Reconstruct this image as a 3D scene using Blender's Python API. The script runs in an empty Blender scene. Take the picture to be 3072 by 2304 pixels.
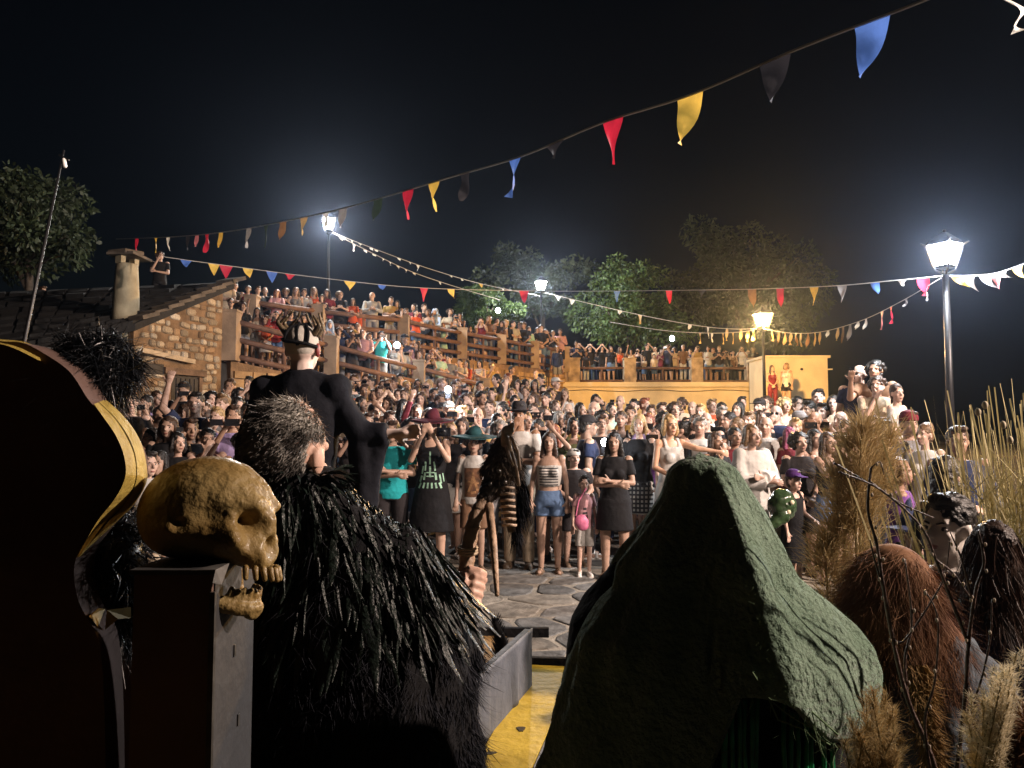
import bpy, bmesh, math, random
import numpy as np
from mathutils import Vector, Matrix, Euler
from mathutils.bvhtree import BVHTree
from mathutils import noise as mnoise
rnd = random.Random(7)
nrg = np.random.default_rng(11)
scene = bpy.context.scene
COL = scene.collection
R = math.radians

# ---------------------------------------------------------------- camera
FPX, TH, CZ = 770.0, math.atan(48 / 770.0), 1.5
cam_d = bpy.data.cameras.new("camera")
cam_d.sensor_width = 36.0
cam_d.lens = 36.0 * FPX / 1024.0
cam_d.clip_start, cam_d.clip_end = 0.05, 500
cam = bpy.data.objects.new("camera", cam_d)
cam.location = (0, 0, CZ)
cam.rotation_euler = (math.pi / 2 + TH, 0, 0)
COL.objects.link(cam)
scene.camera = cam

# ---------------------------------------------------------------- night sky, moon, exposure
world = bpy.data.worlds.new("World")
scene.world = world
world.use_nodes = True
wn = world.node_tree
wn.nodes.clear()
w_out = wn.nodes.new("ShaderNodeOutputWorld")
w_bg = wn.nodes.new("ShaderNodeBackground")
w_sky = wn.nodes.new("ShaderNodeTexSky")
w_sky.sky_type = 'NISHITA'
w_sky.sun_disc = False
w_sky.sun_elevation = R(28)
w_sky.sun_rotation = R(140)
w_bg.inputs["Strength"].default_value = 0.0006
wn.links.new(w_sky.outputs[0], w_bg.inputs[0])
wn.links.new(w_bg.outputs[0], w_out.inputs[0])
moon_d = bpy.data.lights.new("moon", 'SUN')
moon_d.energy = 0.012
moon_d.angle = R(0.5)
moon_d.color = (1.0, 0.95, 0.86)
moon = bpy.data.objects.new("moon", moon_d)
moon.rotation_euler = (R(62), 0, R(140))
COL.objects.link(moon)
scene.view_settings.view_transform = 'Standard'
scene.view_settings.look = 'None'
scene.view_settings.exposure = 0.0
scene.view_settings.gamma = 1.0
scene.view_settings.use_curve_mapping = False
scene.render.engine = 'CYCLES'
cy = scene.cycles
cy.use_denoising = True
scene.render.filter_size = 1.9
cy.max_bounces = 6
cy.diffuse_bounces = 3
cy.glossy_bounces = 2
cy.transmission_bounces = 3
cy.transparent_max_bounces = 8
cy.volume_bounces = 0
cy.sample_clamp_indirect = 3.0
cy.caustics_reflective = False
cy.caustics_refractive = False
KEY, KEY_COL = 13500.0, (1.0, 0.77, 0.64)
L_RIGHT, L_UP1, L_UP2, L_SODIUM, L_PHONE = 1700.0, 2800.0, 2600.0, 6800.0, 8.0
FLOOD = 1800.0
HAZE = 0.0006

# ---------------------------------------------------------------- helpers
def P(px, py, d):
    """world point seen at pixel (px, py) of the 1024x768 frame, d metres ahead"""
    x, y = (px - 512) / FPX, (384 - py) / FPX
    dy = math.cos(TH) - y * math.sin(TH)
    dz = math.sin(TH) + y * math.cos(TH)
    t = d / dy
    return Vector((x * t, d, CZ + dz * t))

def tag(o, label=None, cat=None, group=None, kind=None):
    if label: o["label"] = label
    if cat: o["category"] = cat
    if group: o["group"] = group
    if kind: o["kind"] = kind
    return o

def empty(name, loc=(0, 0, 0), rz=0.0, sc=1.0):
    o = bpy.data.objects.new(name, None)
    o.location = loc
    o.rotation_euler = (0, 0, rz)
    o.scale = (sc, sc, sc)
    o.empty_display_size = 0.1
    COL.objects.link(o)
    return o

def thing(name, label, cat, loc=(0, 0, 0), rz=0.0, group=None, sc=1.0):
    return tag(empty(name, loc, rz, sc), label, cat, group)

def link(name, mesh, parent=None, color=None):
    o = bpy.data.objects.new(name, mesh)
    COL.objects.link(o)
    if parent is not None: o.parent = parent
    if color is not None: o.color = (*color[:3], 1.0)
    return o

def mesh_from(name, verts, faces, mat=None, smooth=False):
    me = bpy.data.meshes.new(name)
    me.from_pydata([tuple(v) for v in verts], [], [tuple(f) for f in faces])
    if mat is not None: me.materials.append(mat)
    if smooth and len(me.polygons): me.polygons.foreach_set("use_smooth", [True] * len(me.polygons))
    me.update()
    return me

def quads_np(name, V, Q, mat, smooth=True):
    """V (n,3), Q (m,4) arrays -> mesh, quickly"""
    me = bpy.data.meshes.new(name)
    V = np.ascontiguousarray(V, dtype=np.float32); Q = np.ascontiguousarray(Q, dtype=np.int32)
    me.vertices.add(len(V)); me.vertices.foreach_set("co", V.ravel())
    k = Q.shape[1]
    me.loops.add(Q.size); me.loops.foreach_set("vertex_index", Q.ravel())
    me.polygons.add(len(Q))
    me.polygons.foreach_set("loop_start", np.arange(0, Q.size, k, dtype=np.int32))
    if smooth: me.polygons.foreach_set("use_smooth", np.ones(len(Q), dtype=bool))
    if mat is not None: me.materials.append(mat)
    me.update(calc_edges=True)
    return me

class MB:
    """collects primitives into one mesh"""
    def __init__(s): s.v, s.f = [], []
    def add(s, v, f):
        n = len(s.v)
        s.v += [tuple(a) for a in v]
        s.f += [tuple(i + n for i in q) for q in f]
        return s
    def box(s, c, size, rot=None, taper=1.0):
        hx, hy, hz = size[0] / 2, size[1] / 2, size[2] / 2
        v = [Vector((sx * hx * (taper if sz > 0 else 1), sy * hy * (taper if sz > 0 else 1), sz * hz)) for sz in (-1, 1) for sy in (-1, 1) for sx in (-1, 1)]
        if rot is not None: v = [rot @ a for a in v]
        v = [a + Vector(c) for a in v]
        return s.add(v, [(0, 2, 3, 1), (4, 5, 7, 6), (0, 1, 5, 4), (2, 6, 7, 3), (0, 4, 6, 2), (1, 3, 7, 5)])
    def bar(s, a, b, w, h=None, up=(0, 0, 1)):
        a, b = Vector(a), Vector(b); h = h or w
        d = (b - a); L = d.length; d.normalize()
        x = d.cross(Vector(up))
        if x.length < 1e-4: x = Vector((1, 0, 0))
        x.normalize(); z = x.cross(d)
        v = [p + x * sx * w / 2 + z * sz * h / 2 for p in (a, b) for sx, sz in ((-1, -1), (1, -1), (1, 1), (-1, 1))]
        return s.add(v, [(3, 2, 1, 0), (4, 5, 6, 7), (0, 1, 5, 4), (1, 2, 6, 5), (2, 3, 7, 6), (3, 0, 4, 7)])
    def tube(s, pts, rad, n=8, cap=True, asp=(1, 1)):
        pts = [Vector(p) for p in pts]; m = len(pts)
        rad = [rad] * m if not hasattr(rad, "__len__") else rad
        ref = None; v = []
        for i, p in enumerate(pts):
            d = (pts[min(i + 1, m - 1)] - pts[max(i - 1, 0)]).normalized()
            if ref is None:
                ref = Vector((1, 0, 0)) if abs(d.x) < 0.9 else Vector((0, 1, 0))
            x = (ref - d * ref.dot(d)).normalized(); y = d.cross(x); ref = x
            for k in range(n):
                a = 2 * math.pi * k / n
                v.append(p + x * math.cos(a) * rad[i] * asp[0] + y * math.sin(a) * rad[i] * asp[1])
        f = [(i * n + k, i * n + (k + 1) % n, (i + 1) * n + (k + 1) % n, (i + 1) * n + k) for i in range(m - 1) for k in range(n)]
        if cap: f += [tuple(range(n - 1, -1, -1)), tuple((m - 1) * n + k for k in range(n))]
        return s.add(v, f)
    def capsule(s, a, b, r0, r1, n=12, asp=(1, 1)):
        a, b = Vector(a), Vector(b); d = (b - a)
        d = d.normalized() if d.length > 1e-6 else Vector((0, 0, 1))
        pts, rr = [], []
        for t in (0.97, 0.75, 0.4): pts.append(a - d * r0 * t); rr.append(r0 * math.sqrt(1 - t * t))
        pts.append(a); rr.append(r0); pts.append(b); rr.append(r1)
        for t in (0.4, 0.75, 0.97): pts.append(b + d * r1 * t); rr.append(r1 * math.sqrt(1 - t * t))
        return s.tube(pts, rr, n, True, asp)
    def ball(s, c, r, n=12, m=8, rot=None):
        r = (r, r, r) if not hasattr(r, "__len__") else r
        v = [Vector((0, 0, r[2]))]
        for i in range(1, m):
            t = math.pi * i / m
            for k in range(n):
                a = 2 * math.pi * k / n
                v.append(Vector((r[0] * math.sin(t) * math.cos(a), r[1] * math.sin(t) * math.sin(a), r[2] * math.cos(t))))
        v.append(Vector((0, 0, -r[2])))
        if rot is not None: v = [rot @ q for q in v]
        v = [q + Vector(c) for q in v]
        f = [(0, 1 + k, 1 + (k + 1) % n) for k in range(n)]
        for i in range(m - 2):
            for k in range(n):
                f.append((1 + i * n + k, 1 + (i + 1) * n + k, 1 + (i + 1) * n + (k + 1) % n, 1 + i * n + (k + 1) % n))
        e = len(v) - 1
        f += [(e, 1 + (m - 2) * n + (k + 1) % n, 1 + (m - 2) * n + k) for k in range(n)]
        return s.add(v, f)
    def loft(s, rings, n=20):
        """rings: (z, rx, ry, x, y)"""
        v = []
        for z, rx, ry, x, y in rings:
            for k in range(n):
                a = 2 * math.pi * k / n
                v.append((x + rx * math.cos(a), y + ry * math.sin(a), z))
        m = len(rings)
        f = [(i * n + k, i * n + (k + 1) % n, (i + 1) * n + (k + 1) % n, (i + 1) * n + k) for i in range(m - 1) for k in range(n)]
        f += [tuple(range(n - 1, -1, -1)), tuple((m - 1) * n + k for k in range(n))]
        return s.add(v, f)
    def prism(s, poly, z0, z1):
        n = len(poly)
        v = [(x, y, z0) for x, y in poly] + [(x, y, z1) for x, y in poly]
        f = [tuple(range(n - 1, -1, -1)), tuple(range(n, 2 * n))] + [(i, (i + 1) % n, n + (i + 1) % n, n + i) for i in range(n)]
        return s.add(v, f)
    def mesh(s, name, mat=None, smooth=False): return mesh_from(name, s.v, s.f, mat, smooth)
    def obj(s, name, mat=None, parent=None, smooth=False, color=None):
        return link(name, s.mesh(name, mat, smooth), parent, color)

_tex = {}
def clouds(scale):
    if scale not in _tex:
        t = bpy.data.textures.new("folds", 'CLOUDS'); t.noise_scale = scale; t.noise_depth = 2
        _tex[scale] = t
    return _tex[scale]

def remesh(mb, name, voxel, mat, smooth=3, fold=0.0, fscale=0.12, factor=0.5):
    me = mb.mesh(name + "_raw")
    o = bpy.data.objects.new(name + "_raw", me); COL.objects.link(o)
    m = o.modifiers.new("r", 'REMESH'); m.mode = 'VOXEL'; m.voxel_size = voxel; m.use_smooth_shade = True
    if smooth:
        k = o.modifiers.new("s", 'SMOOTH'); k.iterations = smooth; k.factor = factor
    if fold:
        d = o.modifiers.new("d", 'DISPLACE'); d.texture = clouds(fscale); d.strength = fold; d.mid_level = 0.5
    dg = bpy.context.evaluated_depsgraph_get(); dg.update()
    out = bpy.data.meshes.new_from_object(o.evaluated_get(dg), depsgraph=dg)
    out.name = name
    bpy.data.objects.remove(o); bpy.data.meshes.remove(me)
    out.materials.clear(); out.materials.append(mat)
    out.polygons.foreach_set("use_smooth", [True] * len(out.polygons))
    return out

def ribbons(name, root, direc, length, width, mat, droop=0.0, side=None, segs=3, curl=0.0, shape='blade', ground=None):
    """many thin tapering blades: root (n,3), direc (n,3) unit, length (n,), width (n,)"""
    root = np.asarray(root, float); direc = np.asarray(direc, float)
    n = len(root)
    length = np.broadcast_to(np.asarray(length, float), (n,)); width = np.broadcast_to(np.asarray(width, float), (n,))
    if side is None:
        r = nrg.normal(size=(n, 3)); side = np.cross(direc, r)
    side = side / (np.linalg.norm(side, axis=1, keepdims=True) + 1e-9)
    bend = np.cross(direc, side)
    cur = nrg.normal(size=(n, 1)) * curl
    dr = np.broadcast_to(np.asarray(droop, float), (n,))[:, None]
    V = np.zeros((n, (segs + 1) * 2, 3)); 
    for i in range(segs + 1):
        t = i / segs
        p = root + direc * (length[:, None] * t) + bend * (cur * length[:, None] * t * t)
        p[:, 2:3] -= dr * length[:, None] * t * t
        if shape == 'blade': w = width * (1 - t * 0.93)
        elif shape == 'leaf': w = width * (0.25 + 1.5 * math.sin(math.pi * min(1, t * 0.9 + 0.08)) * 0.5)
        else: w = width
        if shape == 'leaf' and i == segs: w = width * 0.06
        V[:, 2 * i] = p - side * (w[:, None] / 2); V[:, 2 * i + 1] = p + side * (w[:, None] / 2)
    base = np.arange(n)[:, None, None] * (segs + 1) * 2
    q = np.array([[2 * i, 2 * i + 1, 2 * i + 3, 2 * i + 2] for i in range(segs)])[None]
    return quads_np(name, V.reshape(-1, 3), (base + q).reshape(-1, 4), mat)

def unit(a): 
    a = np.asarray(a, float); return a / (np.linalg.norm(a, axis=-1, keepdims=True) + 1e-9)

def surf_samples(me, n, cond=None):
    """area-weighted random points + normals on a mesh"""
    me.calc_loop_triangles()
    T = np.zeros(len(me.loop_triangles) * 3, np.int32); me.loop_triangles.foreach_get("vertices", T); T = T.reshape(-1, 3)
    V = np.zeros(len(me.vertices) * 3, np.float32); me.vertices.foreach_get("co", V); V = V.reshape(-1, 3).astype(float)
    a, b, c = V[T[:, 0]], V[T[:, 1]], V[T[:, 2]]
    N = np.cross(b - a, c - a); A = np.linalg.norm(N, axis=1)
    if cond is not None: A = A * cond((a + b + c) / 3, unit(N))
    k = nrg.choice(len(T), n, p=A / A.sum())
    u = nrg.random((n, 2)); m = u.sum(1) > 1; u[m] = 1 - u[m]
    p = a[k] + (b[k] - a[k]) * u[:, :1] + (c[k] - a[k]) * u[:, 1:]
    return p, unit(N[k])

# ---------------------------------------------------------------- materials
_mats = {}
def mat(name, col=(.5, .5, .5), rough=0.7, var=0.15, scale=8.0, bump=0.0, bscale=None, spec=0.5, metal=0.0, objcol=False,
        col2=None, ramp=(0.35, 0.65), sheen=0.0, coat=0.0, trans=0.0, sss=0.0, coords='Object', detail=4.0):
    if name in _mats: return _mats[name]
    m = bpy.data.materials.new(name); m.use_nodes = True
    nt = m.node_tree; N, L = nt.nodes, nt.links
    b = N["Principled BSDF"]
    b.inputs["Roughness"].default_value = rough
    b.inputs["Specular IOR Level"].default_value = spec
    b.inputs["Metallic"].default_value = metal
    if sheen: b.inputs["Sheen Weight"].default_value = sheen; b.inputs["Sheen Roughness"].default_value = 0.5
    if coat: b.inputs["Coat Weight"].default_value = coat; b.inputs["Coat Roughness"].default_value = 0.15
    if sss:
        b.inputs["Subsurface Weight"].default_value = sss; b.inputs["Subsurface Radius"].default_value = (0.01, 0.004, 0.002)
    tc = N.new("ShaderNodeTexCoord")
    nz = N.new("ShaderNodeTexNoise"); nz.inputs["Scale"].default_value = scale; nz.inputs["Detail"].default_value = detail
    L.new(tc.outputs[coords], nz.inputs["Vector"])
    rp = N.new("ShaderNodeValToRGB")
    rp.color_ramp.elements[0].position, rp.color_ramp.elements[1].position = ramp
    if objcol:
        oi = N.new("ShaderNodeObjectInfo")
        rp.color_ramp.elements[0].color = (1 - var,) * 3 + (1,); rp.color_ramp.elements[1].color = (1 + var,) * 3 + (1,)
        mx = N.new("ShaderNodeMix"); mx.data_type = 'RGBA'; mx.blend_type = 'MULTIPLY'; mx.inputs["Factor"].default_value = 1.0
        L.new(nz.outputs["Fac"], rp.inputs["Fac"])
        L.new(oi.outputs["Color"], mx.inputs["A"]); L.new(rp.outputs["Color"], mx.inputs["B"])
        src = mx.outputs["Result"]
    else:
        c2 = col2 if col2 is not None else tuple(c * (1 + var) for c in col)
        c1 = col if col2 is not None else tuple(c * (1 - var) for c in col)
        rp.color_ramp.elements[0].color = (*c1, 1); rp.color_ramp.elements[1].color = (*c2, 1)
        L.new(nz.outputs["Fac"], rp.inputs["Fac"]); src = rp.outputs["Color"]
    L.new(src, b.inputs["Base Color"])
    if bump:
        bn = N.new("ShaderNodeTexNoise"); bn.inputs["Scale"].default_value = bscale or scale * 4; bn.inputs["Detail"].default_value = 5.0
        L.new(tc.outputs[coords], bn.inputs["Vector"])
        bp = N.new("ShaderNodeBump"); bp.inputs["Strength"].default_value = bump; bp.inputs["Distance"].default_value = 0.02
        L.new(bn.outputs["Fac"], bp.inputs["Height"]); L.new(bp.outputs["Normal"], b.inputs["Normal"])
    if trans:
        tr = N.new("ShaderNodeBsdfTranslucent"); ms = N.new("ShaderNodeMixShader"); ms.inputs[0].default_value = trans
        L.new(src, tr.inputs["Color"]); L.new(b.outputs[0], ms.inputs[1]); L.new(tr.outputs[0], ms.inputs[2])
        L.new(ms.outputs[0], N["Material Output"].inputs["Surface"])
    _mats[name] = m
    return m

def emit_mat(name, col, strength, glass=False):
    m = bpy.data.materials.new(name); m.use_nodes = True
    nt = m.node_tree; N, L = nt.nodes, nt.links
    N.remove(N["Principled BSDF"])
    e = N.new("ShaderNodeEmission"); e.inputs["Color"].default_value = (*col, 1); e.inputs["Strength"].default_value = strength
    if glass:
        t = N.new("ShaderNodeBsdfTransparent"); a = N.new("ShaderNodeAddShader")
        L.new(e.outputs[0], a.inputs[0]); L.new(t.outputs[0], a.inputs[1]); L.new(a.outputs[0], N["Material Output"].inputs["Surface"])
    else:
        L.new(e.outputs[0], N["Material Output"].inputs["Surface"])
    m.cycles.emission_sampling = 'NONE' if glass else 'AUTO'
    return m

M_SKIN = mat("skin", objcol=True, rough=0.5, var=0.10, scale=14, bump=0.05, bscale=60, spec=0.35)
M_HAIR = mat("hair", objcol=True, rough=0.45, var=0.45, scale=30, bump=0.5, bscale=70, spec=0.4)
M_CLOTH = mat("cloth", objcol=True, rough=0.85, var=0.14, scale=7, bump=0.25, bscale=26, spec=0.2)
M_EYE = mat("eye_dark", (.015, .01, .008), rough=0.3, var=0.1)
M_LIP = mat("lips", objcol=True, rough=0.5, var=0.05)
M_SHOE = mat("shoe", objcol=True, rough=0.6, var=0.1, scale=20)
M_GLASSY = mat("black_plastic", (.012, .012, .014), rough=0.15, var=0.1)
M_STEEL = mat("dark_iron", (.02, .02, .022), rough=0.4, var=0.2, scale=20, metal=0.3)
# ================================================================ terrain
U_LINE = [(-40, 16), (-6.98, 20.5), (-5.57, 22), (-3.4, 24), (-1.75, 27), (-.38, 29), (.93, 31), (2.3, 33), (60, 33)]
L_LINE = [(-40, 15.5), (-8.5, 16), (-6.23, 17), (-4.47, 19), (-2.6, 21.5), (-.84, 24), (1.5, 27), (2.3, 33), (60, 33)]
def interp(line, x):
    for (x0, y0), (x1, y1) in zip(line, line[1:]):
        if x <= x1: return y0 + (y1 - y0) * max(0, (x - x0)) / (x1 - x0)
    return line[-1][1]
def ramp_z(x): return min(3.2, max(1.15, 2.8 - 0.19 * (x + 5)))
def plaza_z(y): return 0.105 * min(9.2, max(0.0, y - 9))
def ground_z(x, y):
    if x > 1.25 and y < 7: return -.35 * min(1, (x - 1.25) / .3) * min(1, (7 - y) / .8)
    if y > interp(U_LINE, x): return 4.0 if x < 2.3 else 3.66 if x < 11.6 else 1.1
    if y > interp(L_LINE, x) and x < 2.3: return ramp_z(x)
    return plaza_z(y)

M_EARTH = mat("packed_earth", (.05, .045, .04), rough=.95, var=.3, scale=1.5, bump=.4, bscale=12)
xs = np.concatenate([np.arange(-60, -12, 4.0), np.arange(-12, 14, .5), np.arange(14, 64, 4.0)])
ys = np.concatenate([np.arange(-12, 2, 2.0), np.arange(2, 36, .5), np.arange(36, 130, 6.0)])
gv = [(x, y, ground_z(x, y) - 0.03) for y in ys for x in xs]
nx = len(xs)
gf = [(j * nx + i, j * nx + i + 1, (j + 1) * nx + i + 1, (j + 1) * nx + i) for j in range(len(ys) - 1) for i in range(nx - 1)]
tag(link("ground", mesh_from("ground", gv, gf, M_EARTH)), kind="structure")

# ---------------------------------------------------------------- flagstone paving, one object per stone
M_MORTAR = mat("mortar", (.25, .225, .185), rough=.95, var=.25, scale=5, bump=.5, bscale=40)
M_FLAG = mat("flagstone", objcol=True, rough=.75, var=.4, scale=6, bump=.5, bscale=25, spec=.3)
px0, px1, py0, py1, st = -2.5, 3.0, 2.6, 9.4, .46
paving = tag(link("paving", mesh_from("mortar_bed", [(px0 - 3, py0, .004), (1.2, py0, .004), (1.2, py1, .004), (px0 - 3, py1, .004), (1.2, 7.05, .004), (px1 + 3, 7.05, .004), (px1 + 3, py1, .004)], [(0, 1, 4, 2, 3), (4, 5, 6, 2)], M_MORTAR)), kind="structure")
gi, gj = int((px1 - px0) / st), int((py1 - py0) / st)
site = {(i, j): (px0 + (i + .5 + rnd.uniform(-.42, .42) + .25 * (j % 2)) * st, py0 + (j + .5 + rnd.uniform(-.4, .4)) * st) for i in range(-2, gi + 2) for j in range(-2, gj + 2)}
def clip(poly, mx, my, nxx, nyy):
    out = []
    for k in range(len(poly)):
        a, b = poly[k], poly[(k + 1) % len(poly)]
        da, db = (a[0] - mx) * nxx + (a[1] - my) * nyy, (b[0] - mx) * nxx + (b[1] - my) * nyy
        if da <= 0: out.append(a)
        if da * db < 0:
            t = da / (da - db); out.append((a[0] + (b[0] - a[0]) * t, a[1] + (b[1] - a[1]) * t))
    return out
for i in range(gi):
    for j in range(gj):
        sx, sy = site[i, j]
        poly = [(sx - 1, sy - 1), (sx + 1, sy - 1), (sx + 1, sy + 1), (sx - 1, sy + 1)]
        for di in range(-2, 3):
            for dj in range(-2, 3):
                if (di or dj) and (i + di, j + dj) in site:
                    ox, oy = site[i + di, j + dj]; dx, dy = ox - sx, oy - sy; L = math.hypot(dx, dy)
                    g = rnd.uniform(.012, .03)
                    poly = clip(poly, (sx + ox) / 2 - dx / L * g, (sy + oy) / 2 - dy / L * g, dx, dy)
        if len(poly) < 3 or (sx > 1.05 and sy < 7.3): continue
        # knock the corners off
        pr = []
        for k in range(len(poly)):
            a, b, c = poly[k - 1], poly[k], poly[(k + 1) % len(poly)]
            pr += [(b[0] + (a[0] - b[0]) * .2, b[1] + (a[1] - b[1]) * .2), (b[0] + (c[0] - b[0]) * .2, b[1] + (c[1] - b[1]) * .2)]
        h = rnd.uniform(.005, .013); n = len(pr)
        tx, ty = rnd.uniform(-.012, .012), rnd.uniform(-.012, .012)
        v = [(x - sx, y - sy, 0) for x, y in pr] + [((x - sx) * .97, (y - sy) * .97, h * .7) for x, y in pr] + [((x - sx) * .9, (y - sy) * .9, h + (x - sx) * tx + (y - sy) * ty) for x, y in pr]
        f = [(k, (k + 1) % n, n + (k + 1) % n, n + k) for k in range(n)] + [(n + k, n + (k + 1) % n, 2 * n + (k + 1) % n, 2 * n + k) for k in range(n)] + [tuple(range(2 * n, 3 * n))]
        s = rnd.uniform(.6, 1.15); w = rnd.random()
        c = (.16 * s, .16 * s, .155 * s) if w < .6 else (.19 * s, .172 * s, .145 * s)
        o = link("flagstone", mesh_from("flagstone", v, f, M_FLAG), paving, c); o.location = (sx, sy, .004)

# ================================================================ stone house
M_STONE = mat("rubble_stone", objcol=True, rough=.9, var=.3, scale=9, bump=.6, bscale=30)
M_PLASTER = mat("clay_mortar", (.19, .12, .065), rough=.95, var=.35, scale=4, bump=.7, bscale=20)
M_WOOD = mat("weathered_wood", (.13, .08, .05), rough=.8, var=.35, scale=5, bump=.4, bscale=30)
M_DOOR = mat("dark_door_wood", (.025, .022, .022), rough=.7, var=.3, scale=8)
M_SLATE = mat("roof_slab", (.017, .016, .015), rough=.9, var=.4, scale=3, bump=.5, bscale=14)
def stone_mesh(k):
    b = MB(); r = random.Random(k)
    n = 8
    ring = [(math.cos(2 * math.pi * i / n), math.sin(2 * math.pi * i / n)) for i in range(n)]
    ring = [(abs(c) ** .6 * math.copysign(.5, c) * r.uniform(.82, 1.0), abs(s) ** .6 * math.copysign(.5, s) * r.uniform(.82, 1.0)) for c, s in ring]
    v = [(x, 0, z) for x, z in ring] + [(x * .95, -.55, z * .95) for x, z in ring] + [(x * .62, -1, z * .62) for x, z in ring]
    f = [(i, (i + 1) % n, n + (i + 1) % n, n + i) for i in range(n)] + [(n + i, n + (i + 1) % n, 2 * n + (i + 1) % n, 2 * n + i) for i in range(n)] + [tuple(range(2 * n, 3 * n))]
    return mesh_from("stone", v, f, M_STONE)
STONES = [stone_mesh(k) for k in range(7)]
hA, hB = P(134, 325, 14.5), P(223, 286, 16.5)
hu = Vector((hB.x - hA.x, hB.y - hA.y, 0)); HL = hu.length; hu.normalize()
hn = Vector((hu.y, -hu.x, 0))
h_rot = math.atan2(hu.y, hu.x)
house = thing("stone_house", "low rubble stone house with a dark slab roof left of the crowd", "house", (hA.x, hA.y, 0), h_rot)
def top_z(u): return hA.z + (hB.z - hA.z) * u / HL
wall = MB()
wall.add([(0, 0, .3), (HL, 0, .3), (HL, 0, top_z(HL)), (0, 0, top_z(0)), (0, .5, .3), (HL, .5, .3), (HL, .5, top_z(HL)), (0, .5, top_z(0))],
         [(0, 1, 2, 3), (5, 4, 7, 6), (1, 5, 6, 2), (4, 0, 3, 7), (3, 2, 6, 7)])
wall.obj("wall", M_PLASTER, house)
du0, du1, dz0, dz1 = .83, 1.52, .6, 2.62
z = .9
while z < hB.z - .1:
    hh = rnd.uniform(.10, .17); u = rnd.uniform(-.05, .06)
    while u < HL - .08:
        ww = rnd.uniform(.11, .27)
        inside = (du0 - .12 < u + ww / 2 < du1 + .12 and z < dz1 + .22)
        if u > .02 and u + ww < HL and z + hh < top_z(u) - .02 and not inside and rnd.random() < .93:
            o = link("stone", rnd.choice(STONES), house)
            o.location = (u + ww / 2, -.001, z + hh / 2 + rnd.uniform(-.015, .015)); o.scale = (ww * rnd.uniform(1.0, 1.15), rnd.uniform(.03, .07), hh * rnd.uniform(.95, 1.15))
            o.rotation_euler = (0, rnd.uniform(-.15, .15), 0)
            b = rnd.uniform(.5, 1.25); k = rnd.random()
            o.color = (.42 * b, .33 * b, .22 * b, 1) if k < .55 else (.34 * b, .22 * b, .12 * b, 1) if k < .7 else (.5 * b, .43 * b, .33 * b, 1)
        u += ww + .012
    z += hh + .01
door = MB().box(((du0 + du1) / 2, -.02, (dz0 + dz1) / 2), (du1 - du0, .06, dz1 - dz0)).obj("door", M_DOOR, house)
for k in range(6):
    MB().box((du0 + .06 + k * .115, -.062, (dz0 + dz1) / 2), (.085, .024, dz1 - dz0 - .08)).obj("plank", M_DOOR, door)
MB().box(((du0 + du1) / 2, -.06, dz1 + .09), (du1 - du0 + .35, .12, .13)).obj("lintel", M_WOOD, house)
for s in (du0 - .05, du1 + .05): MB().box((s, -.045, (dz0 + dz1) / 2), (.08, .1, dz1 - dz0)).obj("door_post", M_WOOD, house)
M_PALE = mat("pale_beam", (.42, .33, .22), rough=.8, var=.2, scale=6, bump=.3)
MB().bar((.1, -.09, 3.05), (1.35, -.11, 2.93), .1, .09).obj("beam", M_PALE, house)
MB().box((.42, -.06, 2.72), (.44, .05, .2)).obj("board", M_DOOR, house)
# roof
hC, hD = P(-90, 296, 19.5), P(-90, 372, 12.5)
house.matrix_world  # parent space: build roof in world and undo the parent's transform
hinv = (Matrix.Translation(house.location) @ Matrix.Rotation(h_rot, 4, 'Z')).inverted()
rA, rB = hA + hn * .22 - hu * .15, hB + hn * .22 + Vector((0, .2, .1))
def roof_pt(s, t):  # s along verge 0..1 (low..high), t to the left 0..1
    lo = rA.lerp(hD, t); hi = rB.lerp(hC, t)
    return lo.lerp(hi, s)
rb = MB()
tops = [roof_pt(s, t) for s, t in ((0, 0), (1, 0), (1, 1), (0, 1))]
rb.add([hinv @ p for p in tops] + [hinv @ (p - Vector((0, 0, .14))) for p in tops], [(0, 1, 2, 3), (7, 6, 5, 4), (0, 4, 5, 1), (1, 5, 6, 2), (2, 6, 7, 3), (3, 7, 4, 0)])
roof = rb.obj("roof", M_SLATE, house)
sl = MB()
for i in range(9):
    for k in range(15):
        t0 = k / 15 + rnd.uniform(-.01, .01); t1 = t0 + .062; s0, s1 = i / 9, i / 9 + .125
        e = rnd.uniform(.0, .07)
        q = [roof_pt(s0, t0 + .004), roof_pt(min(1, s1), t0 + .004), roof_pt(min(1, s1), t1), roof_pt(s0, t1)]
        up = [Vector((0, 0, .04 + e)), Vector((0, 0, .01)), Vector((0, 0, .01)), Vector((0, 0, .04 + e))]
        sl.add([hinv @ (a + b) for a, b in zip(q, up)] + [hinv @ a for a in q], [(0, 1, 2, 3), (4, 0, 3, 7), (5, 1, 0, 4), (7, 3, 2, 6)])
tag(sl.obj("roof_slabs", M_SLATE, roof), kind="stuff")
M_VERGE = mat("verge_slab", (.11, .09, .07), rough=.9, var=.3, scale=5, bump=.5)
for k in range(9):
    a = rA.lerp(rB, k / 9); b = rA.lerp(rB, (k + 1.35) / 9)
    v = MB().bar(a + Vector((0, 0, .1)), b + Vector((0, 0, .05)), rnd.uniform(.34, .5), rnd.uniform(.05, .08))
    v.v = [tuple(hinv @ Vector(p)) for p in v.v]
    v.obj("verge_slab", M_VERGE, roof)
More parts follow.
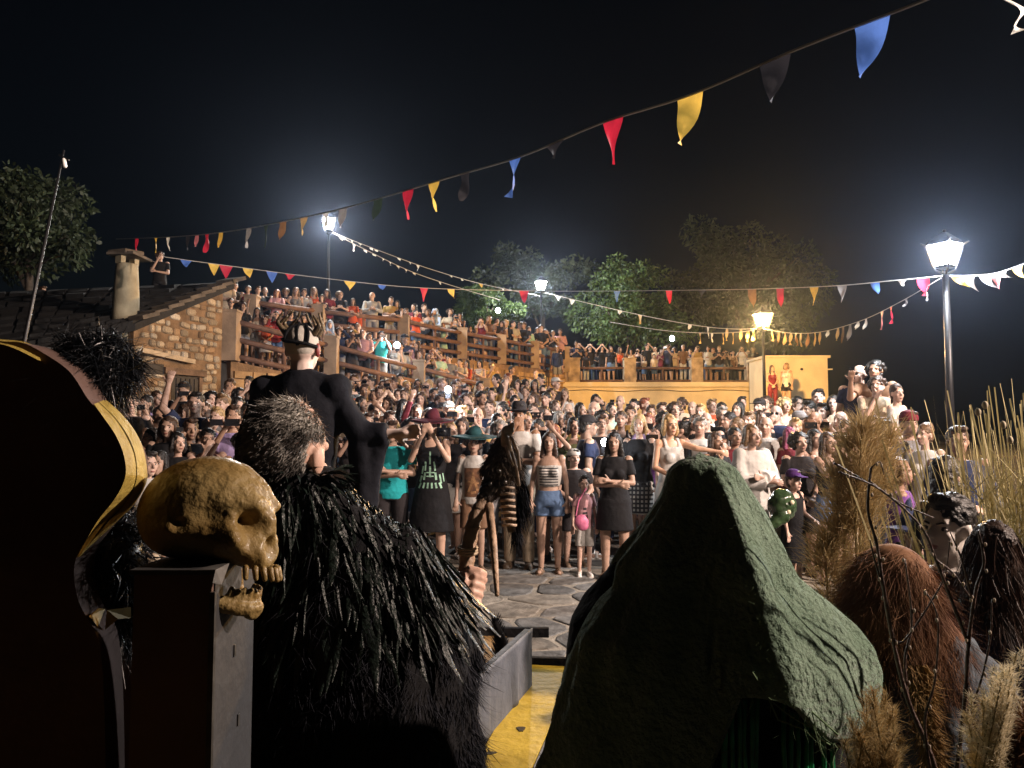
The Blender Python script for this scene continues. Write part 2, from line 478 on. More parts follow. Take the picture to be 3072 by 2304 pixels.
# chimney
M_CHIM = mat("limewashed_chimney", (.36, .32, .22), rough=.9, var=.25, scale=3, bump=.4, bscale=12)
cc = P(126, 302, 14.75)
ch = MB().loft([(cc.z - .9, .25, .25, 0, 0), (cc.z + .1, .235, .235, 0, 0), (cc.z + .72, .195, .195, 0, 0), (cc.z + .74, .17, .17, 0, 0)], 20)
co = hinv @ Vector((cc.x, cc.y, 0))
ch.v = [(x + co.x, y + co.y, zz) for x, y, zz in ch.v]
chim = ch.obj("chimney", M_CHIM, house, True)
for dx in (-.15, .15): MB().box((co.x + dx, co.y, cc.z + .8), (.1, .16, .14)).obj("cap_support", M_CHIM, chim)
MB().box((co.x + .05, co.y, cc.z + .89), (.62, .55, .05), Euler((0, .05, .3)).to_matrix()).obj("cap_slab", M_VERGE, chim)
MB().box((co.x - .03, co.y, cc.z + .96), (.46, .42, .07), Euler((0, -.08, .1)).to_matrix()).obj("cap_stone", M_VERGE, chim)

# ================================================================ retaining walls and timber fences
M_WALLST = mat("lit_wall_stone", (.34, .22, .11), rough=.9, var=.4, scale=2.5, bump=.7, bscale=8)
def stone_wall(name, label, pts, zb, zt, th=.45):
    t = thing(name, label, "wall")
    b, s = MB(), MB()
    for (x0, y0), (x1, y1) in zip(pts, pts[1:]):
        a0, a1 = Vector((x0, y0, 0)), Vector((x1, y1, 0)); d = (a1 - a0); L = d.length; d.normalize(); nrm = Vector((d.y, -d.x, 0))
        top0, top1, bot0, bot1 = zt(x0), zt(x1), zb(x0), zb(x1)
        q = [Vector((x0, y0, bot0)), Vector((x1, y1, bot1)), Vector((x1, y1, top1)), Vector((x0, y0, top0))]
        bk = [p - nrm * th for p in q]
        b.add(q + bk, [(0, 1, 2, 3), (5, 4, 7, 6), (3, 2, 6, 7), (0, 3, 7, 4), (1, 5, 6, 2)])
        zz = max(bot0, bot1) - .2
        while zz < max(top0, top1):
            h = rnd.uniform(.16, .28); u = rnd.uniform(0, .1)
            while u < L:
                w = rnd.uniform(.25, .6); um = u + w / 2
                zt_here = top0 + (top1 - top0) * min(1, um / L)
                if zz + h < zt_here and u + w < L:
                    c = a0 + d * um + Vector((0, 0, zz + h / 2)) + nrm * .03
                    s.bar(c - d * (w / 2 - .015), c + d * (w / 2 - .015), rnd.uniform(.06, .12), h - .03)
                u += w
            zz += h
    b.obj("core", M_PLASTER, t)
    tag(s.obj("stones", M_WALLST, t), kind="stuff")
    return t
U_PTS = [(-6.98, 20.5), (-5.57, 22), (-3.4, 24), (-1.75, 27), (-.38, 29), (.93, 31), (2.3, 33)]
L_PTS = [(-6.23, 17), (-4.47, 19), (-2.6, 21.5), (-.84, 24), (.6, 25.85)]
stone_wall("retaining_wall", "high ochre stone retaining wall under the upper timber fence", U_PTS, lambda x: ramp_z(x) - .3, lambda x: 4.06)
stone_wall("retaining_wall", "low stone retaining wall under the sloping ramp fence", L_PTS, lambda x: .9, lambda x: ramp_z(x) + .04)

M_POST = mat("concrete_post", (.30, .22, .15), rough=.85, var=.25, scale=3, bump=.3, bscale=14)
M_RAIL = mat("timber_rail", (.14, .075, .05), rough=.75, var=.3, scale=5, bump=.3, bscale=20)
def fence(name, label, posts, zf, hp, wp, rails, rail_r, matp=M_POST, skip=()):
    t = thing(name, label, "fence")
    for i, (x, y) in enumerate(posts):
        zb = zf(x)
        MB().box((x, y, zb + hp / 2), (wp, wp, hp)).obj("post", matp, t)
        MB().box((x, y, zb + hp + .025), (wp * 1.12, wp * 1.12, .05)).obj("post_cap", matp, t)
    for i, ((x0, y0), (x1, y1)) in enumerate(zip(posts, posts[1:])):
        if i in skip: continue
        for r in rails:
            a, b = Vector((x0, y0, zf(x0) + r)), Vector((x1, y1, zf(x1) + r + rnd.uniform(-.02, .02)))
            d = (b - a).normalized()
            MB().tube([a + d * wp * .45, a.lerp(b, .5) + Vector((0, 0, -.012)), b - d * wp * .45], [rail_r, rail_r * 1.08, rail_r * .95], 8).obj("rail", M_RAIL, t, True)
        m = [(x0 + (x1 - x0) * .5, y0 + (y1 - y0) * .5)]
        for mx, my in m:
            MB().tube([(mx, my, zf(mx) - .02), (mx, my, zf(mx) + rails[0])], .05, 8).obj("stake", M_RAIL, t, True)
    return t
fence("timber_fence", "timber rail fence stepping down the ramp between thick square posts", [(-6.23, 17), (-4.47, 19), (-2.6, 21.5), (-.84, 24)], lambda x: ramp_z(x) + .04, 1.08, .31, (.9, .5, .12), .065)
fence("timber_fence", "timber rail fence along the upper walkway above the stone wall", U_PTS, lambda x: 4.06, 1.05, .33, (.92, .55, .2), .07)

# ================================================================ right-hand terrace
M_YEL = mat("terrace_plaster", (.72, .60, .40), rough=.85, var=.12, scale=1.2, bump=.25, bscale=10)
terr = thing("terrace_wall", "pale plastered wall below the terrace, lit orange by the lamp", "wall", (0, 33, 0))
MB().box((6.7, .2, 2.2), (9.2, .4, 2.86)).obj("wall", M_YEL, terr)
MB().box((6.7, .1, 3.53), (9.3, .55, .2)).obj("coping", M_YEL, terr)
MB().tube([(2.4 + k * .8, -.03, 3.27 + .04 * math.sin(k * 1.7)) for k in range(11)], .015, 6).obj("cable", M_STEEL, terr)
tp = [P(574, 381, 33), P(630, 381, 33), P(697, 381, 33), P(753, 381, 33)]
M_PILLAR = mat("rough_pillar", (.36, .27, .18), rough=.9, var=.4, scale=3.5, bump=.6, bscale=10)
fence("terrace_fence", "rail fence with four rough masonry pillars on the plastered terrace", [(p.x, 33.15) for p in tp], lambda x: 3.635, 1.0, .5, (.62, .06), .055, M_PILLAR)
fence("terrace_fence", "short dark rail fence joining the stone wall to the plastered terrace", [(2.35, 33.05), (tp[0].x - .3, 33.15)], lambda x: 3.64, .8, .16, (.6, .3), .05)
bt = P(796, 356, 30)
booth = thing("utility_hut", "plain pale flat-roofed hut lit orange beside the terrace steps", "hut", (bt.x, 31, 0))
MB().box((0, 0, 2.6), (2.45, 2.0, 3.6)).obj("wall", M_YEL, booth)
MB().box((0, 0, 4.44), (2.62, 2.2, .09)).obj("roof", M_YEL, booth)
MB().box((.1, -1.03, 1.9), (1.0, .05, 1.8)).obj("door", M_DOOR, booth)
MB().tube([(-.1, 0, 4.45), (-.1, 0, 4.7)], .05, 8).obj("vent_pipe", M_STEEL, booth)
MB().tube([(.2, -1.0, 3.95), (.2, -1.06, 3.95)], .05, 8).obj("bracket", M_STEEL, booth)
MB().bar((1.2, -.9, 3.95), (1.42, -1.0, 3.95), .07, .05).obj("wall_lamp", M_YEL, booth)
steps = thing("stone_steps", "stone steps climbing beside the pale hut", "steps", (9.3, 26.2, 0))
for k in range(5): MB().box((0, k * .35, 1.2 + k * .115), (3.6, .36 if k < 4 else 2.2, .25 + k * .23)).obj("step", M_EARTH if False else M_STONE, steps, color=(.16, .13, .1))
M_BENCH = mat("planter_stone", (.09, .085, .08), rough=.9, var=.3, scale=4, bump=.5)
bank = thing("stone_planter", "low stone planter wall that onlookers stand on at the right", "planter", (4.75, 10.2, 0))
MB().box((0, 0, .3), (2.2, 1.9, .6)).obj("wall", M_BENCH, bank)
MB().box((0, 0, .63), (2.3, 2.0, .06)).obj("coping", M_BENCH, bank)

# ================================================================ trees
M_LEAF = mat("leaves", (.05, .085, .025), rough=.55, var=.5, scale=1.2, trans=.35, spec=.4)
M_LEAFD = mat("dark_leaves", (.035, .05, .022), rough=.6, var=.5, scale=.8, trans=.3)
M_BARK = mat("bark", (.06, .045, .035), rough=.95, var=.35, scale=6, bump=.8, bscale=18)
def tree(label, base, height, cen, rad, n, leaf, m=M_LEAF, clumps=26, spikes=(), flat=1.0, name="tree"):
    t = thing(name, label, "tree", base)
    b = Vector(base); c = Vector(cen) - b
    cl = []
    for k in range(clumps):
        v = Vector(nrg.normal(size=3)); v.normalize(); r = nrg.random() ** .45
        cl.append((c + Vector((v.x * rad[0] * r, v.y * rad[1] * r, v.z * rad[2] * r)), rnd.uniform(.22, .42) * min(rad)))
    for s, r in spikes: cl.append((Vector(s) - b, r))
    tb = MB()
    tr0 = .05 * height * .45
    top = Vector((c.x * .6, c.y * .6, c.z - rad[2] * .2))
    tb.tube([(0, 0, -.1), (rnd.uniform(-.1, .1), 0, top.z * .35), top * .7 + Vector((.1, 0, 0)), top], [tr0 * 1.3, tr0, tr0 * .75, tr0 * .5], 9)
    tb.obj("trunk", M_BARK, t, True)
    for k in range(min(9, len(cl))):
        e = cl[k][0]; s = top * rnd.uniform(.55, .98)
        MB().tube([s, s.lerp(e, .5) + Vector((0, 0, .2)), e], [tr0 * .45, tr0 * .3, tr0 * .1], 6).obj("limb", M_BARK, t, True)
    w = np.array([r ** 2 for _, r in cl]); idx = nrg.choice(len(cl), n, p=w / w.sum())
    C = np.array([tuple(q) for q, _ in cl])[idx]; rr = np.array([r for _, r in cl])[idx]
    d = unit(nrg.normal(size=(n, 3))); q = nrg.random(n) ** .35
    p = C + d * (rr * q)[:, None] * np.array([1.15, 1.15, flat])
    ax = unit(d * .6 + nrg.normal(size=(n, 3)) * .6 + np.array([0, 0, -.25]))
    me = ribbons("crown", p, ax, leaf * nrg.uniform(.7, 1.35, n), leaf * .55, m, shape='leaf', segs=2, droop=.1)
    link("crown", me, t)
    return t
def at(px, py, d): return tuple(P(px, py, d))
tree("big dim tree rising behind the slab roof at far left", (-16.4, 26, 4), 7, at(22, 232, 26), (2.6, 2.5, 2.0), 9000, .2, M_LEAFD, 34)
tree("small tree glowing green in the light of a phone near the upper fence", (-1.1, 35.5, 4), 3.6, at(488, 306, 35.5), (1.75, 1.3, 1.0), 7000, .15, M_LEAF, 26)
tree("dim tree standing behind the middle white street lamp", (1.6, 41, 4), 7, at(540, 283, 41), (3.6, 2, 2.2), 6000, .22, M_LEAFD, 26)
tree("leafy tree with an upright leading shoot at the middle of the terrace", (5.8, 37, 3.66), 6.5, at(630, 308, 37), (2.5, 1.8, 1.9), 12000, .17, M_LEAF, 36,
     spikes=[(at(617, 262, 37), .45), (at(614, 272, 37), .6), (at(600, 283, 37), .5), (at(585, 300, 37), .5), (at(655, 276, 37), .6), (at(680, 330, 36), .8), (at(640, 332, 36), .8), (at(660, 338, 36), .7), (at(610, 335, 36), .6)])
tree("tall broad tree behind the orange street lamp", (13.5, 43, 1.1), 10, at(745, 292, 43), (3.9, 3, 3.4), 14000, .24, M_LEAFD, 46,
     spikes=[(at(700, 232, 43), 1.0), (at(715, 245, 43), 1.2), (at(680, 290, 43), 1.2)])

# ================================================================ street lamps
M_PANE_W = emit_mat("white_lamp_glass", (.95, .98, 1.0), 16.0, True)
M_PANE_O = emit_mat("orange_lamp_glass", (1.0, .50, .08), 6.0, True)
def street_lamp(label, x, y, zg, zc, pane, power, color, sc=1.0, rz=.3, rad=.12, light=True, aim=None):
    t = thing("street_lamp", label, "street lamp", (x, y, zg), rz, "lantern street lamps")
    h = zc - zg; s = sc
    MB().loft([(0, .16, .16, 0, 0), (.25, .15, .15, 0, 0), (.3, .09, .09, 0, 0), (.8, .075, .075, 0, 0), (.85, .095, .095, 0, 0), (.9, .06, .06, 0, 0)], 14).obj("base", M_STEEL, t, True)
    MB().tube([(0, 0, .85), (0, 0, h - .36 * s)], [.05, .038], 10).obj("post", M_STEEL, t, True)
    zb, zt, wb, wt = h - .21 * s, h + .21 * s, .13 * s, .225 * s
    for sx, sy in ((1, 1), (-1, 1), (-1, -1), (1, -1)):
        MB().tube([(0, 0, h - .36 * s), (sx * wb * .9, sy * wb * .9, zb - .06 * s), (sx * wb, sy * wb, zb)], .012, 6).obj("bracket", M_STEEL, t)
        MB().bar((sx * wb, sy * wb, zb), (sx * wt, sy * wt, zt), .02, .02).obj("frame_bar", M_STEEL, t)
        MB().tube([(sx * wt, sy * wt, zt), (sx * wt * 1.3, sy * wt * 1.3, zt + .05 * s)], [.02, .008], 6).obj("corner_finial", M_STEEL, t)
    MB().box((0, 0, zb), (2 * wb, 2 * wb, .03)).obj("floor_plate", M_STEEL, t)
    for k in range(4):
        a = k * math.pi / 2; c, sn = math.cos(a), math.sin(a)
        q = [(-wb * .9, -wb * .98, zb + .02), (wb * .9, -wb * .98, zb + .02), (wt * .93, -wt * .98, zt - .01), (-wt * .93, -wt * .98, zt - .01)]
        link("pane", mesh_from("pane", [(c * a0 - sn * b0, sn * a0 + c * b0, z0) for a0, b0, z0 in q], [(0, 1, 2, 3)], pane), t)
    rf = MB()
    for k, (w, zz) in enumerate(((wt * 1.08, zt), (wt * .8, zt + .1 * s), (wt * .35, zt + .2 * s), (.03, zt + .24 * s))):
        rf.v += [(w, w, zz), (-w, w, zz), (-w, -w, zz), (w, -w, zz)]
        if k: rf.f += [(4 * k - 4 + i, 4 * k - 4 + (i + 1) % 4, 4 * k + (i + 1) % 4, 4 * k + i) for i in range(4)]
    rf.f += [(12, 13, 14, 15)]
    rf.obj("roof", M_STEEL, t)
    MB().ball((0, 0, zt + .27 * s), .035 * s, 8, 6).obj("finial", M_STEEL, t, True)
    if light:
        ld = bpy.data.lights.new("lamp_bulb", 'SPOT' if aim else 'POINT')
        if aim: ld.spot_size = R(74); ld.spot_blend = .5
        ld.energy = power; ld.color = color; ld.shadow_soft_size = rad
        lo = bpy.data.objects.new("lamp_bulb", ld); COL.objects.link(lo); lo.parent = t; lo.location = (0, 0, h)
        if aim: lo.rotation_mode = 'QUATERNION'; lo.rotation_quaternion = (Matrix.Rotation(-rz, 3, 'Z') @ (Vector(aim) - Vector((x, y, zc)))).to_track_quat('-Z', 'Y')
    return t
lp = P(945, 256, 9.5); street_lamp("white lantern street lamp on a tall post above the reeds at right", lp.x, 9.5, 0, lp.z, M_PANE_W, L_RIGHT, (.92, .96, 1), .66, .5)
lp = P(329, 225, 24); street_lamp("white lantern street lamp standing highest, over the upper fence at left", lp.x, 24, 4, lp.z, M_PANE_W, L_UP1, (1, .97, .92), .86)
lp = P(541, 286, 34); street_lamp("small white lantern street lamp between the two green trees", lp.x, 34, 4, lp.z, M_PANE_W, L_UP2, (1, .97, .92), .95)
lp = P(763, 321, 21.5); street_lamp("orange lantern street lamp in front of the pale terrace", lp.x, 21.5, plaza_z(21.5), lp.z, M_PANE_O, L_SODIUM, (1.0, .54, .16), .9)
# the lamp that lights the stage stands just outside the picture, to the right of the camera
street_lamp("tall lantern street lamp right of the stage, outside the picture", 10.6, 1.6, 0, 6.7, M_PANE_W, KEY, KEY_COL, 1.2, .3, .14, aim=(-1.8, 9.0, .6))

# stage floodlight on a stand, outside the picture on the right, turned towards the onlookers
fl_p, fl_t = Vector((5.2, 2.1, 4.1)), Vector((-2.2, 13.0, 1.5))
flood = thing("stage_floodlight", "stage floodlight on a tall stand right of the reeds, outside the picture", "floodlight", (fl_p.x, fl_p.y, ground_z(fl_p.x, fl_p.y)))
fz = flood.location.z
MB().tube([(0, 0, 0), (0, 0, fl_p.z - fz - .22)], [.03, .022], 10).obj("pole", M_STEEL, flood, True)
for k in range(3): MB().tube([(0, 0, .75), (.55 * math.cos(k * 2.1), .55 * math.sin(k * 2.1), .02)], .016, 8).obj("leg", M_STEEL, flood, True)
fq = (fl_t - fl_p).to_track_quat('-Z', 'Y'); fm3 = fq.to_matrix(); fh = Vector((0, 0, fl_p.z - fz))
hd = MB()
for c, sz in (((0, 0, .12), (.42, .3, .02)), ((.2, 0, .03), (.02, .3, .2)), ((-.2, 0, .03), (.02, .3, .2)), ((0, .14, .03), (.42, .02, .2)), ((0, -.14, .03), (.42, .02, .2))): hd.box(fm3 @ Vector(c) + fh, sz, fm3)
hd.obj("housing", M_STEEL, flood)
link("glass", mesh_from("glass", [fm3 @ Vector(q) + fh for q in ((-.18, -.12, -.05), (.18, -.12, -.05), (.18, .12, -.05), (-.18, .12, -.05))], [(0, 1, 2, 3)], M_PANE_W), flood)
fd = bpy.data.lights.new("flood_bulb", 'SPOT'); fd.energy = FLOOD; fd.color = KEY_COL; fd.spot_size = R(92); fd.spot_blend = .6; fd.shadow_soft_size = .3
fo_ = bpy.data.objects.new("flood_bulb", fd); COL.objects.link(fo_); fo_.parent = flood; fo_.location = fh; fo_.rotation_mode = 'QUATERNION'; fo_.rotation_quaternion = fq

# ================================================================ bunting
M_FLAGC = mat("pennant_cloth", objcol=True, rough=.6, var=.12, scale=12, trans=.35, bump=.15, bscale=30, spec=.4)
M_CORD = mat("pale_cord", (.45, .43, .4), rough=.8, var=.1)
FC = dict(b=(.07, .16, .5), y=(.75, .5, .09), r=(.5, .02, .05), k=(.02, .02, .025), w=(.75, .75, .72), g=(.3, .3, .32), n=(.3, .16, .07), p=(.6, .2, .22), t=(.55, .38, .16), d=(.03, .05, .035))
def spline(pts, n=60):
    pts = [Vector(p) for p in pts]; out = []
    for i in range(len(pts) - 1):
        p0, p1, p2, p3 = pts[max(i - 1, 0)], pts[i], pts[i + 1], pts[min(i + 2, len(pts) - 1)]
        for k in range(n):
            t = k / n
            out.append(.5 * ((2 * p1) + (p2 - p0) * t + (2 * p0 - 5 * p1 + 4 * p2 - p3) * t * t + (3 * p1 - p0 - 3 * p2 + p3) * t ** 3))
    out.append(pts[-1]); return out
def scr(p):
    v = p - Vector((0, 0, CZ)); f = v.y * math.cos(TH) + v.z * math.sin(TH); u = -v.y * math.sin(TH) + v.z * math.cos(TH)
    return 512 + FPX * v.x / f, 384 - FPX * u / f
def bunting(label, pts, flags, w=.19, h=.3, r=.006, wind=.25):
    line = spline([P(*p) for p in pts], 24)
    t = thing("bunting_string", label, "bunting", tuple(line[0]), group="strings of pennants")
    o = line[0]
    MB().tube([p - o for p in line], r, 5).obj("cord", M_CORD, t)
    sx = [scr(p)[0] for p in line]
    for fl in flags:
        x, c = fl[0], fl[1]; sway = fl[2] if len(fl) > 2 else rnd.uniform(-.2, .6); ln = fl[3] if len(fl) > 3 else rnd.uniform(.85, 1.15)
        i = min(range(len(sx)), key=lambda k: abs(sx[k] - x)); i = min(max(i, 1), len(line) - 2)
        d = (line[i + 1] - line[i - 1]).normalized()
        # exact place between samples
        p = line[i]
        for k in (i - 1, i):
            if min(sx[k], sx[k + 1]) <= x <= max(sx[k], sx[k + 1]) and abs(sx[k] - sx[k + 1]) > 1e-6:
                p = line[k].lerp(line[k + 1], (x - sx[k]) / (sx[k + 1] - sx[k]))
        nrm = Vector((0, 0, 1)).cross(d).normalized(); wd = w * rnd.uniform(.8, 1.1); hh = h * ln
        v = []; nu, nv = 5, 9; ph = rnd.uniform(0, 6); amp = rnd.uniform(.03, .08)
        for b in range(nv):
            tv = b / (nv - 1); hw = wd / 2 * (1 - tv * .93)
            for a in range(nu):
                u = (a / (nu - 1) * 2 - 1)
                q = p + d * (u * hw) + Vector((0, 0, -hh * tv * (1 - .25 * abs(sway) * tv))) + d * (sway * hh * tv * tv * .8)
                q += nrm * (amp * math.sin(ph + 3.4 * tv + u * 1.3) * tv + .03 * tv * math.sin(2 * u + ph))
                v.append(q - o)
        f = [(b * nu + a, b * nu + a + 1, (b + 1) * nu + a + 1, (b + 1) * nu + a) for b in range(nv - 1) for a in range(nu - 1)]
        link("pennant", mesh_from("pennant", v, f, M_FLAGC, True), t, FC[c])
    return t
bunting("longest pennant string sweeping overhead from top right to the left tree",
        [(1500, -330, 1.9), (1010, -38, 3.2), (925, 0, 3.6), (795, 50, 4.2), (690, 95, 4.7), (602, 123, 5.4), (522, 156, 6.2), (451, 177, 7.2), (384, 197, 8.3), (319, 214, 9.6), (231, 231, 12), (170, 237, 14.5), (116, 239, 17)],
        [(872, 'b', .25, 1.0), (775, 'k', .1), (690, 'y', .25, 1.05), (613, 'r', .1, 1.05), (555, 'k', .5, .4), (515, 'b', .5), (465, 'k', .1), (434, 'y', .1), (408, 'r', .1), (378, 'd', .3), (343, 'g', .2, .8), (326, 'w', .1, .6), (304, 't', .5), (283, 'n', .2), (266, 'd', .1), (249, 'g', .5), (221, 'y', .4), (207, 'r', .1), (197, 'p', .1, .7), (188, 'k', .1), (168, 'w', -.3), (156, 'y', .1), (137, 'r', .1)], .215, .31, .0085)
bunting("pennant string crossing low from the roof past the middle lamp to the right lamp",
        [(165, 257, 15), (215, 264, 15.5), (330, 279, 17), (424, 288, 18.5), (541, 291, 20.5), (620, 291, 18.5), (700, 290, 15.8), (757, 289, 14.2), (833, 286, 12), (890, 281, 10.7), (944, 276, 9.62)],
        [(186, 'b', 0, .5), (214, 'y', 0, .8), (226, 'r', 0, .9), (248, 'y', .2, .7), (272, 'b', 0, .8), (290, 'r', 0, .4), (350, 'y', 0, .7), (382, 'b', 0, .4), (424, 'r', 0), (451, 'y', .5), (524, 'r', 0), (617, 'b', 0, .9), (669, 'r', 0), (702, 'k', 0, .6), (752, 'n', 0), (780, 'r', -.1), (814, 'y', 0), (842, 'g', 0), (875, 'b', .3, .6), (902, 'w', .2, .3), (923, 'r', -.05, .8)], .27, .30, .007)
bunting("pale pennant string running from the right lamp out of the picture",
        [(946, 276, 9.6), (985, 275, 9.4), (1010, 269, 9.2), (1060, 250, 8.8)],
        [(957, 'y', .9, .8), (968, 'g', .6), (985, 'g', .8), (996, 'p', .2), (1002, 'w', .9, .6), (1017, 'y', .6)], .13, .23)
bunting("sagging pennant string from the right lamp down to the orange lamp",
        [(941, 278, 9.6), (900, 302, 11), (860, 321, 13.2), (820, 332, 16), (790, 333, 18.8), (764, 329, 21.3)],
        [(926, 'w', 0, .6), (906, 'g', .8, .4), (891, 'r', .3), (882, 'p', .5), (866, 'w', .7, .7), (858, 'w', .6, .5), (850, 'g', .3), (843, 'n', .3), (838, 't', .3), (828, 'w', .3, .5), (820, 't', .1), (815, 't', .1), (808, 'n', .1), (801, 't', .1), (796, 'n', .1), (791, 't', .2), (785, 't', .1), (779, 'n', .2), (772, 't', .1)], .16, .3)
bunting("cream pennant string from the orange lamp back to the middle lamp",
        [(763, 328, 21.3), (735, 329, 24), (700, 326, 28), (650, 317, 31), (600, 306, 33), (542, 292, 34)],
        [(753, 't', 0), (741, 't', 0), (727, 't', 0), (708, 'w', 0), (690, 'w', .4, .6), (640, 't', 0), (620, 'w', .2, .5), (572, 'w', .1, .6), (558, 'w', 0, .5)], .3, .4, .012)
bunting("shorter cream pennant string sagging left of the orange lamp",
        [(763, 328, 21.3), (740, 332, 23), (705, 333, 26), (660, 330, 29), (610, 322, 32)],
        [(748, 't', .1), (733, 't', .1), (723, 't', .1), (712, 'w', .1), (700, 't', .1)], .2, .36, .01)
bunting("upper white pennant string falling from the left lamp towards the middle lamp",
        [(331, 232, 24), (380, 251, 26.5), (430, 269, 29), (482, 284, 32), (540, 296, 33.8)],
        [(343, 'w', .5, .4), (352, 'w', .5, .3), (360, 'w', .5, .3), (371, 'w', .8, .4), (376, 'w', .8, .3), (399, 'w', .9, .4), (410, 'w', .9, .3), (418, 'w', 0, .7), (451, 'w', .8, .3), (462, 'w', .5, .3), (481, 'y', .3, .6), (503, 'w', .5, .3)], .2, .3, .012)
bunting("lower white pennant string falling from the left lamp over the upper crowd",
        [(331, 232, 24), (370, 252, 25.5), (410, 271, 27.5), (450, 285, 30), (500, 300, 33)],
        [(341, 'w', .5, .4), (354, 'w', 0, .8), (365, 'w', .6, .4), (374, 'w', .6, .3), (383, 'w', .5, .3), (390, 'w', .8, .4), (398, 'w', .7, .4), (406, 'w', .4, .4), (414, 'w', .9, .4), (440, 'w', .3, .4)], .2, .3, .012)
bunting("pennant string with one white pennant at the top right corner", [(940, -34, 3.3), (1015, 4, 3.6), (1060, 26, 3.8), (1250, 110, 4.6)], [(1020, 'w', .15, .6)], .16, .2)
# thin leaning pole by the roof
lo, hi = P(22, 352, 6.0), P(64, 150, 6.0)
pole = thing("leaning_pole", "thin leaning pole with a small white tip in front of the left tree", "pole", tuple(lo + Vector((-.12, 0, -2.9))))
b0 = pole.location
MB().tube([Vector((0, 0, 0)), lo - b0, hi - b0], [.022, .016, .008], 8).obj("shaft", M_STEEL, pole, True)
MB().capsule(P(64, 160, 6) - b0, P(65, 166, 6) - b0, .016, .016).obj("tip", mat("white_tip", (.8, .8, .78), rough=.4), pole, True)
MB().bar(P(59, 155, 6) - b0, P(69, 160, 6) - b0, .012).obj("cross_piece", M_STEEL, pole)
# ================================================================ people
# local frame: feet at the origin, facing -Y, 1.75 m tall, the person's right hand on -X
POSES = {  # (elbow, wrist) for +X side, then -X side (x mirrored when given once)
    'stand': [((.245, .03, 1.14), (.262, -.05, .90))],
    'crossed': [((.235, -.05, 1.14), (-.03, -.19, 1.17)), ((.235, -.05, 1.12), (-.05, -.20, 1.12))],
    'clasp': [((.24, -.02, 1.14), (.05, -.2, .97))],
    'phone': [((.23, -.17, 1.24), (.075, -.30, 1.50))],
    'high': [((.245, .03, 1.14), (.262, -.05, .90)), ((.27, -.17, 1.53), (.19, -.27, 1.80))],
    'side_phone': [((.245, .03, 1.14), (.2, -.1, .92)), ((.25, -.19, 1.26), (.2, -.36, 1.47))],
    'lean': [((.25, -.2, 1.13), (.07, -.30, 1.18))],
    'brow': [((.33, -.13, 1.46), (.10, -.16, 1.665)), ((.245, .03, 1.14), (.262, -.05, .90))],
    'chin': [((.225, -.1, 1.13), (-.05, -.21, 1.15)), ((.19, -.15, 1.17), (.045, -.155, 1.47))],
    'clap': [((.25, -.05, 1.15), (.045, -.27, 1.27))],
    'wave': [((.245, .03, 1.14), (.262, -.05, .90)), ((.30, -.08, 1.56), (.24, -.12, 1.84))],
    'hold': [((.245, -.02, 1.14), (.20, -.24, 1.06)), ((.245, .03, 1.14), (.262, -.05, .90))],
    'reach': [((.30, -.16, 1.36), (.50, -.28, 1.33)), ((.25, -.02, 1.15), (.1, -.2, 1.05))],
    'shade': [((.3, -.14, 1.5), (.09, -.13, 1.72))],
}
def arms(sex, pose):
    a = POSES[pose]
    out = []
    for i, s in ((0, 1), (1, -1)):
        e, w = a[min(i, len(a) - 1)]
        sh = {'m': .185, 'w': .158, 'k': .15}[sex]
        f = {'m': 1.0, 'w': .88, 'k': .85}[sex]
        out.append((Vector((s * sh, .012, 1.415)), Vector((s * e[0] * f, e[1], e[2])), Vector((s * w[0] * f, w[1], w[2])), s))
    return out
TORSO = {
    'm': [(.84, .15, .11), (.93, .168, .118), (1.06, .148, .105), (1.22, .172, .122), (1.34, .182, .115), (1.41, .165, .092), (1.46, .10, .07)],
    'w': [(.83, .155, .118), (.91, .176, .124), (1.07, .128, .094), (1.22, .146, .108), (1.34, .155, .1), (1.405, .135, .08), (1.45, .08, .06)],
    'k': [(.82, .14, .11), (.91, .148, .115), (1.06, .132, .108), (1.22, .142, .11), (1.33, .145, .1), (1.39, .125, .08), (1.44, .08, .06)]}
def tor(sex, infl, z0, z1):
    r = [(z, a + infl, b + infl, 0, .005) for z, a, b in TORSO[sex]]
    out = []
    def at_z(z):
        for p, q in zip(r, r[1:]):
            if p[0] <= z <= q[0]:
                t = (z - p[0]) / (q[0] - p[0]); return tuple(p[i] + (q[i] - p[i]) * t for i in range(5))
        return r[0] if z < r[0][0] else r[-1]
    a = at_z(z0); out.append((z0, *a[1:]))
    out += [q for q in r if z0 + .01 < q[0] < z1 - .01]
    b = at_z(z1); out.append((z1, *b[1:]))
    return out
LEGW = {'m': 1.0, 'w': 1.02, 'k': .92}
def legs(sex, crouch=False):
    w = .092 if sex != 'k' else .08
    return [(Vector((s * w, 0, .88)), Vector((s * (w + .012), -.02, .48)), Vector((s * (w + .015), .02, .085)), s) for s in (1, -1)]
def hand(mb, w, e, s, grip=False):
    d = (w - e).normalized(); up = Vector((0, -1, 0.2))
    ac = d.cross(up)
    if ac.length < .2: ac = Vector((1, 0, 0))
    ac.normalize(); nr = ac.cross(d)
    p = w + d * .085
    mb.capsule(w - d * .02, w + d * .07, .026, .036, 10, (1, .7))
    for k, L in ((-1.5, .058), (-.5, .07), (.5, .074), (1.5, .066)):
        b = p + ac * k * .0185
        m = b + d * L * .55 + ac * k * .004 - nr * .008
        mb.capsule(b - d * .01, m, .0105, .0095, 6); mb.capsule(m, m + (d - nr * .7).normalized() * L * .45, .0095, .008, 6)
    t = w + d * .03 + ac * s * .03
    mb.capsule(t, t + (d * .7 + ac * s * .7).normalized() * .06, .0125, .01, 6)
HEAD = {'m': 1.0, 'w': .97, 'k': 1.2}
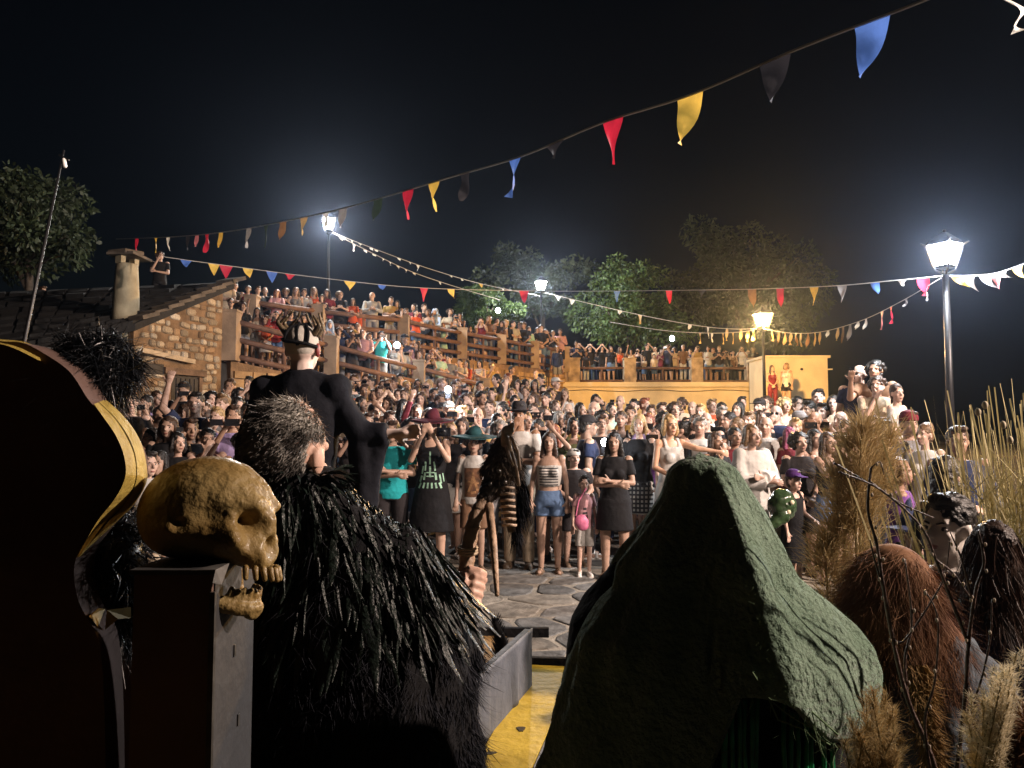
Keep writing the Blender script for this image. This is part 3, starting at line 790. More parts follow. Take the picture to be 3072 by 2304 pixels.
def head_prims(mb, s=1.0, c=(0, 0, 1.60)):
    c = Vector(c)
    def h(x, y, z): return c + Vector((x, y, z)) * s
    mb.ball(h(0, .012, .045), (.076 * s, .095 * s, .098 * s), 20, 14)
    mb.ball(h(0, -.035, -.02), (.058 * s, .062 * s, .075 * s), 16, 10)
    mb.ball(h(0, -.06, -.07), (.034 * s, .032 * s, .028 * s), 10, 8)       # chin
    mb.capsule(h(0, -.085, .035), h(0, -.112, -.002), .009 * s, .016 * s, 8)   # nose
    mb.ball(h(0, -.098, -.008), (.02 * s, .012 * s, .009 * s), 8, 6)
    mb.capsule(h(-.038, -.073, .047), h(.038, -.073, .047), .013 * s, .013 * s, 8)   # brow
    for q in (-1, 1):
        mb.ball(h(q * .038, -.062, -.01), (.022 * s, .022 * s, .024 * s), 10, 8)   # cheek
        mb.ball(h(q * .078, .012, .01), (.011 * s, .022 * s, .032 * s), 10, 8)     # ear
    mb.ball(h(0, -.088, -.043), (.024 * s, .012 * s, .012 * s), 10, 6)       # mouth
_cache = {}
def cached(key, fn):
    if key not in _cache: _cache[key] = fn()
    return _cache[key]
def body_mesh(sex, pose, yaw=0.0):
    def make():
        mb = MB()
        mb.loft([(z, a - .006, b - .006, 0, .005) for z, a, b in TORSO[sex]], 24)
        g = LEGW[sex]
        for sh, e, w, s in arms(sex, pose):
            k = {'m': 1, 'w': .84, 'k': .82}[sex]
            mb.ball(sh, .058 * k + .006, 10, 8)
            mb.capsule(sh, e, .052 * k, .041 * k); mb.capsule(e, w, .042 * k, .026 * k); hand(mb, w, e, s)
        for hp, kn, an, s in legs(sex):
            mb.capsule(hp, kn, .085 * g, .056 * g); mb.capsule(kn, kn.lerp(an, .3) + Vector((0, .012, 0)), .054 * g, .054 * g); mb.capsule(kn.lerp(an, .3) + Vector((0, .012, 0)), an, .052 * g, .036 * g)
            mb.capsule(an + Vector((0, .03, -.045)), an + Vector((s * .02, -.13, -.05)), .036, .03, 10, (1, .8))
        if sex == 'w':
            for q in (-1, 1): mb.ball((q * .066, -.088, 1.25), (.058, .05, .056), 10, 8)
        hs = HEAD[sex]
        mb.capsule((0, .02, 1.42), (0, .008, 1.57), .058 if sex == 'm' else .047, .054 if sex == 'm' else .044)
        hd_ = MB(); head_prims(hd_, hs, (0, 0, 1.60)); ry = Matrix.Rotation(yaw, 3, 'Z'); mb.add([ry @ Vector(q) for q in hd_.v], hd_.f)
        return remesh(mb, "body", .0095, M_SKIN, 2, factor=.4)
    return cached(('body', sex, pose, yaw), make)
def sleeve(mb, sh, e, w, t, r0, r1, k):
    """open-looking sleeve: 0<t<=1 down the upper arm, 1<t<=2 down the forearm"""
    mb.ball(sh + Vector((0, 0, -.006)), r0 * .98, 12, 8)
    if t <= 1: mb.tube([sh, sh.lerp(e, t)], [r0, r1], 14)
    else: mb.capsule(sh, e, r0, r1); mb.tube([e, e.lerp(w, t - 1)], [r1, r1 * .85], 14)
def top_mesh(sex, pose, kind):
    def make():
        mb = MB(); k = {'m': 1, 'w': .86, 'k': .84}[sex]
        A = arms(sex, pose)
        if kind == 'tee':
            mb.loft(tor(sex, .017, .84, 1.455), 28)
            for sh, e, w, s in A: sleeve(mb, sh, e, w, .66, .064 * k, .068 * k, k)
        elif kind == 'long':
            mb.loft(tor(sex, .02, .83, 1.46), 28)
            for sh, e, w, s in A: sleeve(mb, sh, e, w, 1.92, .064 * k, .054 * k, k)
        elif kind == 'robe':
            mb.loft([(.74, .26, .2, 0, 0)] + tor(sex, .05, .95, 1.46), 28)
            for sh, e, w, s in A: sleeve(mb, sh, e, w, 1.9, .09 * k, .105 * k, k)
        elif kind == 'tank':
            mb.loft(tor(sex, .012, .84, 1.36), 28)
            for q in (-1, 1): mb.bar((q * .085, -.09, 1.33), (q * .082, -.005, 1.47), .035, .03); mb.bar((q * .085, .09, 1.33), (q * .082, -.005, 1.47), .035, .03)
        elif kind == 'crop':
            mb.loft(tor(sex, .012, 1.08, 1.335), 28)
        elif kind == 'dress':
            hem = [(.46, .26, .2, 0, 0), (.70, .225, .175, 0, 0)]
            mb.loft(hem + tor(sex, .016, .95, 1.375), 28)
            for q in (-1, 1): mb.bar((q * .09, -.09, 1.34), (q * .085, -.005, 1.475), .05, .03); mb.bar((q * .09, .09, 1.34), (q * .085, -.005, 1.475), .05, .03)
        elif kind == 'maxi':
            mb.loft([(.22, .33, .24, 0, 0), (.6, .27, .21, 0, 0)] + tor(sex, .03, .95, 1.41), 28)
            for sh, e, w, s in A: sleeve(mb, sh, e, w, .3, .07 * k, .07 * k, k)
        if sex == 'w' and kind not in ('robe',):
            for q in (-1, 1): mb.ball((q * .066, -.096, 1.25), (.066, .058, .062), 10, 8)
        return remesh(mb, "shirt", .0115, M_CLOTH, 2, fold=.022, fscale=.16)
    return cached(('top', sex, pose, kind), make)
def bottom_mesh(sex, kind):
    def make():
        mb = MB(); g = LEGW[sex]
        mb.loft(tor(sex, .010, .835, 1.03), 24)
        if kind == 'skirt': mb.loft([(.58, .215, .165, 0, 0), (.8, .195, .148, 0, 0), (.95, .18, .13, 0, 0)], 28)
        else:
            for hp, kn, an, s in legs(sex):
                mb.ball(hp, .095 * g, 12, 8)
                if kind == 'trousers': mb.tube([hp, kn, an + Vector((0, 0, -.01))], [.1 * g, .078 * g, .066 * g], 16)
                elif kind == 'shorts': mb.tube([hp, hp.lerp(kn, .85)], [.103 * g, .096 * g], 16)
                else: mb.tube([hp, hp.lerp(kn, .42)], [.102 * g, .1 * g], 16)
        return remesh(mb, "trousers", .0125, M_CLOTH, 2, fold=.02, fscale=.2)
    return cached(('bot', sex, kind), make)
def hair_mesh(sex, kind):
    def make():
        mb = MB(); s = HEAD[sex]; c = Vector((0, 0, 1.60))
        def h(x, y, z): return c + Vector((x, y, z)) * s
        if kind != 'bald':
            mb.ball(h(0, .026, .066), (.086 * s, .1 * s, .094 * s), 20, 14)
            mb.ball(h(0, .06, .0), (.07 * s, .055 * s, .07 * s), 14, 10)
        else:
            mb.ball(h(0, .035, .012), (.083 * s, .085 * s, .045 * s), 18, 10)
        if kind == 'short': mb.ball(h(.015, -.04, .13), (.06 * s, .05 * s, .028 * s), 12, 8)
        if kind in ('long', 'bob'):
            zl = -.25 if kind == 'long' else -.085
            for q in (-1, 1):
                mb.capsule(h(q * .07, -.01, .07), h(q * .088, .0, zl * .55), .024 * s, .034 * s, 10)
                mb.capsule(h(q * .088, .0, zl * .55), h(q * .085, -.01 if kind == 'long' else .01, zl), .034 * s, .022 * s, 10)
            mb.loft([(c.z + s * zl, .075 * s, .035 * s, 0, .075 * s), (c.z + s * zl * .4, .092 * s, .05 * s, 0, .07 * s), (c.z + .06 * s, .085 * s, .06 * s, 0, .045 * s)], 18)
        if kind == 'bun': mb.ball(h(0, .085, .12), .045 * s, 12, 8)
        if kind == 'pony': mb.capsule(h(0, .115, .06), h(0, .14, -.1), .03 * s, .018 * s, 10)
        if kind == 'curly':
            r = random.Random(3)
            for _ in range(46):
                v = Vector((r.gauss(0, 1), r.gauss(.25, 1), r.gauss(.25, 1))).normalized()
                p = Vector((v.x * .1, .04 + v.y * .095, .04 + v.z * .1))
                if p.y < -.045 and p.z < .095: continue
                mb.ball(h(*p), .03 * s, 8, 6)
        return remesh(mb, "hair", .0085, M_HAIR, 1, fold=.02 if kind != 'bald' else 0, fscale=.03)
    return cached(('hair', sex, kind), make)
def shoe_mesh(sex, kind):
    def make():
        mb = MB()
        for hp, kn, an, s in legs(sex):
            if kind == 'shoes':
                mb.capsule(an + Vector((0, .035, -.045)), an + Vector((s * .022, -.14, -.05)), .046, .043, 12, (1, .9)); mb.capsule(an + Vector((0, .02, -.03)), an + Vector((0, .015, .01)), .05, .048)
                mb.box(an + Vector((s * .01, -.05, -.075)), (.09, .27, .025))
            else:
                mb.box(an + Vector((s * .01, -.05, -.076)), (.088, .26, .026)); mb.tube([an + Vector((s * .022 - .045, -.09, -.07)), an + Vector((s * .022, -.09, -.012)), an + Vector((s * .022 + .045, -.09, -.07))], .02, 8)
                mb.tube([an + Vector((-.045, 0, -.065)), an + Vector((0, -.03, .0)), an + Vector((.045, 0, -.065))], .016, 8)
        return remesh(mb, "shoes", .01, M_SHOE, 1)
    return cached(('shoe', sex, kind), make)
M_WHITE_EYE = mat("eye_white", (.55, .5, .46), rough=.3, var=.05)
def face_mesh(sex, which):
    def make():
        me = body_mesh(sex, 'stand'); bm = bmesh.new(); bm.from_mesh(me); bv = BVHTree.FromBMesh(bm)
        s = HEAD[sex]
        def on(x, z):
            hit = bv.ray_cast(Vector((x * s, -1, 1.60 + z * s)), Vector((0, 1, 0)))[0]
            return hit if hit is not None else Vector((x, -.09, 1.6 + z))
        mb = MB()
        if which == 'lips':
            m = on(0, -.046); mb.ball(m + Vector((0, .003, .003)), (.023 * s, .008 * s, .0045 * s), 12, 6); mb.ball(m + Vector((0, .003, -.005)), (.019 * s, .009 * s, .005 * s), 12, 6)
            out = mb.mesh("lips", M_LIP, True)
        else:
            for q in (-1, 1):
                e = on(q * .032, .02); mb.ball(e + Vector((0, .0045, 0)), (.0145 * s, .009 * s, .0075 * s), 12, 6)
            nw = len(mb.f)
            for q in (-1, 1):
                e = on(q * .032, .02); mb.ball(e + Vector((0, -.0015, 0)), (.0068 * s, .0045 * s, .0068 * s), 10, 6)
                mb.tube([e + Vector((d * s, 0, .008 * s)) for d in (-.016, -.004, .006, .016)], .0032 * s, 6)
                a, b, c2 = on(q * .014, .040), on(q * .034, .047), on(q * .05, .041)
                mb.tube([a, b + Vector((0, -.001, 0)), c2], [.005 * s, .0055 * s, .003 * s], 6, asp=(1, .8))
            out = mb.mesh("eyes", M_WHITE_EYE, True); out.materials.append(M_EYE)
            for p in out.polygons: p.material_index = 0 if p.index < nw else 1
        bm.free(); return out
    return cached(('face', sex, which), make)
def hat_mesh(sex, kind):
    def make():
        mb = MB(); s = HEAD[sex]; c = Vector((0, .012, 1.60))
        z = c.z + .085 * s
        if kind == 'cap':
            mb.loft([(z - .02, .09 * s, .108 * s, 0, .012), (z + .03, .09 * s, .105 * s, 0, .015), (z + .07 * s, .065 * s, .08 * s, 0, .015), (z + .085 * s, .03 * s, .04 * s, 0, .015)], 20)
            mb.box((0, -.13 * s, z - .005), (.13 * s, .11 * s, .012), Euler((.15, 0, 0)).to_matrix())
        elif kind == 'backcap':
            mb.loft([(z - .02, .09 * s, .108 * s, 0, .012), (z + .03, .09 * s, .105 * s, 0, .015), (z + .07 * s, .065 * s, .08 * s, 0, .015), (z + .085 * s, .03 * s, .04 * s, 0, .015)], 20)
            mb.box((0, .14 * s, z - .015), (.13 * s, .1 * s, .012), Euler((-.2, 0, 0)).to_matrix())
        elif kind == 'fedora':
            mb.loft([(z - .012, .15 * s, .17 * s, 0, .012), (z, .152 * s, .172 * s, 0, .012)], 28)
            mb.loft([(z - .01, .092 * s, .11 * s, 0, .012), (z + .07, .085 * s, .1 * s, 0, .014), (z + .1, .06 * s, .085 * s, 0, .014)], 24)
        elif kind in ('witch', 'floppy'):
            n = 32; v, f = [], []
            for r0, zz in ((.095, .0), (.17, -.012), (.25, -.03)):
                for k in range(n):
                    a = 2 * math.pi * k / n
                    v.append((r0 * s * math.cos(a), .02 + r0 * s * math.sin(a), z + zz + .018 * math.sin(2 * a + 1) * (r0 / .25)))
            for i in range(2):
                for k in range(n): f.append((i * n + k, (i + 1) * n + k, (i + 1) * n + (k + 1) % n, i * n + (k + 1) % n))
            mb.add(v, f); mb.add([(x, y, q + .014) for x, y, q in v], [t[::-1] for t in f])
            o = len(mb.v) - 2 * len(v)
            mb.f += [(o + 2 * n + k, o + 2 * n + (k + 1) % n, o + len(v) + 2 * n + (k + 1) % n, o + len(v) + 2 * n + k) for k in range(n)]
            if kind == 'floppy': mb.loft([(z - .005, .1 * s, .115 * s, 0, .02), (z + .06, .085 * s, .1 * s, .0, .025), (z + .11, .055 * s, .065 * s, .01, .035), (z + .13, .02, .02, .02, .05)], 20)
            else: mb.loft([(z - .005, .1 * s, .115 * s, 0, .02), (z + .1, .07 * s, .08 * s, .0, .03), (z + .2, .042 * s, .045 * s, .015, .05), (z + .27, .02 * s, .02 * s, .05, .075), (z + .3, .004, .004, .09, .1)], 20)
            return mb.mesh("hat", M_CLOTH, True)
        elif kind == 'beanie':
            mb.loft([(z - .03, .092 * s, .11 * s, 0, .012), (z + .02, .092 * s, .11 * s, 0, .014), (z + .07, .07 * s, .085 * s, 0, .016), (z + .09, .02, .03, 0, .016)], 20)
        elif kind == 'scarf':
            mb.ball((0, .03, 1.60 + .055 * s), (.1 * s, .112 * s, .105 * s), 18, 12)
            for q in (-1, 1): mb.capsule((q * .085 * s, .0, 1.62), (q * .075, -.02, 1.45), .03, .05, 10)
            mb.loft([(1.36, .15, .1, 0, .04), (1.46, .1, .08, 0, .03), (1.56, .09, .07, 0, .06)], 18)
        return remesh(mb, "hat", .011, M_CLOTH, 1)
    return cached(('hat', sex, kind), make)
def glasses_mesh(sex):
    def make():
        mb = MB(); s = HEAD[sex]
        for q in (-1, 1):
            mb.ball((q * .034 * s, -.098 * s, 1.60 + .02 * s), (.024 * s, .006 * s, .018 * s), 12, 6)
            mb.bar((q * .058 * s, -.09 * s, 1.60 + .025 * s), (q * .082 * s, .0, 1.60 + .02 * s), .004)
        mb.bar((-.015 * s, -.1 * s, 1.60 + .022 * s), (.015 * s, -.1 * s, 1.60 + .022 * s), .005)
        return mb.mesh("glasses", M_GLASSY, True)
    return cached(('glasses', sex), make)
def phone_mesh():
    def make():
        b = MB().box((0, 0, 0), (.15, .011, .075))
        me = b.mesh("phone", M_GLASSY); return me
    return cached('phone', make)

SKINS = [(.46, .31, .245), (.40, .265, .20), (.5, .345, .28), (.32, .195, .135), (.43, .28, .215)]
HAIRC = dict(black=(.012, .010, .009), brown=(.045, .024, .014), light=(.13, .075, .035), blond=(.36, .24, .11), grey=(.22, .2, .18), red=(.16, .045, .02), purple=(.2, .04, .1))
CLOTH = {'black': (.012, .012, .014), 'white': (.44, .43, .41), 'grey': (.2, .2, .21), 'navy': (.02, .028, .065), 'red': (.28, .03, .028), 'maroon': (.14, .02, .03), 'orange': (.5, .09, .035),
         'light blue': (.35, .45, .62), 'teal': (.03, .35, .38), 'mustard': (.36, .23, .07), 'pink': (.5, .29, .32), 'olive': (.09, .1, .045), 'lilac': (.3, .24, .42), 'brown': (.15, .085, .05), 'beige': (.5, .41, .3),
         'mint': (.35, .55, .48), 'dark green': (.02, .07, .05), 'denim': (.09, .15, .27), 'purple': (.13, .05, .2), 'yellow': (.55, .45, .16), 'turquoise': (.02, .36, .40), 'dark': (.025, .022, .024), 'deep teal': (.012, .05, .055), 'deep maroon': (.075, .012, .02), 'deep purple': (.06, .02, .12)}
TOPW = ['black'] * 11 + ['dark'] * 5 + ['white'] * 4 + ['grey', 'navy', 'navy', 'maroon', 'red', 'olive', 'brown', 'beige', 'light blue', 'mustard', 'pink', 'dark green', 'grey', 'orange', 'lilac', 'mint']
TOPNAME = dict(tee="t-shirt", long="long-sleeved top", robe="loose robe", tank="tank top", crop="crop top", dress="strappy dress", maxi="long dress")
POSEN = dict(stand="arms down", crossed="arms folded", clasp="hands clasped", phone="filming", high="one arm raised", side_phone="holding a phone", lean="leaning on the rail",
             brow="hand on forehead", chin="hand at mouth", clap="clapping", wave="waving", hold="one hand forward", reach="reaching out", shade="hands on head")
used_labels = {}
ALL_PEOPLE = []
def nwords(l, k):
    n = len(l.split())
    if n > 16 or n < 4: print("LABEL", n, l)
def near_two(px, yt):
    L = [q for q in ALL_PEOPLE if q[0] < px - 2 and abs(q[1] - yt) < 16]; R_ = [q for q in ALL_PEOPLE if q[0] > px + 2 and abs(q[1] - yt) < 16]
    k = lambda q: abs(q[0] - px) + abs(q[1] - yt)
    return (min(L, key=k)[2] if L else None), (min(R_, key=k)[2] if R_ else None)
def make_label(px, yt, tc, top, hat, hatc, glasses, bc, bot, pose, where, subj="person in"):
    wd = f"{tc} {TOPNAME[top]}"; l, r = near_two(px, yt)
    ex = f" and {hatc} cap" if hat in ('cap', 'backcap', 'beanie') else " and headscarf" if hat == 'scarf' else " and dark glasses" if glasses else ""
    bt = "" if top in ('dress', 'maxi') else f" and {bc} {'shorts' if bot in ('shorts', 'minis') else bot}"
    C = [f"{subj} {wd}{ex}, {POSEN[pose]}, {where}"]
    if not ex and yt < 0: C.append(f"{subj} {wd}{bt}, {where}")
    if r: C.append(f"{subj} {wd}, just left of the {r}, {where}")
    if l: C.append(f"{subj} {wd}, just right of the {l}, {where}")
    if r: C.append(f"{subj} {wd}, {POSEN[pose]}, just left of the {r}, {where}")
    if l and r: C.append(f"{subj} {wd}, {POSEN[pose]}, between {l} and {r}, {where}")
    if l: C.append(f"{subj} {wd}, {POSEN[pose]}, right of the {l}, {where}")
    C = [c for c in C if c not in used_labels]
    C = [c for c in C if len(c.split()) <= 16] or C or [f"{subj} {wd}, {POSEN[pose]}, {where}"]
    return C[0]
def person(px, yt, d, sex=None, pose=None, top=None, tc=None, bot=None, bc=None, hair=None, hc=None, hat=None, hatc=None, glasses=False, skin=None, face=None, H=None, zg=None,
           label=None, where="", group="onlookers in the crowd", turn=None, shoes=None, near=False, phone=True):
    sex = sex or rnd.choice('mww'); q = rnd.random()
    pose = pose or rnd.choices(['stand', 'crossed', 'clasp', 'phone', 'side_phone', 'chin', 'clap', 'high', 'brow', 'hold'], [5, 3, 3, 3, 2, 2, 2, 0, .4, 2])[0]
    pt = P(px, yt, d)
    g = ground_z(pt.x, pt.y) if zg is None else zg
    lim = {'m': (1.62, 1.92), 'w': (1.5, 1.8), 'k': (.95, 1.5)}[sex]
    h = H or min(max(pt.z - g, lim[0]), lim[1])
    sc = h / 1.75
    top = top or (rnd.choice(['tee', 'tee', 'tee', 'long']) if sex == 'm' else rnd.choice(['tee', 'tank', 'tank', 'tee', 'dress', 'long', 'crop']))
    tc = tc or rnd.choice(TOPW)
    bot = bot or (rnd.choice(['trousers', 'shorts']) if sex == 'm' else rnd.choice(['trousers', 'minis', 'shorts', 'skirt']))
    bc = bc or rnd.choice(['black', 'denim', 'denim', 'beige', 'grey', 'white', 'navy', 'dark', 'black'])
    hair = hair or (rnd.choice(['short', 'short', 'short', 'short', 'short', 'short', 'bald', 'curly']) if sex == 'm' else rnd.choice(['long', 'long', 'long', 'bob', 'pony', 'bun', 'curly']) if sex == 'w' else rnd.choice(['short', 'long', 'pony']))
    hc = hc or rnd.choices(list(HAIRC), [8, 10, 2, .7, .8 if sex == 'm' else .1, .3, 0])[0]
    if face is None:
        face = math.atan2(-.6 - pt.x, -(2.4 - pt.y) + 0.0001) if False else math.atan2((-.3 - pt.x), (pt.y - 2.2))
        face += rnd.gauss(0, .28)
    if turn is not None: face = turn
    sk = skin or rnd.choice(SKINS); kk = rnd.uniform(.85, 1.12); sk = tuple(c * kk for c in sk)
    if label is None: label = make_label(px, yt, tc, top, hat, hatc, glasses, bc, bot, pose, where)
    nwords(label, "person")
    used_labels[label] = 1
    ALL_PEOPLE.append((px, yt, f"{tc} {TOPNAME[top]}"))
    t = thing("person", label, "person", (pt.x, pt.y, g), face, group, sc)
    yaw = 0.0 if near else rnd.choice((-.5, 0.0, .45)); bw_ = rnd.uniform(.92, 1.13); t.scale = (sc * bw_, sc * bw_, sc)
    link("body", body_mesh(sex, pose, yaw), t, sk)
    c0 = CLOTH[tc]; v = rnd.uniform(.85, 1.15)
    link("shirt" if top not in ('dress', 'maxi', 'robe') else "dress", top_mesh(sex, pose, top), t, tuple(c * v for c in c0))
    if top not in ('maxi', 'dress'): link({'skirt': "skirt", 'trousers': "trousers"}.get(bot, "shorts"), bottom_mesh(sex, bot), t, CLOTH[bc])
    ho = link("hair", hair_mesh(sex, hair), t, HAIRC[hc])
    link("eyes", face_mesh(sex, 'eyes'), t)
    if d < 16: link("lips", face_mesh(sex, 'lips'), t, (sk[0] * .62, sk[1] * .36, sk[2] * .38))
    if near or d < 9.6:
        sh = shoes or rnd.choice(['shoes', 'sandals'])
        link(sh, shoe_mesh(sex, sh), t, rnd.choice([(.6, .58, .55), (.03, .03, .03), (.12, .08, .05)]))
    if hat: link("hat" if hat in ('fedora', 'witch', 'floppy') else "scarf" if hat == 'scarf' else "cap", hat_mesh(sex, hat), t, CLOTH.get(hatc or 'black'))
    if glasses: link("glasses", glasses_mesh(sex), t)
    if yaw:
        for o_ in t.children:
            if o_.name.split('.')[0] in ('hair', 'eyes', 'lips', 'hat', 'scarf', 'cap', 'glasses'): o_.rotation_euler = (0, 0, yaw)
    if phone and pose in ('phone', 'side_phone'):
        A = arms(sex, pose); w1, w2 = A[0][2], A[1][2]
        c = (w1 + w2) / 2 + Vector((0, -.075, .06)) if pose == 'phone' else w2 + Vector((.0, -.03, .1))
        M = Matrix.Translation((pt.x, pt.y, g)) @ Matrix.Rotation(face, 4, 'Z') @ Matrix.Scale(sc, 4)
        o = link("phone", phone_mesh()); o.location = M @ c
        o.rotation_euler = (rnd.uniform(-.15, .25), 0 if pose == 'phone' else math.pi / 2, face)
        pd_ = f"{tc} {TOPNAME[top]}"; l, r = near_two(px, yt)
        C = [f"dark phone held by the person in {pd_}, {where}"] + ([f"phone held by the {pd_} left of the {r}, {where}"] if r else []) + ([f"phone held by the {pd_} right of the {l}, {where}"] if l else [])
        if not where: C = [f"dark phone held up by the person in {pd_} near the {bc} {bot}"]
        C += [f"phone of the {pd_}, {where}", f"phone raised by the {pd_}, {where}"]
        C2 = [c for c in C if c not in used_labels and len(c.split()) <= 16] or [c for c in C if len(c.split()) <= 16] or [c for c in C if c not in used_labels] or C
        used_labels[C2[0]] = 1; nwords(C2[0], "phone")
        tag(o, C2[0], "phone", "phones held up by onlookers")
    return t
# ================================================================ the crowd
def crowd(rows, wheref, group, **common):
    for r in rows:
        kw = dict(common); kw.update(r[3] if len(r) > 3 else {})
        if group.endswith('the square') and 555 < r[0] < 770 and r[1] < 404: r = (r[0], r[1] + (404 - r[1]) * .5, r[2])
        kw.setdefault('where', wheref(r[0], r[1]))
        person(r[0], r[1], r[2], group=group, **kw)
def D(**k): return k
# ---- front row, each one known from the picture
G0 = "front row of onlookers"
FR = dict(group=G0, near=True)
person(392, 424, 8.4, 'm', 'crossed', 'tee', 'turquoise', 'trousers', 'dark', 'short', 'brown', label="person in turquoise t-shirt and dark trousers, half hidden behind the pointing performer", **FR)
w = person(432, 417, 8.35, 'w', 'phone', 'dress', 'black', hair='long', hc='brown', hat='floppy', hatc='deep maroon', label="person in maroon floppy hat and black dress with a mint hand print, taking a photo", shoes='sandals', phone=False, face=-.05, skin=(.56, .38, .29), H=1.70, **FR)
M_MINT = mat("mint_print", (.28, .5, .38), rough=.8, var=.3, scale=30)
pr = MB()
def chest_print(t, sex, pose, top, shapes, z0, matp, name="print", parent_name=None):
    """flat print wrapped on the front of the shirt: shapes are lists of (x, z) polylines with a width"""
    bm = bmesh.new(); bm.from_mesh(top_mesh(sex, pose, top)); bv = BVHTree.FromBMesh(bm); b = MB()
    for pts, wd in shapes:
        for (x0, za), (x1, zb) in zip(pts, pts[1:]):
            n = max(1, int(math.hypot(x1 - x0, zb - za) / .02)); prev = None
            dx, dz = x1 - x0, zb - za; L = math.hypot(dx, dz) + 1e-9; ox, oz = -dz / L * wd / 2, dx / L * wd / 2
            for k in range(n + 1):
                x, zz = x0 + dx * k / n, za + dz * k / n; q = []
                for sg in (-1, 1):
                    hit = bv.ray_cast(Vector((x + sg * ox, -1, zz + sg * oz)), Vector((0, 1, 0)))[0]
                    q.append((hit if hit is not None else Vector((x, -.14, zz))) + Vector((0, -.004, 0)))
                if prev: b.add([prev[0], prev[1], q[1], q[0]], [(0, 1, 2, 3)])
                prev = q
    bm.free()
    par = next(o for o in t.children if o.name.split('.')[0] in ('shirt', 'dress'))
    return b.obj(name, matp, par)
bones = []
for x, zt, zb in ((-.075, 1.17, 1.0), (-.045, 1.22, 1.02), (.0, 1.33, 1.05), (.045, 1.22, 1.02)):
    xb = x * 1.5
    bones += [([(xb, zb), (x * 1.25, (zt + zb) / 2 - .02)], .022), ([(x * 1.22, (zt + zb) / 2), (x, zt)], .018)]
bones += [([(.12, .98), (.10, 1.08)], .016), ([(.145, 1.0), (.13, 1.09)], .01)] + [([(x, .99), (x * 1.25, .93)], .02) for x in (-.1, -.06, -.02, .02, .06, .1)] + [([(-.05, 1.1), (.05, 1.1)], .012), ([(-.04, 1.06), (.04, 1.06)], .012)]
chest_print(w, 'w', 'phone', 'dress', bones, 0, M_MINT)
cam_t = thing("camera", "black camera held to the face by the person in the maroon floppy hat", "camera", tuple(P(444, 432, 8.02)))
MB().box((0, 0, 0), (.14, .06, .09)).obj("body", M_GLASSY, cam_t); MB().tube([(0, -.03, 0), (0, -.11, 0)], [.036, .04], 14).obj("lens", M_GLASSY, cam_t, True); MB().box((0, 0, .055), (.05, .05, .03)).obj("viewfinder", M_GLASSY, cam_t)
b2 = person(474, 422, 8.4, 'k', 'stand', 'tee', 'white', 'shorts', 'brown', 'curly', 'brown', hat='floppy', hatc='deep teal', label="young person in dark teal floppy hat and white t-shirt with a brown square print", shoes='sandals', face=-.03, H=1.5, **FR)
M_PRINT = mat("brown_print", (.12, .055, .025), rough=.85, var=.5, scale=16)
M_PRINT2 = mat("tan_print", (.26, .14, .06), rough=.85, var=.4, scale=20)
chest_print(b2, 'k', 'stand', 'tee', [([(-.115, z), (.115, z)], .022) for z in np.arange(.95, 1.30, .02)], 0, M_PRINT)
p2 = chest_print(b2, 'k', 'stand', 'tee', [([(-.06, 1.0), (-.02, 1.1), (0, 1.2), (.03, 1.11), (.06, 1.02)], .03), ([(-.07, 1.13), (.07, 1.11)], .02), ([(-.03, .99), (.04, 1.0)], .03), ([(-.012, 1.23), (.014, 1.23)], .03)], 0, M_PRINT2)
for v in p2.data.vertices: v.co.y -= .003
mb_ = person(519, 404, 8.6, 'm', 'chin', 'tee', 'white', 'trousers', 'beige', 'short', 'black', hat='fedora', hatc='dark', label="person in dark fedora, white polo shirt and beige trousers, hand at mouth", skin=(.27, .15, .09), shoes='shoes', face=-.18, **FR)
person(549, 438, 8.25, 'w', 'stand', 'crop', 'white', 'minis', 'denim', 'long', 'brown', label="person in striped strapless top and denim shorts with one arm down", shoes='sandals', face=-.1, H=1.5, **FR)
stripe_owner = bpy.data.objects[[o.name for o in COL.objects if o.get("label", "").startswith("person in striped strapless")][0]]
M_STRIPE = mat("stripe_print", (.03, .03, .035), rough=.85)
chest_print(stripe_owner, 'w', 'stand', 'crop', [([(-.118, z), (.118, z)], .014) for z in np.arange(1.10, 1.32, .034)], 0, M_STRIPE, "stripe")
person(553, 424, 9.0, 'w', 'brow', 'tee', 'olive', 'shorts', 'dark', 'long', 'red', label="person in olive t-shirt shielding the eyes with one hand behind the striped top", **FR)
person(574, 458, 8.7, 'm', 'clasp', 'tee', 'dark', 'shorts', 'dark', 'short', 'black', hat='backcap', hatc='white', label="person in white cap and dark t-shirt bending low behind the child in pink", H=1.30, **FR)
ck = person(584, 473, 8.1, 'k', 'stand', 'tee', 'pink', 'shorts', 'white', 'short', 'black', label="small child in pink printed t-shirt and white shorts in the front row", shoes='shoes', face=.02, H=1.03, **FR)
chest_print(ck, 'k', 'stand', 'tee', [([(-.03, 1.2), (.03, 1.2)], .04), ([(-.04, 1.12), (.045, 1.13)], .035), ([(-.02, 1.06), (.03, 1.05)], .03), ([(.04, 1.1), (.05, 1.02)], .02)], 0, M_STRIPE)
bag = thing("bag", "pink bag hanging at the small child's waist", "bag", tuple(P(581, 521, 7.95)))
M_PINKBAG = mat("pink_bag", (.6, .16, .3), rough=.5, var=.2, scale=20)
link("pouch", remesh(MB().ball((0, 0, 0), (.075, .04, .07)).ball((.02, 0, -.05), (.06, .035, .05)), "pouch", .01, M_PINKBAG, 2, fold=.02), bag)
MB().tube([(-.05, .02, .05), (-.02, .03, .2), (.06, .05, .33)], .007, 6).obj("strap", M_PINKBAG, bag)
person(614, 445, 8.0, 'w', 'crossed', 'tee', 'black', 'skirt', 'black', 'long', 'black', label="young person in all black with arms folded beside the bright phone light", shoes='shoes', face=-.2, H=1.5, **FR)
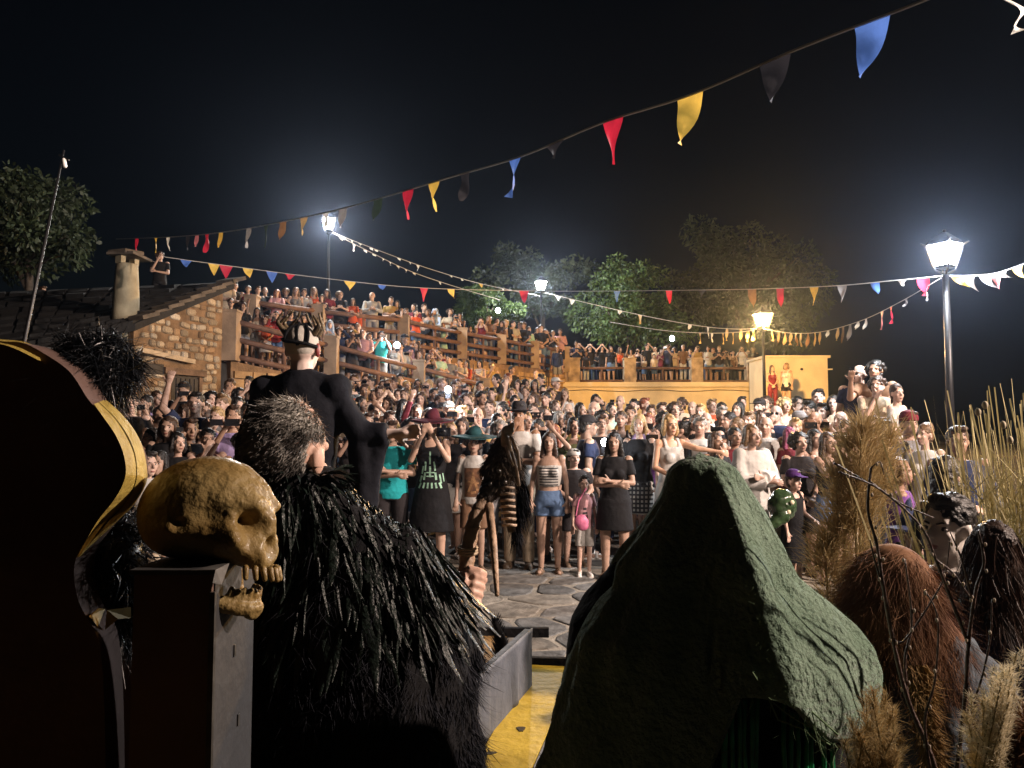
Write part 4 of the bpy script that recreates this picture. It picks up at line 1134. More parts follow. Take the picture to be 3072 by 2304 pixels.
person(588, 416, 9.2, 'm', 'hold', 'tee', 'navy', 'trousers', 'dark', 'short', 'black', hat='cap', hatc='dark', label="person in navy t-shirt with head turned away towards the left", face=1.6, **FR)
cw = person(639, 414, 8.9, 'w', 'stand', 'tee', 'black', 'skirt', 'white', 'bob', 'blond', label="person in black t-shirt and black-and-white checked skirt beside the white dress", face=-.35, shoes='shoes', **FR)
sk_o = next(o for o in cw.children if o.name.startswith("skirt"))
bmk = bmesh.new(); bmk.from_mesh(sk_o.data); bvk = BVHTree.FromBMesh(bmk); ckb = MB()
for x in np.arange(-.17, .18, .05):
    ckb.add([(lambda hh: (hh if hh is not None else Vector((x, -.2, z))) + Vector((0, -.004, 0)))(bvk.ray_cast(Vector((x + e, -1, z)), Vector((0, 1, 0)))[0]) for z in np.arange(.6, .98, .05) for e in (-.011, .011)], [(2 * i, 2 * i + 1, 2 * i + 3, 2 * i + 2) for i in range(7)])
for z in np.arange(.61, .97, .05):
    ckb.add([(lambda hh: (hh if hh is not None else Vector((x, -.2, z))) + Vector((0, -.005, 0)))(bvk.ray_cast(Vector((x, -1, z + e)), Vector((0, 1, 0)))[0]) for x in np.arange(-.18, .19, .04) for e in (-.011, .011)], [(2 * i, 2 * i + 1, 2 * i + 3, 2 * i + 2) for i in range(9)])
bmk.free(); ckb.obj("check_pattern", M_STRIPE, sk_o)
person(670, 414, 8.5, 'w', 'reach', 'dress', 'white', hair='bob', hc='blond', label="person in white sleeveless dress reaching an arm towards the checked skirt", face=.3, shoes='sandals', skin=(.5, .3, .2), **FR)
person(716, 432, 8.7, 'w', 'chin', 'tee', 'dark', 'trousers', 'black', 'long', 'brown', label="person in dark t-shirt with hand at mouth, left of the white robe", face=.5, **FR)
person(735, 427, 9.1, 'w', 'clasp', 'tee', 'maroon', 'trousers', 'black', 'pony', 'black', label="person in maroon t-shirt peering over the white-robed person's shoulder", face=.1, **FR)
person(752, 421, 7.7, 'w', 'crossed', 'robe', 'white', 'skirt', 'white', 'bob', 'light', label="person in a loose white robe with arms folded, behind the green hood", face=.35, shoes='shoes', H=1.58, **FR)
person(794, 486, 7.3, 'k', 'hold', 'dress', 'black', hair='short', hc='brown', hat='cap', hatc='deep purple', label="small child in black dress and shiny purple cap", H=1.12, face=.5, **FR)
person(800, 452, 8.1, 'w', 'clasp', 'tee', 'dark', 'shorts', 'dark', 'curly', 'black', label="person in dark t-shirt standing right behind the child in the purple cap", face=.1, **FR)
person(828, 440, 7.7, 'w', 'side_phone', 'tank', 'black', 'minis', 'denim', 'long', 'brown', label="person in black tank top and denim shorts holding a phone left of the tan grass", face=.35, **FR)
person(790, 427, 9.3, 'w', 'clasp', 'tee', 'maroon', 'trousers', 'dark', 'long', 'purple', label="person in maroon t-shirt with purple-dyed hair near the grey cap", face=.3, **FR)
person(815, 429, 8.9, 'w', 'stand', 'tank', 'brown', 'trousers', 'dark', 'long', 'black', label="person in brown tank top smiling above the raised phone at right", face=.2, **FR)
person(838, 436, 8.3, 'k', 'stand', 'tee', 'grey', 'shorts', 'dark', 'short', 'light', label="person in grey t-shirt almost hidden by the tan feathery grass", H=1.45, **FR)
person(899, 430, 6.3, 'w', 'stand', 'tee', 'purple', 'trousers', 'dark', 'bob', 'light', label="person in purple t-shirt turned in profile right of the tan grass", face=1.2, H=1.6, **FR)
person(909, 487, 5.6, 'k', 'clasp', 'tee', 'olive', 'shorts', 'dark', 'short', 'brown', hat='witch', hatc='navy', label="child in deep blue pointed hat beside the painted face", H=1.2, face=.2, **FR)
person(948, 456, 4.6, 'w', 'stand', 'tee', 'dark', 'trousers', 'dark', 'long', 'black', label="person in dark t-shirt seen behind the painted face", face=2.0, **FR)
person(957, 418, 6.6, 'm', 'clasp', 'long', 'navy', 'trousers', 'dark', 'short', 'brown', label="person in navy jacket looking upwards in front of the tall reeds", face=-.3, H=1.72, **FR)
# ---- middle of the square
def wh_mid(x, y):
    for lim, s in ((200, "below the house door"), (262, "right of the house door"), (360, "behind the pointing performer"), (420, "left of the maroon floppy hat"), (460, "behind the maroon floppy hat"), (500, "behind the teal floppy hat"), (545, "behind the dark fedora"),
                   (585, "behind the striped top"), (625, "behind the bright phone light"), (660, "behind the checked skirt"), (700, "behind the white dress"),
                   (740, "left of the white robe"), (775, "behind the white robe"), (815, "below the pale hut"), (850, "behind the raised phone"), (2000, "by the reeds")):
        if x < lim: return s
G1 = "onlookers standing in the square"
mid = [
 (131, 369, 11, D(sex='k', pose='stand', top='tank', tc='beige', hair='pony', hc='brown', H=1.05, zg=1.10, label="small child in pale vest sitting high on someone's shoulders beside the house")),
 (131, 393, 10.4, D(sex='m', pose='side_phone', tc='dark', top='tee')), (184, 372, 13, D(sex='m', tc='dark', top='tee', hat='cap', hatc='black', pose='phone', label="person in dark t-shirt and black cap standing in front of the house door")),
 (196, 391, 9.8, D(sex='m', pose='wave', top='tee', tc='navy', glasses=False, hair='short', hc='black', label="person in navy t-shirt waving one raised hand below the house door")),
 (184, 404, 10.2, D(sex='w', tc='dark')), (169, 416, 8.3, D(sex='w', pose='clasp', top='tee', tc='black', hair='long', hc='brown', label="person in shiny black top with long hair smiling left of the waving hand")), (191, 419, 8.6, D(sex='m', pose='side_phone', tc='black', top='tee')),
 (222, 388, 9.5, D(sex='m', tc='grey', top='long', hair='short', hc='light', pose='stand', label="person in grey hooded top looking at the camera right of the waver")), (238, 397, 10, D(sex='m', tc='maroon')), (248, 398, 9.6, D(sex='w', tc='dark')),
 (233, 405, 8.4, D(sex='m', pose='phone', top='tee', tc='lilac', hair='short', hc='brown', label="person in lilac t-shirt filming with a phone held level")), (151, 428, 8.6, D(sex='w', tc='black')), (208, 428, 8.2, D(sex='w', tc='dark', pose='chin')), (148, 462, 7.0, D(sex='k', top='tee', tc='white', H=1.3, label="young person in white t-shirt right beside the yellow-edged dark panel")), (159, 464, 7.2, D(sex='k', top='tee', tc='grey', H=1.3)), (243, 437, 7.9, D(sex='w', tc='dark', hair='curly')), (178, 452, 7.9, D(sex='w', tc='black', top='tee')),
 (252, 377, 13, D(sex='w', tc='mint', top='tee', pose='shade')), (271, 368, 14, D(sex='w', tc='pink')), (240, 381, 13.6), (230, 376, 14.5, D(tc='dark')), (263, 384, 12.5), (286, 372, 14), (212, 384, 12.5, D(sex='w')), (158, 381, 12.6), (146, 391, 11.4), (205, 402, 10.6), (217, 407, 9.4), (160, 406, 10),
 (596, 384, 13.5, D(sex='w', hair='long', tc='brown', face=.1)), (620, 386, 13.5, D(sex='m', tc='light blue', hair='bald')), (634, 394, 13), (645, 392, 13.2, D(sex='m', tc='dark')), (681, 391, 13.5, D(sex='m', tc='beige')), (692, 398, 12.6, D(sex='m', hc='black', face=-1.0, tc='dark')), (662, 401, 12.2), (675, 400, 11.6, D(sex='m', tc='maroon')), (651, 405, 11.8, D(hc='brown')),
 (722, 400, 12), (738, 399, 11.8, D(sex='w', hair='long', hc='black', tc='dark')), (742, 390, 14, D(sex='m')), (759, 394, 12.2, D(sex='m', tc='dark', hat='cap', hatc='dark', pose='crossed')), (766, 388, 13.2, D(sex='m', tc='dark')), (776, 405, 10.8, D(sex='m', top='tee', tc='navy', hair='bald', hc='grey', glasses=True)), (785, 397, 12, D(sex='w', hair='curly', hc='blond', tc='beige')), (722, 407, 10.9, D(sex='m', hair='short', hc='grey', tc='black')),
 (706, 412, 10.4, D(sex='m', hair='bald', tc='black')), (695, 414, 10.6, D(sex='w', hair='long', hc='brown')), (736, 418, 9.8, D(sex='w', tc='grey')), (594, 398, 11.2, D(sex='m', hair='bald', hc='grey', tc='beige')), (581, 401, 11.6, D(sex='w', tc='olive', hair='long')), (568, 402, 11.5, D(sex='m', hair='bald')), (570, 412, 10.3, D(sex='w', hc='brown')), (574, 417, 9.8, D(sex='w')), (560, 411, 10.6), (603, 410, 10.6, D(sex='w', hair='curly', hc='black', tc='white')), (621, 411, 10.5, D(sex='w')), (630, 406, 11.2, D(sex='m', tc='mustard')), (648, 413, 10.2, D(sex='w', tc='lilac', pose='phone')), (681, 421, 9.7, D(sex='w', hair='bun', hc='black', face=-1.3, tc='black')), (658, 424, 9.6, D(sex='w', tc='purple', pose='phone')), (601, 420, 9.9, D(sex='m', tc='dark')), (700, 425, 9.6), (664, 411, 10.9), (612, 401, 12), (712, 394, 13.2), (700, 404, 11.8), (728, 412, 10.5, D(sex='w')), (748, 412, 10.4, D(sex='m', tc='grey')), (761, 410, 10.6, D(sex='w')), (766, 423, 9.7, D(sex='m', tc='white', top='tee')),
 (818, 389, 12, D(sex='m', hair='short', hc='black', tc='dark')), (833, 391, 11.4, D(sex='w', hair='long', hc='black')), (808, 401, 11, D(sex='m', hc='black', tc='white')), (822, 403, 10.7, D(sex='m', tc='mustard', hair='short')), (800, 412, 9.9, D(sex='m', hat='cap', hatc='grey', tc='maroon', face=.9, pose='stand')), (814, 411, 9.8, D(sex='m', tc='olive', hc='black', skin=(.25, .14, .09))), (840, 411, 10, D(sex='m', tc='mustard', hair='bald')), (798, 396, 12.4), (795, 423, 9.5), (858, 424, 8.8, D(sex='w', tc='dark', hair='long')), (846, 420, 9, D(sex='w', tc='dark')), (871, 416, 8.8, D(sex='m', tc='white')), (909, 412, 7.9, D(sex='m', tc='grey', hat='beanie', hatc='maroon', top='tee', face=.5)), (924, 423, 7.6, D(sex='w', tc='white', top='tee')), (884, 424, 8.2, D(sex='m', tc='beige')),
 (859, 371, 10.4, D(sex='m', hair='bald', hc='grey', glasses=True, top='tee', tc='navy', pose='hold', H=1.75, zg=.66, label="person in navy t-shirt and dark glasses standing highest on the planter", where="")), (875, 372, 10.1, D(sex='m', top='tee', tc='brown', pose='side_phone', H=1.78, zg=.66, label="person in brown t-shirt holding a phone up on the planter")), (877, 391, 9.5, D(sex='m', tc='beige', top='tee', pose='chin', H=1.55, zg=.64, label="person in beige t-shirt with hand at mouth on the planter edge")), (897, 389, 9.2, D(sex='w', tc='white', top='tee', hair='pony', hc='brown', pose='crossed', H=1.6, zg=.48, face=.6, label="person in white t-shirt turned sideways at the end of the planter")),
 (388, 396, 11.6, D(sex='m', pose='shade', tc='brown')), (375, 403, 10.8), (352, 402, 11), (362, 396, 12), (404, 399, 11.4, D(sex='w')), (417, 404, 11, D(sex='w', hair='long', pose='high', tc='maroon')), (428, 408, 10.6), (449, 402, 11.2, D(sex='m', tc='white', hat='cap', hatc='white', pose='phone')), (462, 406, 11), (478, 407, 10.6, D(sex='m', top='tee', tc='grey', pose='phone', hair='bald')), (490, 400, 11.8, D(sex='m', tc='navy')), (534, 403, 11.4, D(sex='w', hair='pony')), (545, 406, 11.2, D(sex='w', tc='dark')), (515, 395, 12.4, D(sex='w', pose='wave', tc='white')), (502, 402, 11.4), (527, 412, 10.2, D(sex='w', tc='black')), (498, 413, 10), (462, 417, 9.6, D(tc='dark')), (412, 418, 9.4, D(sex='m', tc='dark')), (450, 421, 9.2, D(sex='w', tc='dark')), (500, 424, 9.2, D(sex='m', tc='black')), (538, 419, 9.5, D(sex='w', tc='pink')), (368, 413, 9.9), (352, 416, 9.6), (390, 411, 10.3), (556, 396, 12.6), (546, 392, 13.4), (533, 392, 13.2, D(sex='w')), (466, 393, 13), (482, 391, 13.4), (440, 394, 12.8), (421, 392, 13), (405, 388, 13.6), (380, 386, 13.6), (365, 384, 14), (350, 386, 13.4), (345, 394, 12.2)]
crowd(mid, wh_mid, G1)
# ---- between the square and the ramp
def wh_low(x, y):
    for lim, s in ((300, "below the ramp fence's start"), (345, "below the ramp's first rail"), (385, "below the ramp's middle"), (430, "below the ramp's last post"), (470, "left of the phone torch"), (500, "by the bright phone torch"), (530, "before the stone wall"), (2000, "at the stone wall's corner")):
        if x < lim: return s
G2 = "onlookers below the ramp fence"
low = [(272, 362, 17), (249, 374, 16), (343, 372, 17), (354, 370, 17.4), (348, 381, 16), (357, 383, 15.6, D(sex='k', H=1.3)), (330, 378, 16), (318, 374, 16.6), (371, 376, 17), (383, 374, 17.4), (395, 377, 17.2), (407, 378, 17), (418, 373, 18, D(sex='w', tc='black', top='tank', pose='chin')), (428, 376, 17.6, D(sex='w', tc='dark', top='crop')), (442, 378, 17.6, D(sex='m', tc='grey')), (454, 382, 17, D(sex='m', tc='white')), (467, 384, 16.6, D(sex='w', tc='beige', top='tank')), (480, 381, 17, D(sex='m', tc='black', pose='crossed')), (496, 369, 18.4, D(sex='m', tc='yellow', top='tee', hair='curly', hc='black', pose='stand', label="person in yellow t-shirt with a dark chest band before the stone wall")), (505, 379, 17.4, D(sex='w', tc='mustard')), (518, 378, 17.6, D(sex='w', hair='long')), (535, 376, 17.8, D(sex='w', tc='black', top='tank')), (541, 372, 18.4, D(sex='m', tc='dark')), (556, 378, 17.6, D(sex='m', tc='dark', hat='cap', hatc='white')), (543, 385, 16.6, D(sex='m', pose='phone', tc='beige')), (552, 388, 16, D(sex='w')), (565, 388, 16), (525, 386, 16.4), (512, 388, 16), (492, 388, 16), (434, 388, 15.6), (416, 386, 16), (398, 389, 15.4), (448, 391, 15), (470, 392, 15), (374, 389, 15), (338, 391, 14.6), (362, 392, 14.4), (458, 371, 18), (446, 369, 18.2), (508, 371, 18.2), (526, 369, 18.4), (388, 366, 18), (366, 366, 17.6), (400, 370, 17.8)]
crowd(low, wh_low, G2)
# ---- on the ramp
def wh_ramp(x, y):
    for lim, s in ((265, "on the ramp beside the house"), (320, "on the ramp's first bay"), (365, "by the ramp's second post"), (400, "half-way down the ramp"), (440, "by the ramp's last post"), (475, "low on the ramp"), (2000, "at the ramp's foot")):
        if x < lim: return s
G3 = "onlookers crowding the ramp"
ramp = [(257, 321, 18.6, D(sex='w', top='crop', tc='beige', bot='minis', bc='white', pose='wave')), (243, 325, 18, D(sex='w', bc='grey', bot='minis')), (276, 328, 18.6, D(sex='w', tc='red', bc='denim', bot='minis')), (290, 327, 19, D(sex='m')), (266, 330, 18.4, D(sex='k', H=1.3)), (330, 320, 21, D(sex='w', hat='scarf', hatc='light blue', tc='white', pose='clasp')), (342, 329, 20.4), (350, 327, 20.6, D(sex='w', tc='mustard')), (358, 323, 20.6, D(sex='m', top='tee', tc='black', pose='stand', H=1.8, label="person in black t-shirt leaning at the second ramp post")), (381, 331, 21, D(sex='m', tc='teal', top='tee', pose='phone')), (369, 333, 21.2), (393, 352, 22), (405, 334, 22.6, D(sex='m', tc='navy', hat='cap')), (417, 341, 22.8, D(sex='w', pose='clap')), (423, 350, 22.8, D(sex='m', tc='beige', hair='bald')), (432, 350, 23, D(sex='w', tc='mustard', pose='brow')), (411, 351, 22.4, D(sex='w', hat='scarf', hatc='pink', tc='pink')), (401, 351, 22.2, D(sex='m', tc='white')), (386, 350, 21.6, D(sex='k', H=1.2)), (374, 348, 21.2, D(sex='w')), (449, 355, 23.8, D(sex='m', tc='grey')), (460, 359, 24, D(sex='m', tc='beige', pose='clap')), (467, 360, 24.2, D(sex='w', tc='orange')), (472, 372, 22.8, D(sex='k', H=1.2)), (480, 360, 24.6, D(sex='w', tc='beige', pose='clap')), (479, 371, 23, D(sex='w', tc='white')), (488, 372, 23, D(sex='w', tc='white')), (492, 362, 25, D(sex='m', tc='mustard', top='tee')), (505, 368, 24.4, D(sex='m', hair='short', tc='beige')), (440, 362, 23), (452, 367, 22.4), (428, 362, 22.6), (418, 361, 22.4), (462, 369, 22.6), (500, 375, 22.4, D(sex='w', tc='mustard')), (512, 366, 25.4), (519, 372, 24.4), (303, 331, 19.4), (314, 333, 19.6), (438, 348, 23.4), (395, 341, 21.8, D(sex='w', tc='white')), (339, 341, 19.8), (352, 345, 20), (363, 344, 20.4), (528, 366, 25.6), (536, 363, 26.4)]
crowd(ramp, wh_ramp, G3)
# ---- the upper walkway
def wh_up(x, y):
    for lim, s in ((245, "behind the house roof"), (290, "left of the left lamp"), (318, "at the walkway's first post"), (350, "under the left lamp"), (385, "right of the left lamp"), (412, "at the walkway's second post"), (446, "left of the lit tree"), (490, "before the phone-lit tree"), (530, "right of the phone-lit tree"), (2000, "under the middle lamp")):
        if x < lim: return s
G4 = "onlookers along the upper walkway"
up = [(226, 284, 20.6, D(sex='m', hat='cap', hatc='white', tc='beige')), (235, 284, 21, D(sex='m', tc='dark')), (231, 298, 19.3, D(sex='w', top='tank', tc='olive', hair='bun', pose='stand', glasses=True)), (258, 287, 21.6, D(sex='m', tc='black', pose='crossed')), (265, 287, 22, D(sex='m', tc='black')), (277, 292, 21.4, D(sex='w', tc='pink', hair='long', hc='red', pose='lean')), (286, 288, 21.8, D(sex='w', tc='dark', pose='clap')), (296, 287, 21.8, D(sex='w', hair='long', hc='light', tc='grey')), (304, 289, 22.2, D(sex='m', tc='white')), (314, 287, 22.4, D(sex='w', hair='long', hc='light', tc='orange', pose='lean')), (327, 289, 22.6, D(sex='w', tc='maroon')), (340, 291, 22.8, D(sex='w', hair='curly', hc='light', tc='black', top='tee', pose='lean')), (346, 302, 22.2, D(sex='k', H=1.3)), (353, 298, 22.8, D(sex='w', tc='orange', top='tee', pose='lean')), (372, 292, 23.4, D(sex='m', tc='white', top='long', pose='lean', label="person in white long-sleeved shirt leaning on the walkway rail, right of the lamp")), (384, 298, 23.4, D(sex='w', tc='black', top='tee', pose='lean')), (391, 297, 24, D(sex='m', tc='mustard')), (397, 300, 24, D(sex='w', tc='black', pose='lean')), (406, 304, 24.6, D(sex='k', tc='maroon', H=1.45)), (414, 302, 25.6, D(sex='w', tc='maroon', hair='long')), (416, 311, 25, D(sex='w', tc='orange', top='tee', pose='lean', label="person in vivid orange t-shirt bent over the walkway rail")), (424, 304, 26.4, D(sex='m', tc='black')), (435, 308, 26.4, D(sex='w', tc='light blue', hat='scarf', hatc='light blue', top='long', label="person in pale blue hooded cape at the walkway rail")), (450, 306, 27.4, D(sex='m', tc='beige', top='tee', pose='lean')), (460, 308, 27.6, D(sex='w', tc='dark', pose='lean')), (443, 313, 26.8, D(sex='k', H=1.3)), (470, 315, 28, D(sex='k', H=1.35, tc='dark')), (481, 312, 28.8, D(sex='w', tc='maroon', hair='long')), (489, 310, 29.2, D(sex='m', tc='brown')), (476, 318, 28.2, D(sex='k', H=1.3)), (497, 318, 29.6), (506, 314, 30.2, D(sex='m', tc='black')), (513, 316, 30.4), (520, 317, 30.8, D(sex='m')), (529, 318, 31.2), (537, 319, 31.6), (545, 321, 32), (553, 322, 32.4), (560, 323, 32.8, D(sex='m', tc='pink')), (569, 325, 33), (576, 327, 33.4), (322, 296, 22.2), (360, 303, 23, D(sex='k', H=1.2, tc='orange')), (248, 291, 20.8), (270, 297, 20.8, D(sex='k', H=1.3)), (333, 297, 23.6), (455, 314, 27.2), (437, 305, 27.6), (428, 309, 26.2), (502, 321, 29.6), (524, 322, 30.6), (541, 325, 31.6),
      (160, 263, 19.5, D(sex='m', tc='black', top='tee', pose='chin', label="person in black t-shirt alone above the house roof right of the chimney", zg=4.5)), (101, 272, 19, D(sex='w', tc='red', label="person in red top just left of the chimney above the roof")), (72, 274, 19, D(sex='w', tc='white', label="person in white top above the roof under the left tree")), (43, 268, 19, D(sex='m', tc='dark', label="person in dark top above the roof near the leaning pole")), (17, 266, 19, D(sex='w', tc='brown', label="person in brown top at the far left edge above the roof")), (56, 270, 19.6, D(sex='w', tc='grey', label="person in grey top above the roof right of the leaning pole"))]
crowd(up, wh_up, G4)
# ---- the right-hand terrace
def wh_ter(x, y):
    for lim, s in ((572, "at the terrace's left end"), (600, "behind the terrace's first pillar"), (632, "between the first two terrace pillars"), (665, "right of the second terrace pillar"), (697, "left of the third terrace pillar"), (728, "right of the third terrace pillar"), (2000, "by the orange lamp")):
        if x < lim: return s
G5 = "onlookers on the plastered terrace"
ter = [(557, 346, 31, D(sex='w', tc='navy', zg=3.3)), (570, 346, 33.8, D(sex='w', tc='black')), (579, 344, 34, D(sex='m', tc='black', pose='brow')), (590, 346, 34.4, D(sex='m', tc='dark', pose='shade')), (602, 346, 34.2, D(sex='m', tc='black', pose='shade')), (611, 346, 34, D(sex='w', tc='black', top='tee', pose='stand')), (620, 347, 34.6), (631, 351, 33.9, D(sex='w', tc='beige', pose='high')), (638, 348, 34.6), (647, 344, 34.2, D(sex='m', tc='black', pose='brow')), (644, 359, 33.8, D(sex='k', tc='beige', H=1.15)), (654, 356, 33.8, D(sex='k', tc='beige', H=1.25)), (661, 349, 34.6, D(sex='w')), (668, 344, 34.2, D(sex='m', tc='navy')), (674, 347, 34.4, D(sex='w', tc='beige', pose='lean')), (683, 345, 34.2, D(sex='m', tc='brown')), (690, 350, 34.8), (697, 346, 34.4, D(sex='m', tc='mustard')), (708, 346, 34, D(sex='w', tc='white', pose='crossed', top='long')), (719, 346, 34.2, D(sex='m', tc='dark', pose='clap')), (725, 350, 34.2, D(sex='w', tc='dark')), (713, 352, 34.6), (733, 351, 34.4, D(sex='w', tc='brown')), (742, 346, 34, D(sex='w', tc='white', top='tee')), (753, 347, 34.2, D(sex='m', tc='dark')), (748, 350, 35), (703, 352, 34.8), (655, 346, 35), (626, 353, 34.6, D(sex='k', H=1.4)), (586, 352, 33.9, D(sex='k', H=1.4)), (596, 352, 34.8), (678, 352, 34.8, D(sex='k', H=1.4)),
       (772, 362, 27, D(sex='w', top='tank', tc='maroon', hair='long', hc='brown', bc='maroon', bot='trousers', label="person in maroon tank top standing between the orange lamp and the hut", zg=2.25, H=1.6)), (786, 361, 27, D(sex='w', top='tank', tc='white', bot='minis', bc='black', hair='bob', hc='light', pose='stand', label="person in white tank top and black shorts standing before the pale hut", zg=2.25, H=1.68)),
       (556, 344, 34.5, D(sex='k', tc='red', H=1.3, label="small person in bright red top at the end of the stone wall"))]
crowd(ter, wh_ter, G5)
# ---- phone torches
M_TORCH = emit_mat("phone_torch", (.93, .97, 1.0), 60.0)
for px, py, d, txt, k in ((448, 391, 11.0, "largest glowing phone torch, held up behind the maroon floppy hat", 14.0), (397, 346, 21.0, "glowing phone torch half-way down the ramp", 16.0), (498, 311, 33.2, "glowing phone torch lighting the tree at the upper walkway", 150.0), (672, 339, 34.6, "glowing phone torch against the leafy tree on the terrace", 140.0), (605, 444, 8.75, "dazzling phone torch in the front row beside the young person in black", .8)):
    c = P(px, py, d)
    t = thing("phone", txt, "phone", tuple(c), 0, "glowing phone torches", 1.0 if d < 15 else 1.3)
    MB().box((0, .02, -.03), (.075, .01, .15)).obj("case", M_GLASSY, t)
    MB().ball((0, .005, .02), .03 * (1 + d / 18), 12, 8).obj("torch", M_TORCH, t, True)
    ld = bpy.data.lights.new("torch_light", 'POINT'); ld.energy = L_PHONE * k; ld.color = (.92, .97, 1); ld.shadow_soft_size = .03
    lo = bpy.data.objects.new("torch_light", ld); COL.objects.link(lo); lo.parent = t; lo.location = (0, -.06, .03)
# ================================================================ the cart and its players
M_YPAINT = mat("yellow_paint", (.50, .34, .025), rough=.55, var=.3, scale=5, bump=.3, bscale=25, col2=(.58, .42, .05))
M_DECK = mat("orange_deck_wood", (.26, .15, .05), rough=.7, var=.3, scale=6, bump=.3, bscale=30)
M_TARP = mat("grey_tarp", (.075, .085, .105), rough=.65, var=.25, scale=6, bump=.4, bscale=16)
M_BLACK = mat("black_cloth", (.008, .008, .009), rough=.9, var=.3, scale=9, bump=.4, bscale=30, spec=.15)
M_PANEL = mat("dark_brown_board", (.12, .075, .062), rough=.85, var=.3, scale=4, bump=.2, bscale=20, spec=.3)
M_TRIM = mat("yellow_trim", (.27, .19, .035), rough=.6, scale=26, bump=.35, bscale=60, col2=(.40, .30, .065))
DZ = .40
cart = thing("cart", "wooden cart deck with yellow edge plank and grey tarpaulin sides", "cart", (0, 0, 0))
def pl(px, py, z):
    """point on the horizontal plane z seen at a pixel"""
    a = P(px, py, 1.0) - Vector((0, 0, CZ)); t = (z - CZ) / a.z
    return Vector((a.x * t, a.y * t, z))
A, B_, C_, D_ = pl(531, 666, DZ), pl(576, 668, DZ), pl(511, 768, DZ), pl(475, 766, DZ)
ed = (A - D_).normalized(); ex = Vector((ed.y, -ed.x, 0))
def along(p, t): return p + ed * t
Dn, Cn = along(D_, -3.2), along(C_, -3.2)
deck_poly = [(A.x, A.y), (A.x - .10, 4.25), (-2.6, 4.25), (-3.4, -.8), (Dn.x, Dn.y)]
for k in range(16):   # deck boards running across the cart
    y0, y1 = -.8 + k * .316, -.8 + (k + 1) * .316 - .008
    xr = lambda y: A.x - .1 - .02 if y > A.y else D_.x + (A.x - D_.x) * (y - D_.y) / (A.y - D_.y) - .004
    MB().prism([(-2.6, y0), (xr(y0), y0), (xr(y1), y1), (-2.6, y1)], DZ - .035, DZ - rnd.uniform(0, .004)).obj("board", M_DECK, cart)
MB().prism([(A.x, A.y), (Dn.x, Dn.y), (Cn.x, Cn.y), (B_.x, B_.y)][::-1], DZ - .03, DZ + .006).obj("edge_plank", M_YPAINT, cart)
MB().bar((A.x - .14, A.y + .03, DZ + .01), (B_.x + .25, B_.y + .03, DZ + .01), .03, .05).obj("end_strip", M_BLACK, cart)
MB().bar((-2.6, 4.27, DZ + .012), (.2, 4.27, DZ + .012), .035, .05).obj("end_strip", M_BLACK, cart)
M_SMUDGE = mat("tar_smudge", (.03, .025, .012), rough=.6)
sm = pl(521, 729, DZ + .0075); MB().prism([(sm.x + .014 * math.cos(a) * (1 + .4 * math.sin(3 * a)), sm.y + .03 * math.sin(a) * (1 + .3 * math.cos(2 * a))) for a in np.linspace(0, 6.28, 13)[:-1]], DZ + .004, DZ + .0085).obj("smudge", M_SMUDGE, cart)
sm = pl(490, 753, DZ + .0075); MB().prism([(sm.x + .02 * math.cos(a) * (1 + .5 * math.sin(2 * a)), sm.y + .012 * math.sin(a)) for a in np.linspace(0, 6.28, 11)[:-1]], DZ + .004, DZ + .0085).obj("smudge", M_SMUDGE, cart)
def cloth_sheet(name, top0, top1, drop0, drop1, m, parent, nu=34, nv=14, amp=.018, out=None, jag=0.0, thick=.006):
    d = top1 - top0; L = d.length; out = out or Vector((d.y, -d.x, 0)).normalized()
    v = []
    for j in range(nv):
        for i in range(nu):
            u, t = i / (nu - 1), j / (nv - 1)
            dr = drop0 + (drop1 - drop0) * u + jag * math.sin(9 * u + 1) * .5
            p = top0.lerp(top1, u) + Vector((0, 0, -dr * t)) + out * (amp * t * (math.sin(u * L * 16 + 1.2 * t) + .6 * math.sin(u * L * 37 + 2)) + .012 * t)
            v.append(p)
    f = [(j * nu + i, j * nu + i + 1, (j + 1) * nu + i + 1, (j + 1) * nu + i) for j in range(nv - 1) for i in range(nu - 1)]
    o = link(name, mesh_from(name, v, f, m, True), parent)
    sd = o.modifiers.new("s", 'SOLIDIFY'); sd.thickness = thick
    return o
cloth_sheet("skirt_cloth", B_ + Vector((.006, 0, 0)), Cn + Vector((.006, 0, 0)), .42, .40, M_TARP, cart, 70, 14, .02)
S0, S1 = pl(532, 687, DZ), pl(478, 751, DZ); S2 = S1 + (S1 - S0) * 1.2
sb = MB(); hgt = .245
sb.prism([(S0.x, S0.y), (S2.x, S2.y), (S2.x - .03, S2.y + .012), (S0.x - .03, S0.y + .012)][::-1], DZ, DZ + hgt).obj("side_board", M_TARP, cart)
cloth_sheet("tarp", Vector((S0.x + .004, S0.y - .01, DZ + hgt + .008)), Vector((S2.x, S2.y, DZ + hgt + .008)), hgt + .003, hgt - .004, M_TARP, cart, 60, 14, .010)
bt0 = P(472, 646, 3.35)
chain = thing("chain", "short rusty chain hanging inside the cart beside the grey sideboard", "chain", tuple(bt0))
M_RUST = mat("rusty_iron", (.07, .045, .03), rough=.6, metal=.5, var=.4, scale=30)
for k in range(8):
    p = Vector((.004 * k * 3, 0, -.02 * k)); a = k % 2
    ring = [p + Vector((.009 * math.cos(t) * (1 if a else .2), .009 * math.cos(t) * (.2 if a else 1), .015 * math.sin(t))) for t in np.linspace(0, 6.283, 11)]
    MB().tube(ring, .0035, 5, False).obj("chain_link", M_RUST, chain, True)
hf = P(498, 640, 3.45)
tail = thing("black_tail", "black furry tail standing upright behind the grey sideboard", "costume tail", tuple(pl(503, 664, DZ)))
tp0 = Vector((0, 0, 0)); tp1 = P(495, 620, 3.62) - tail.location
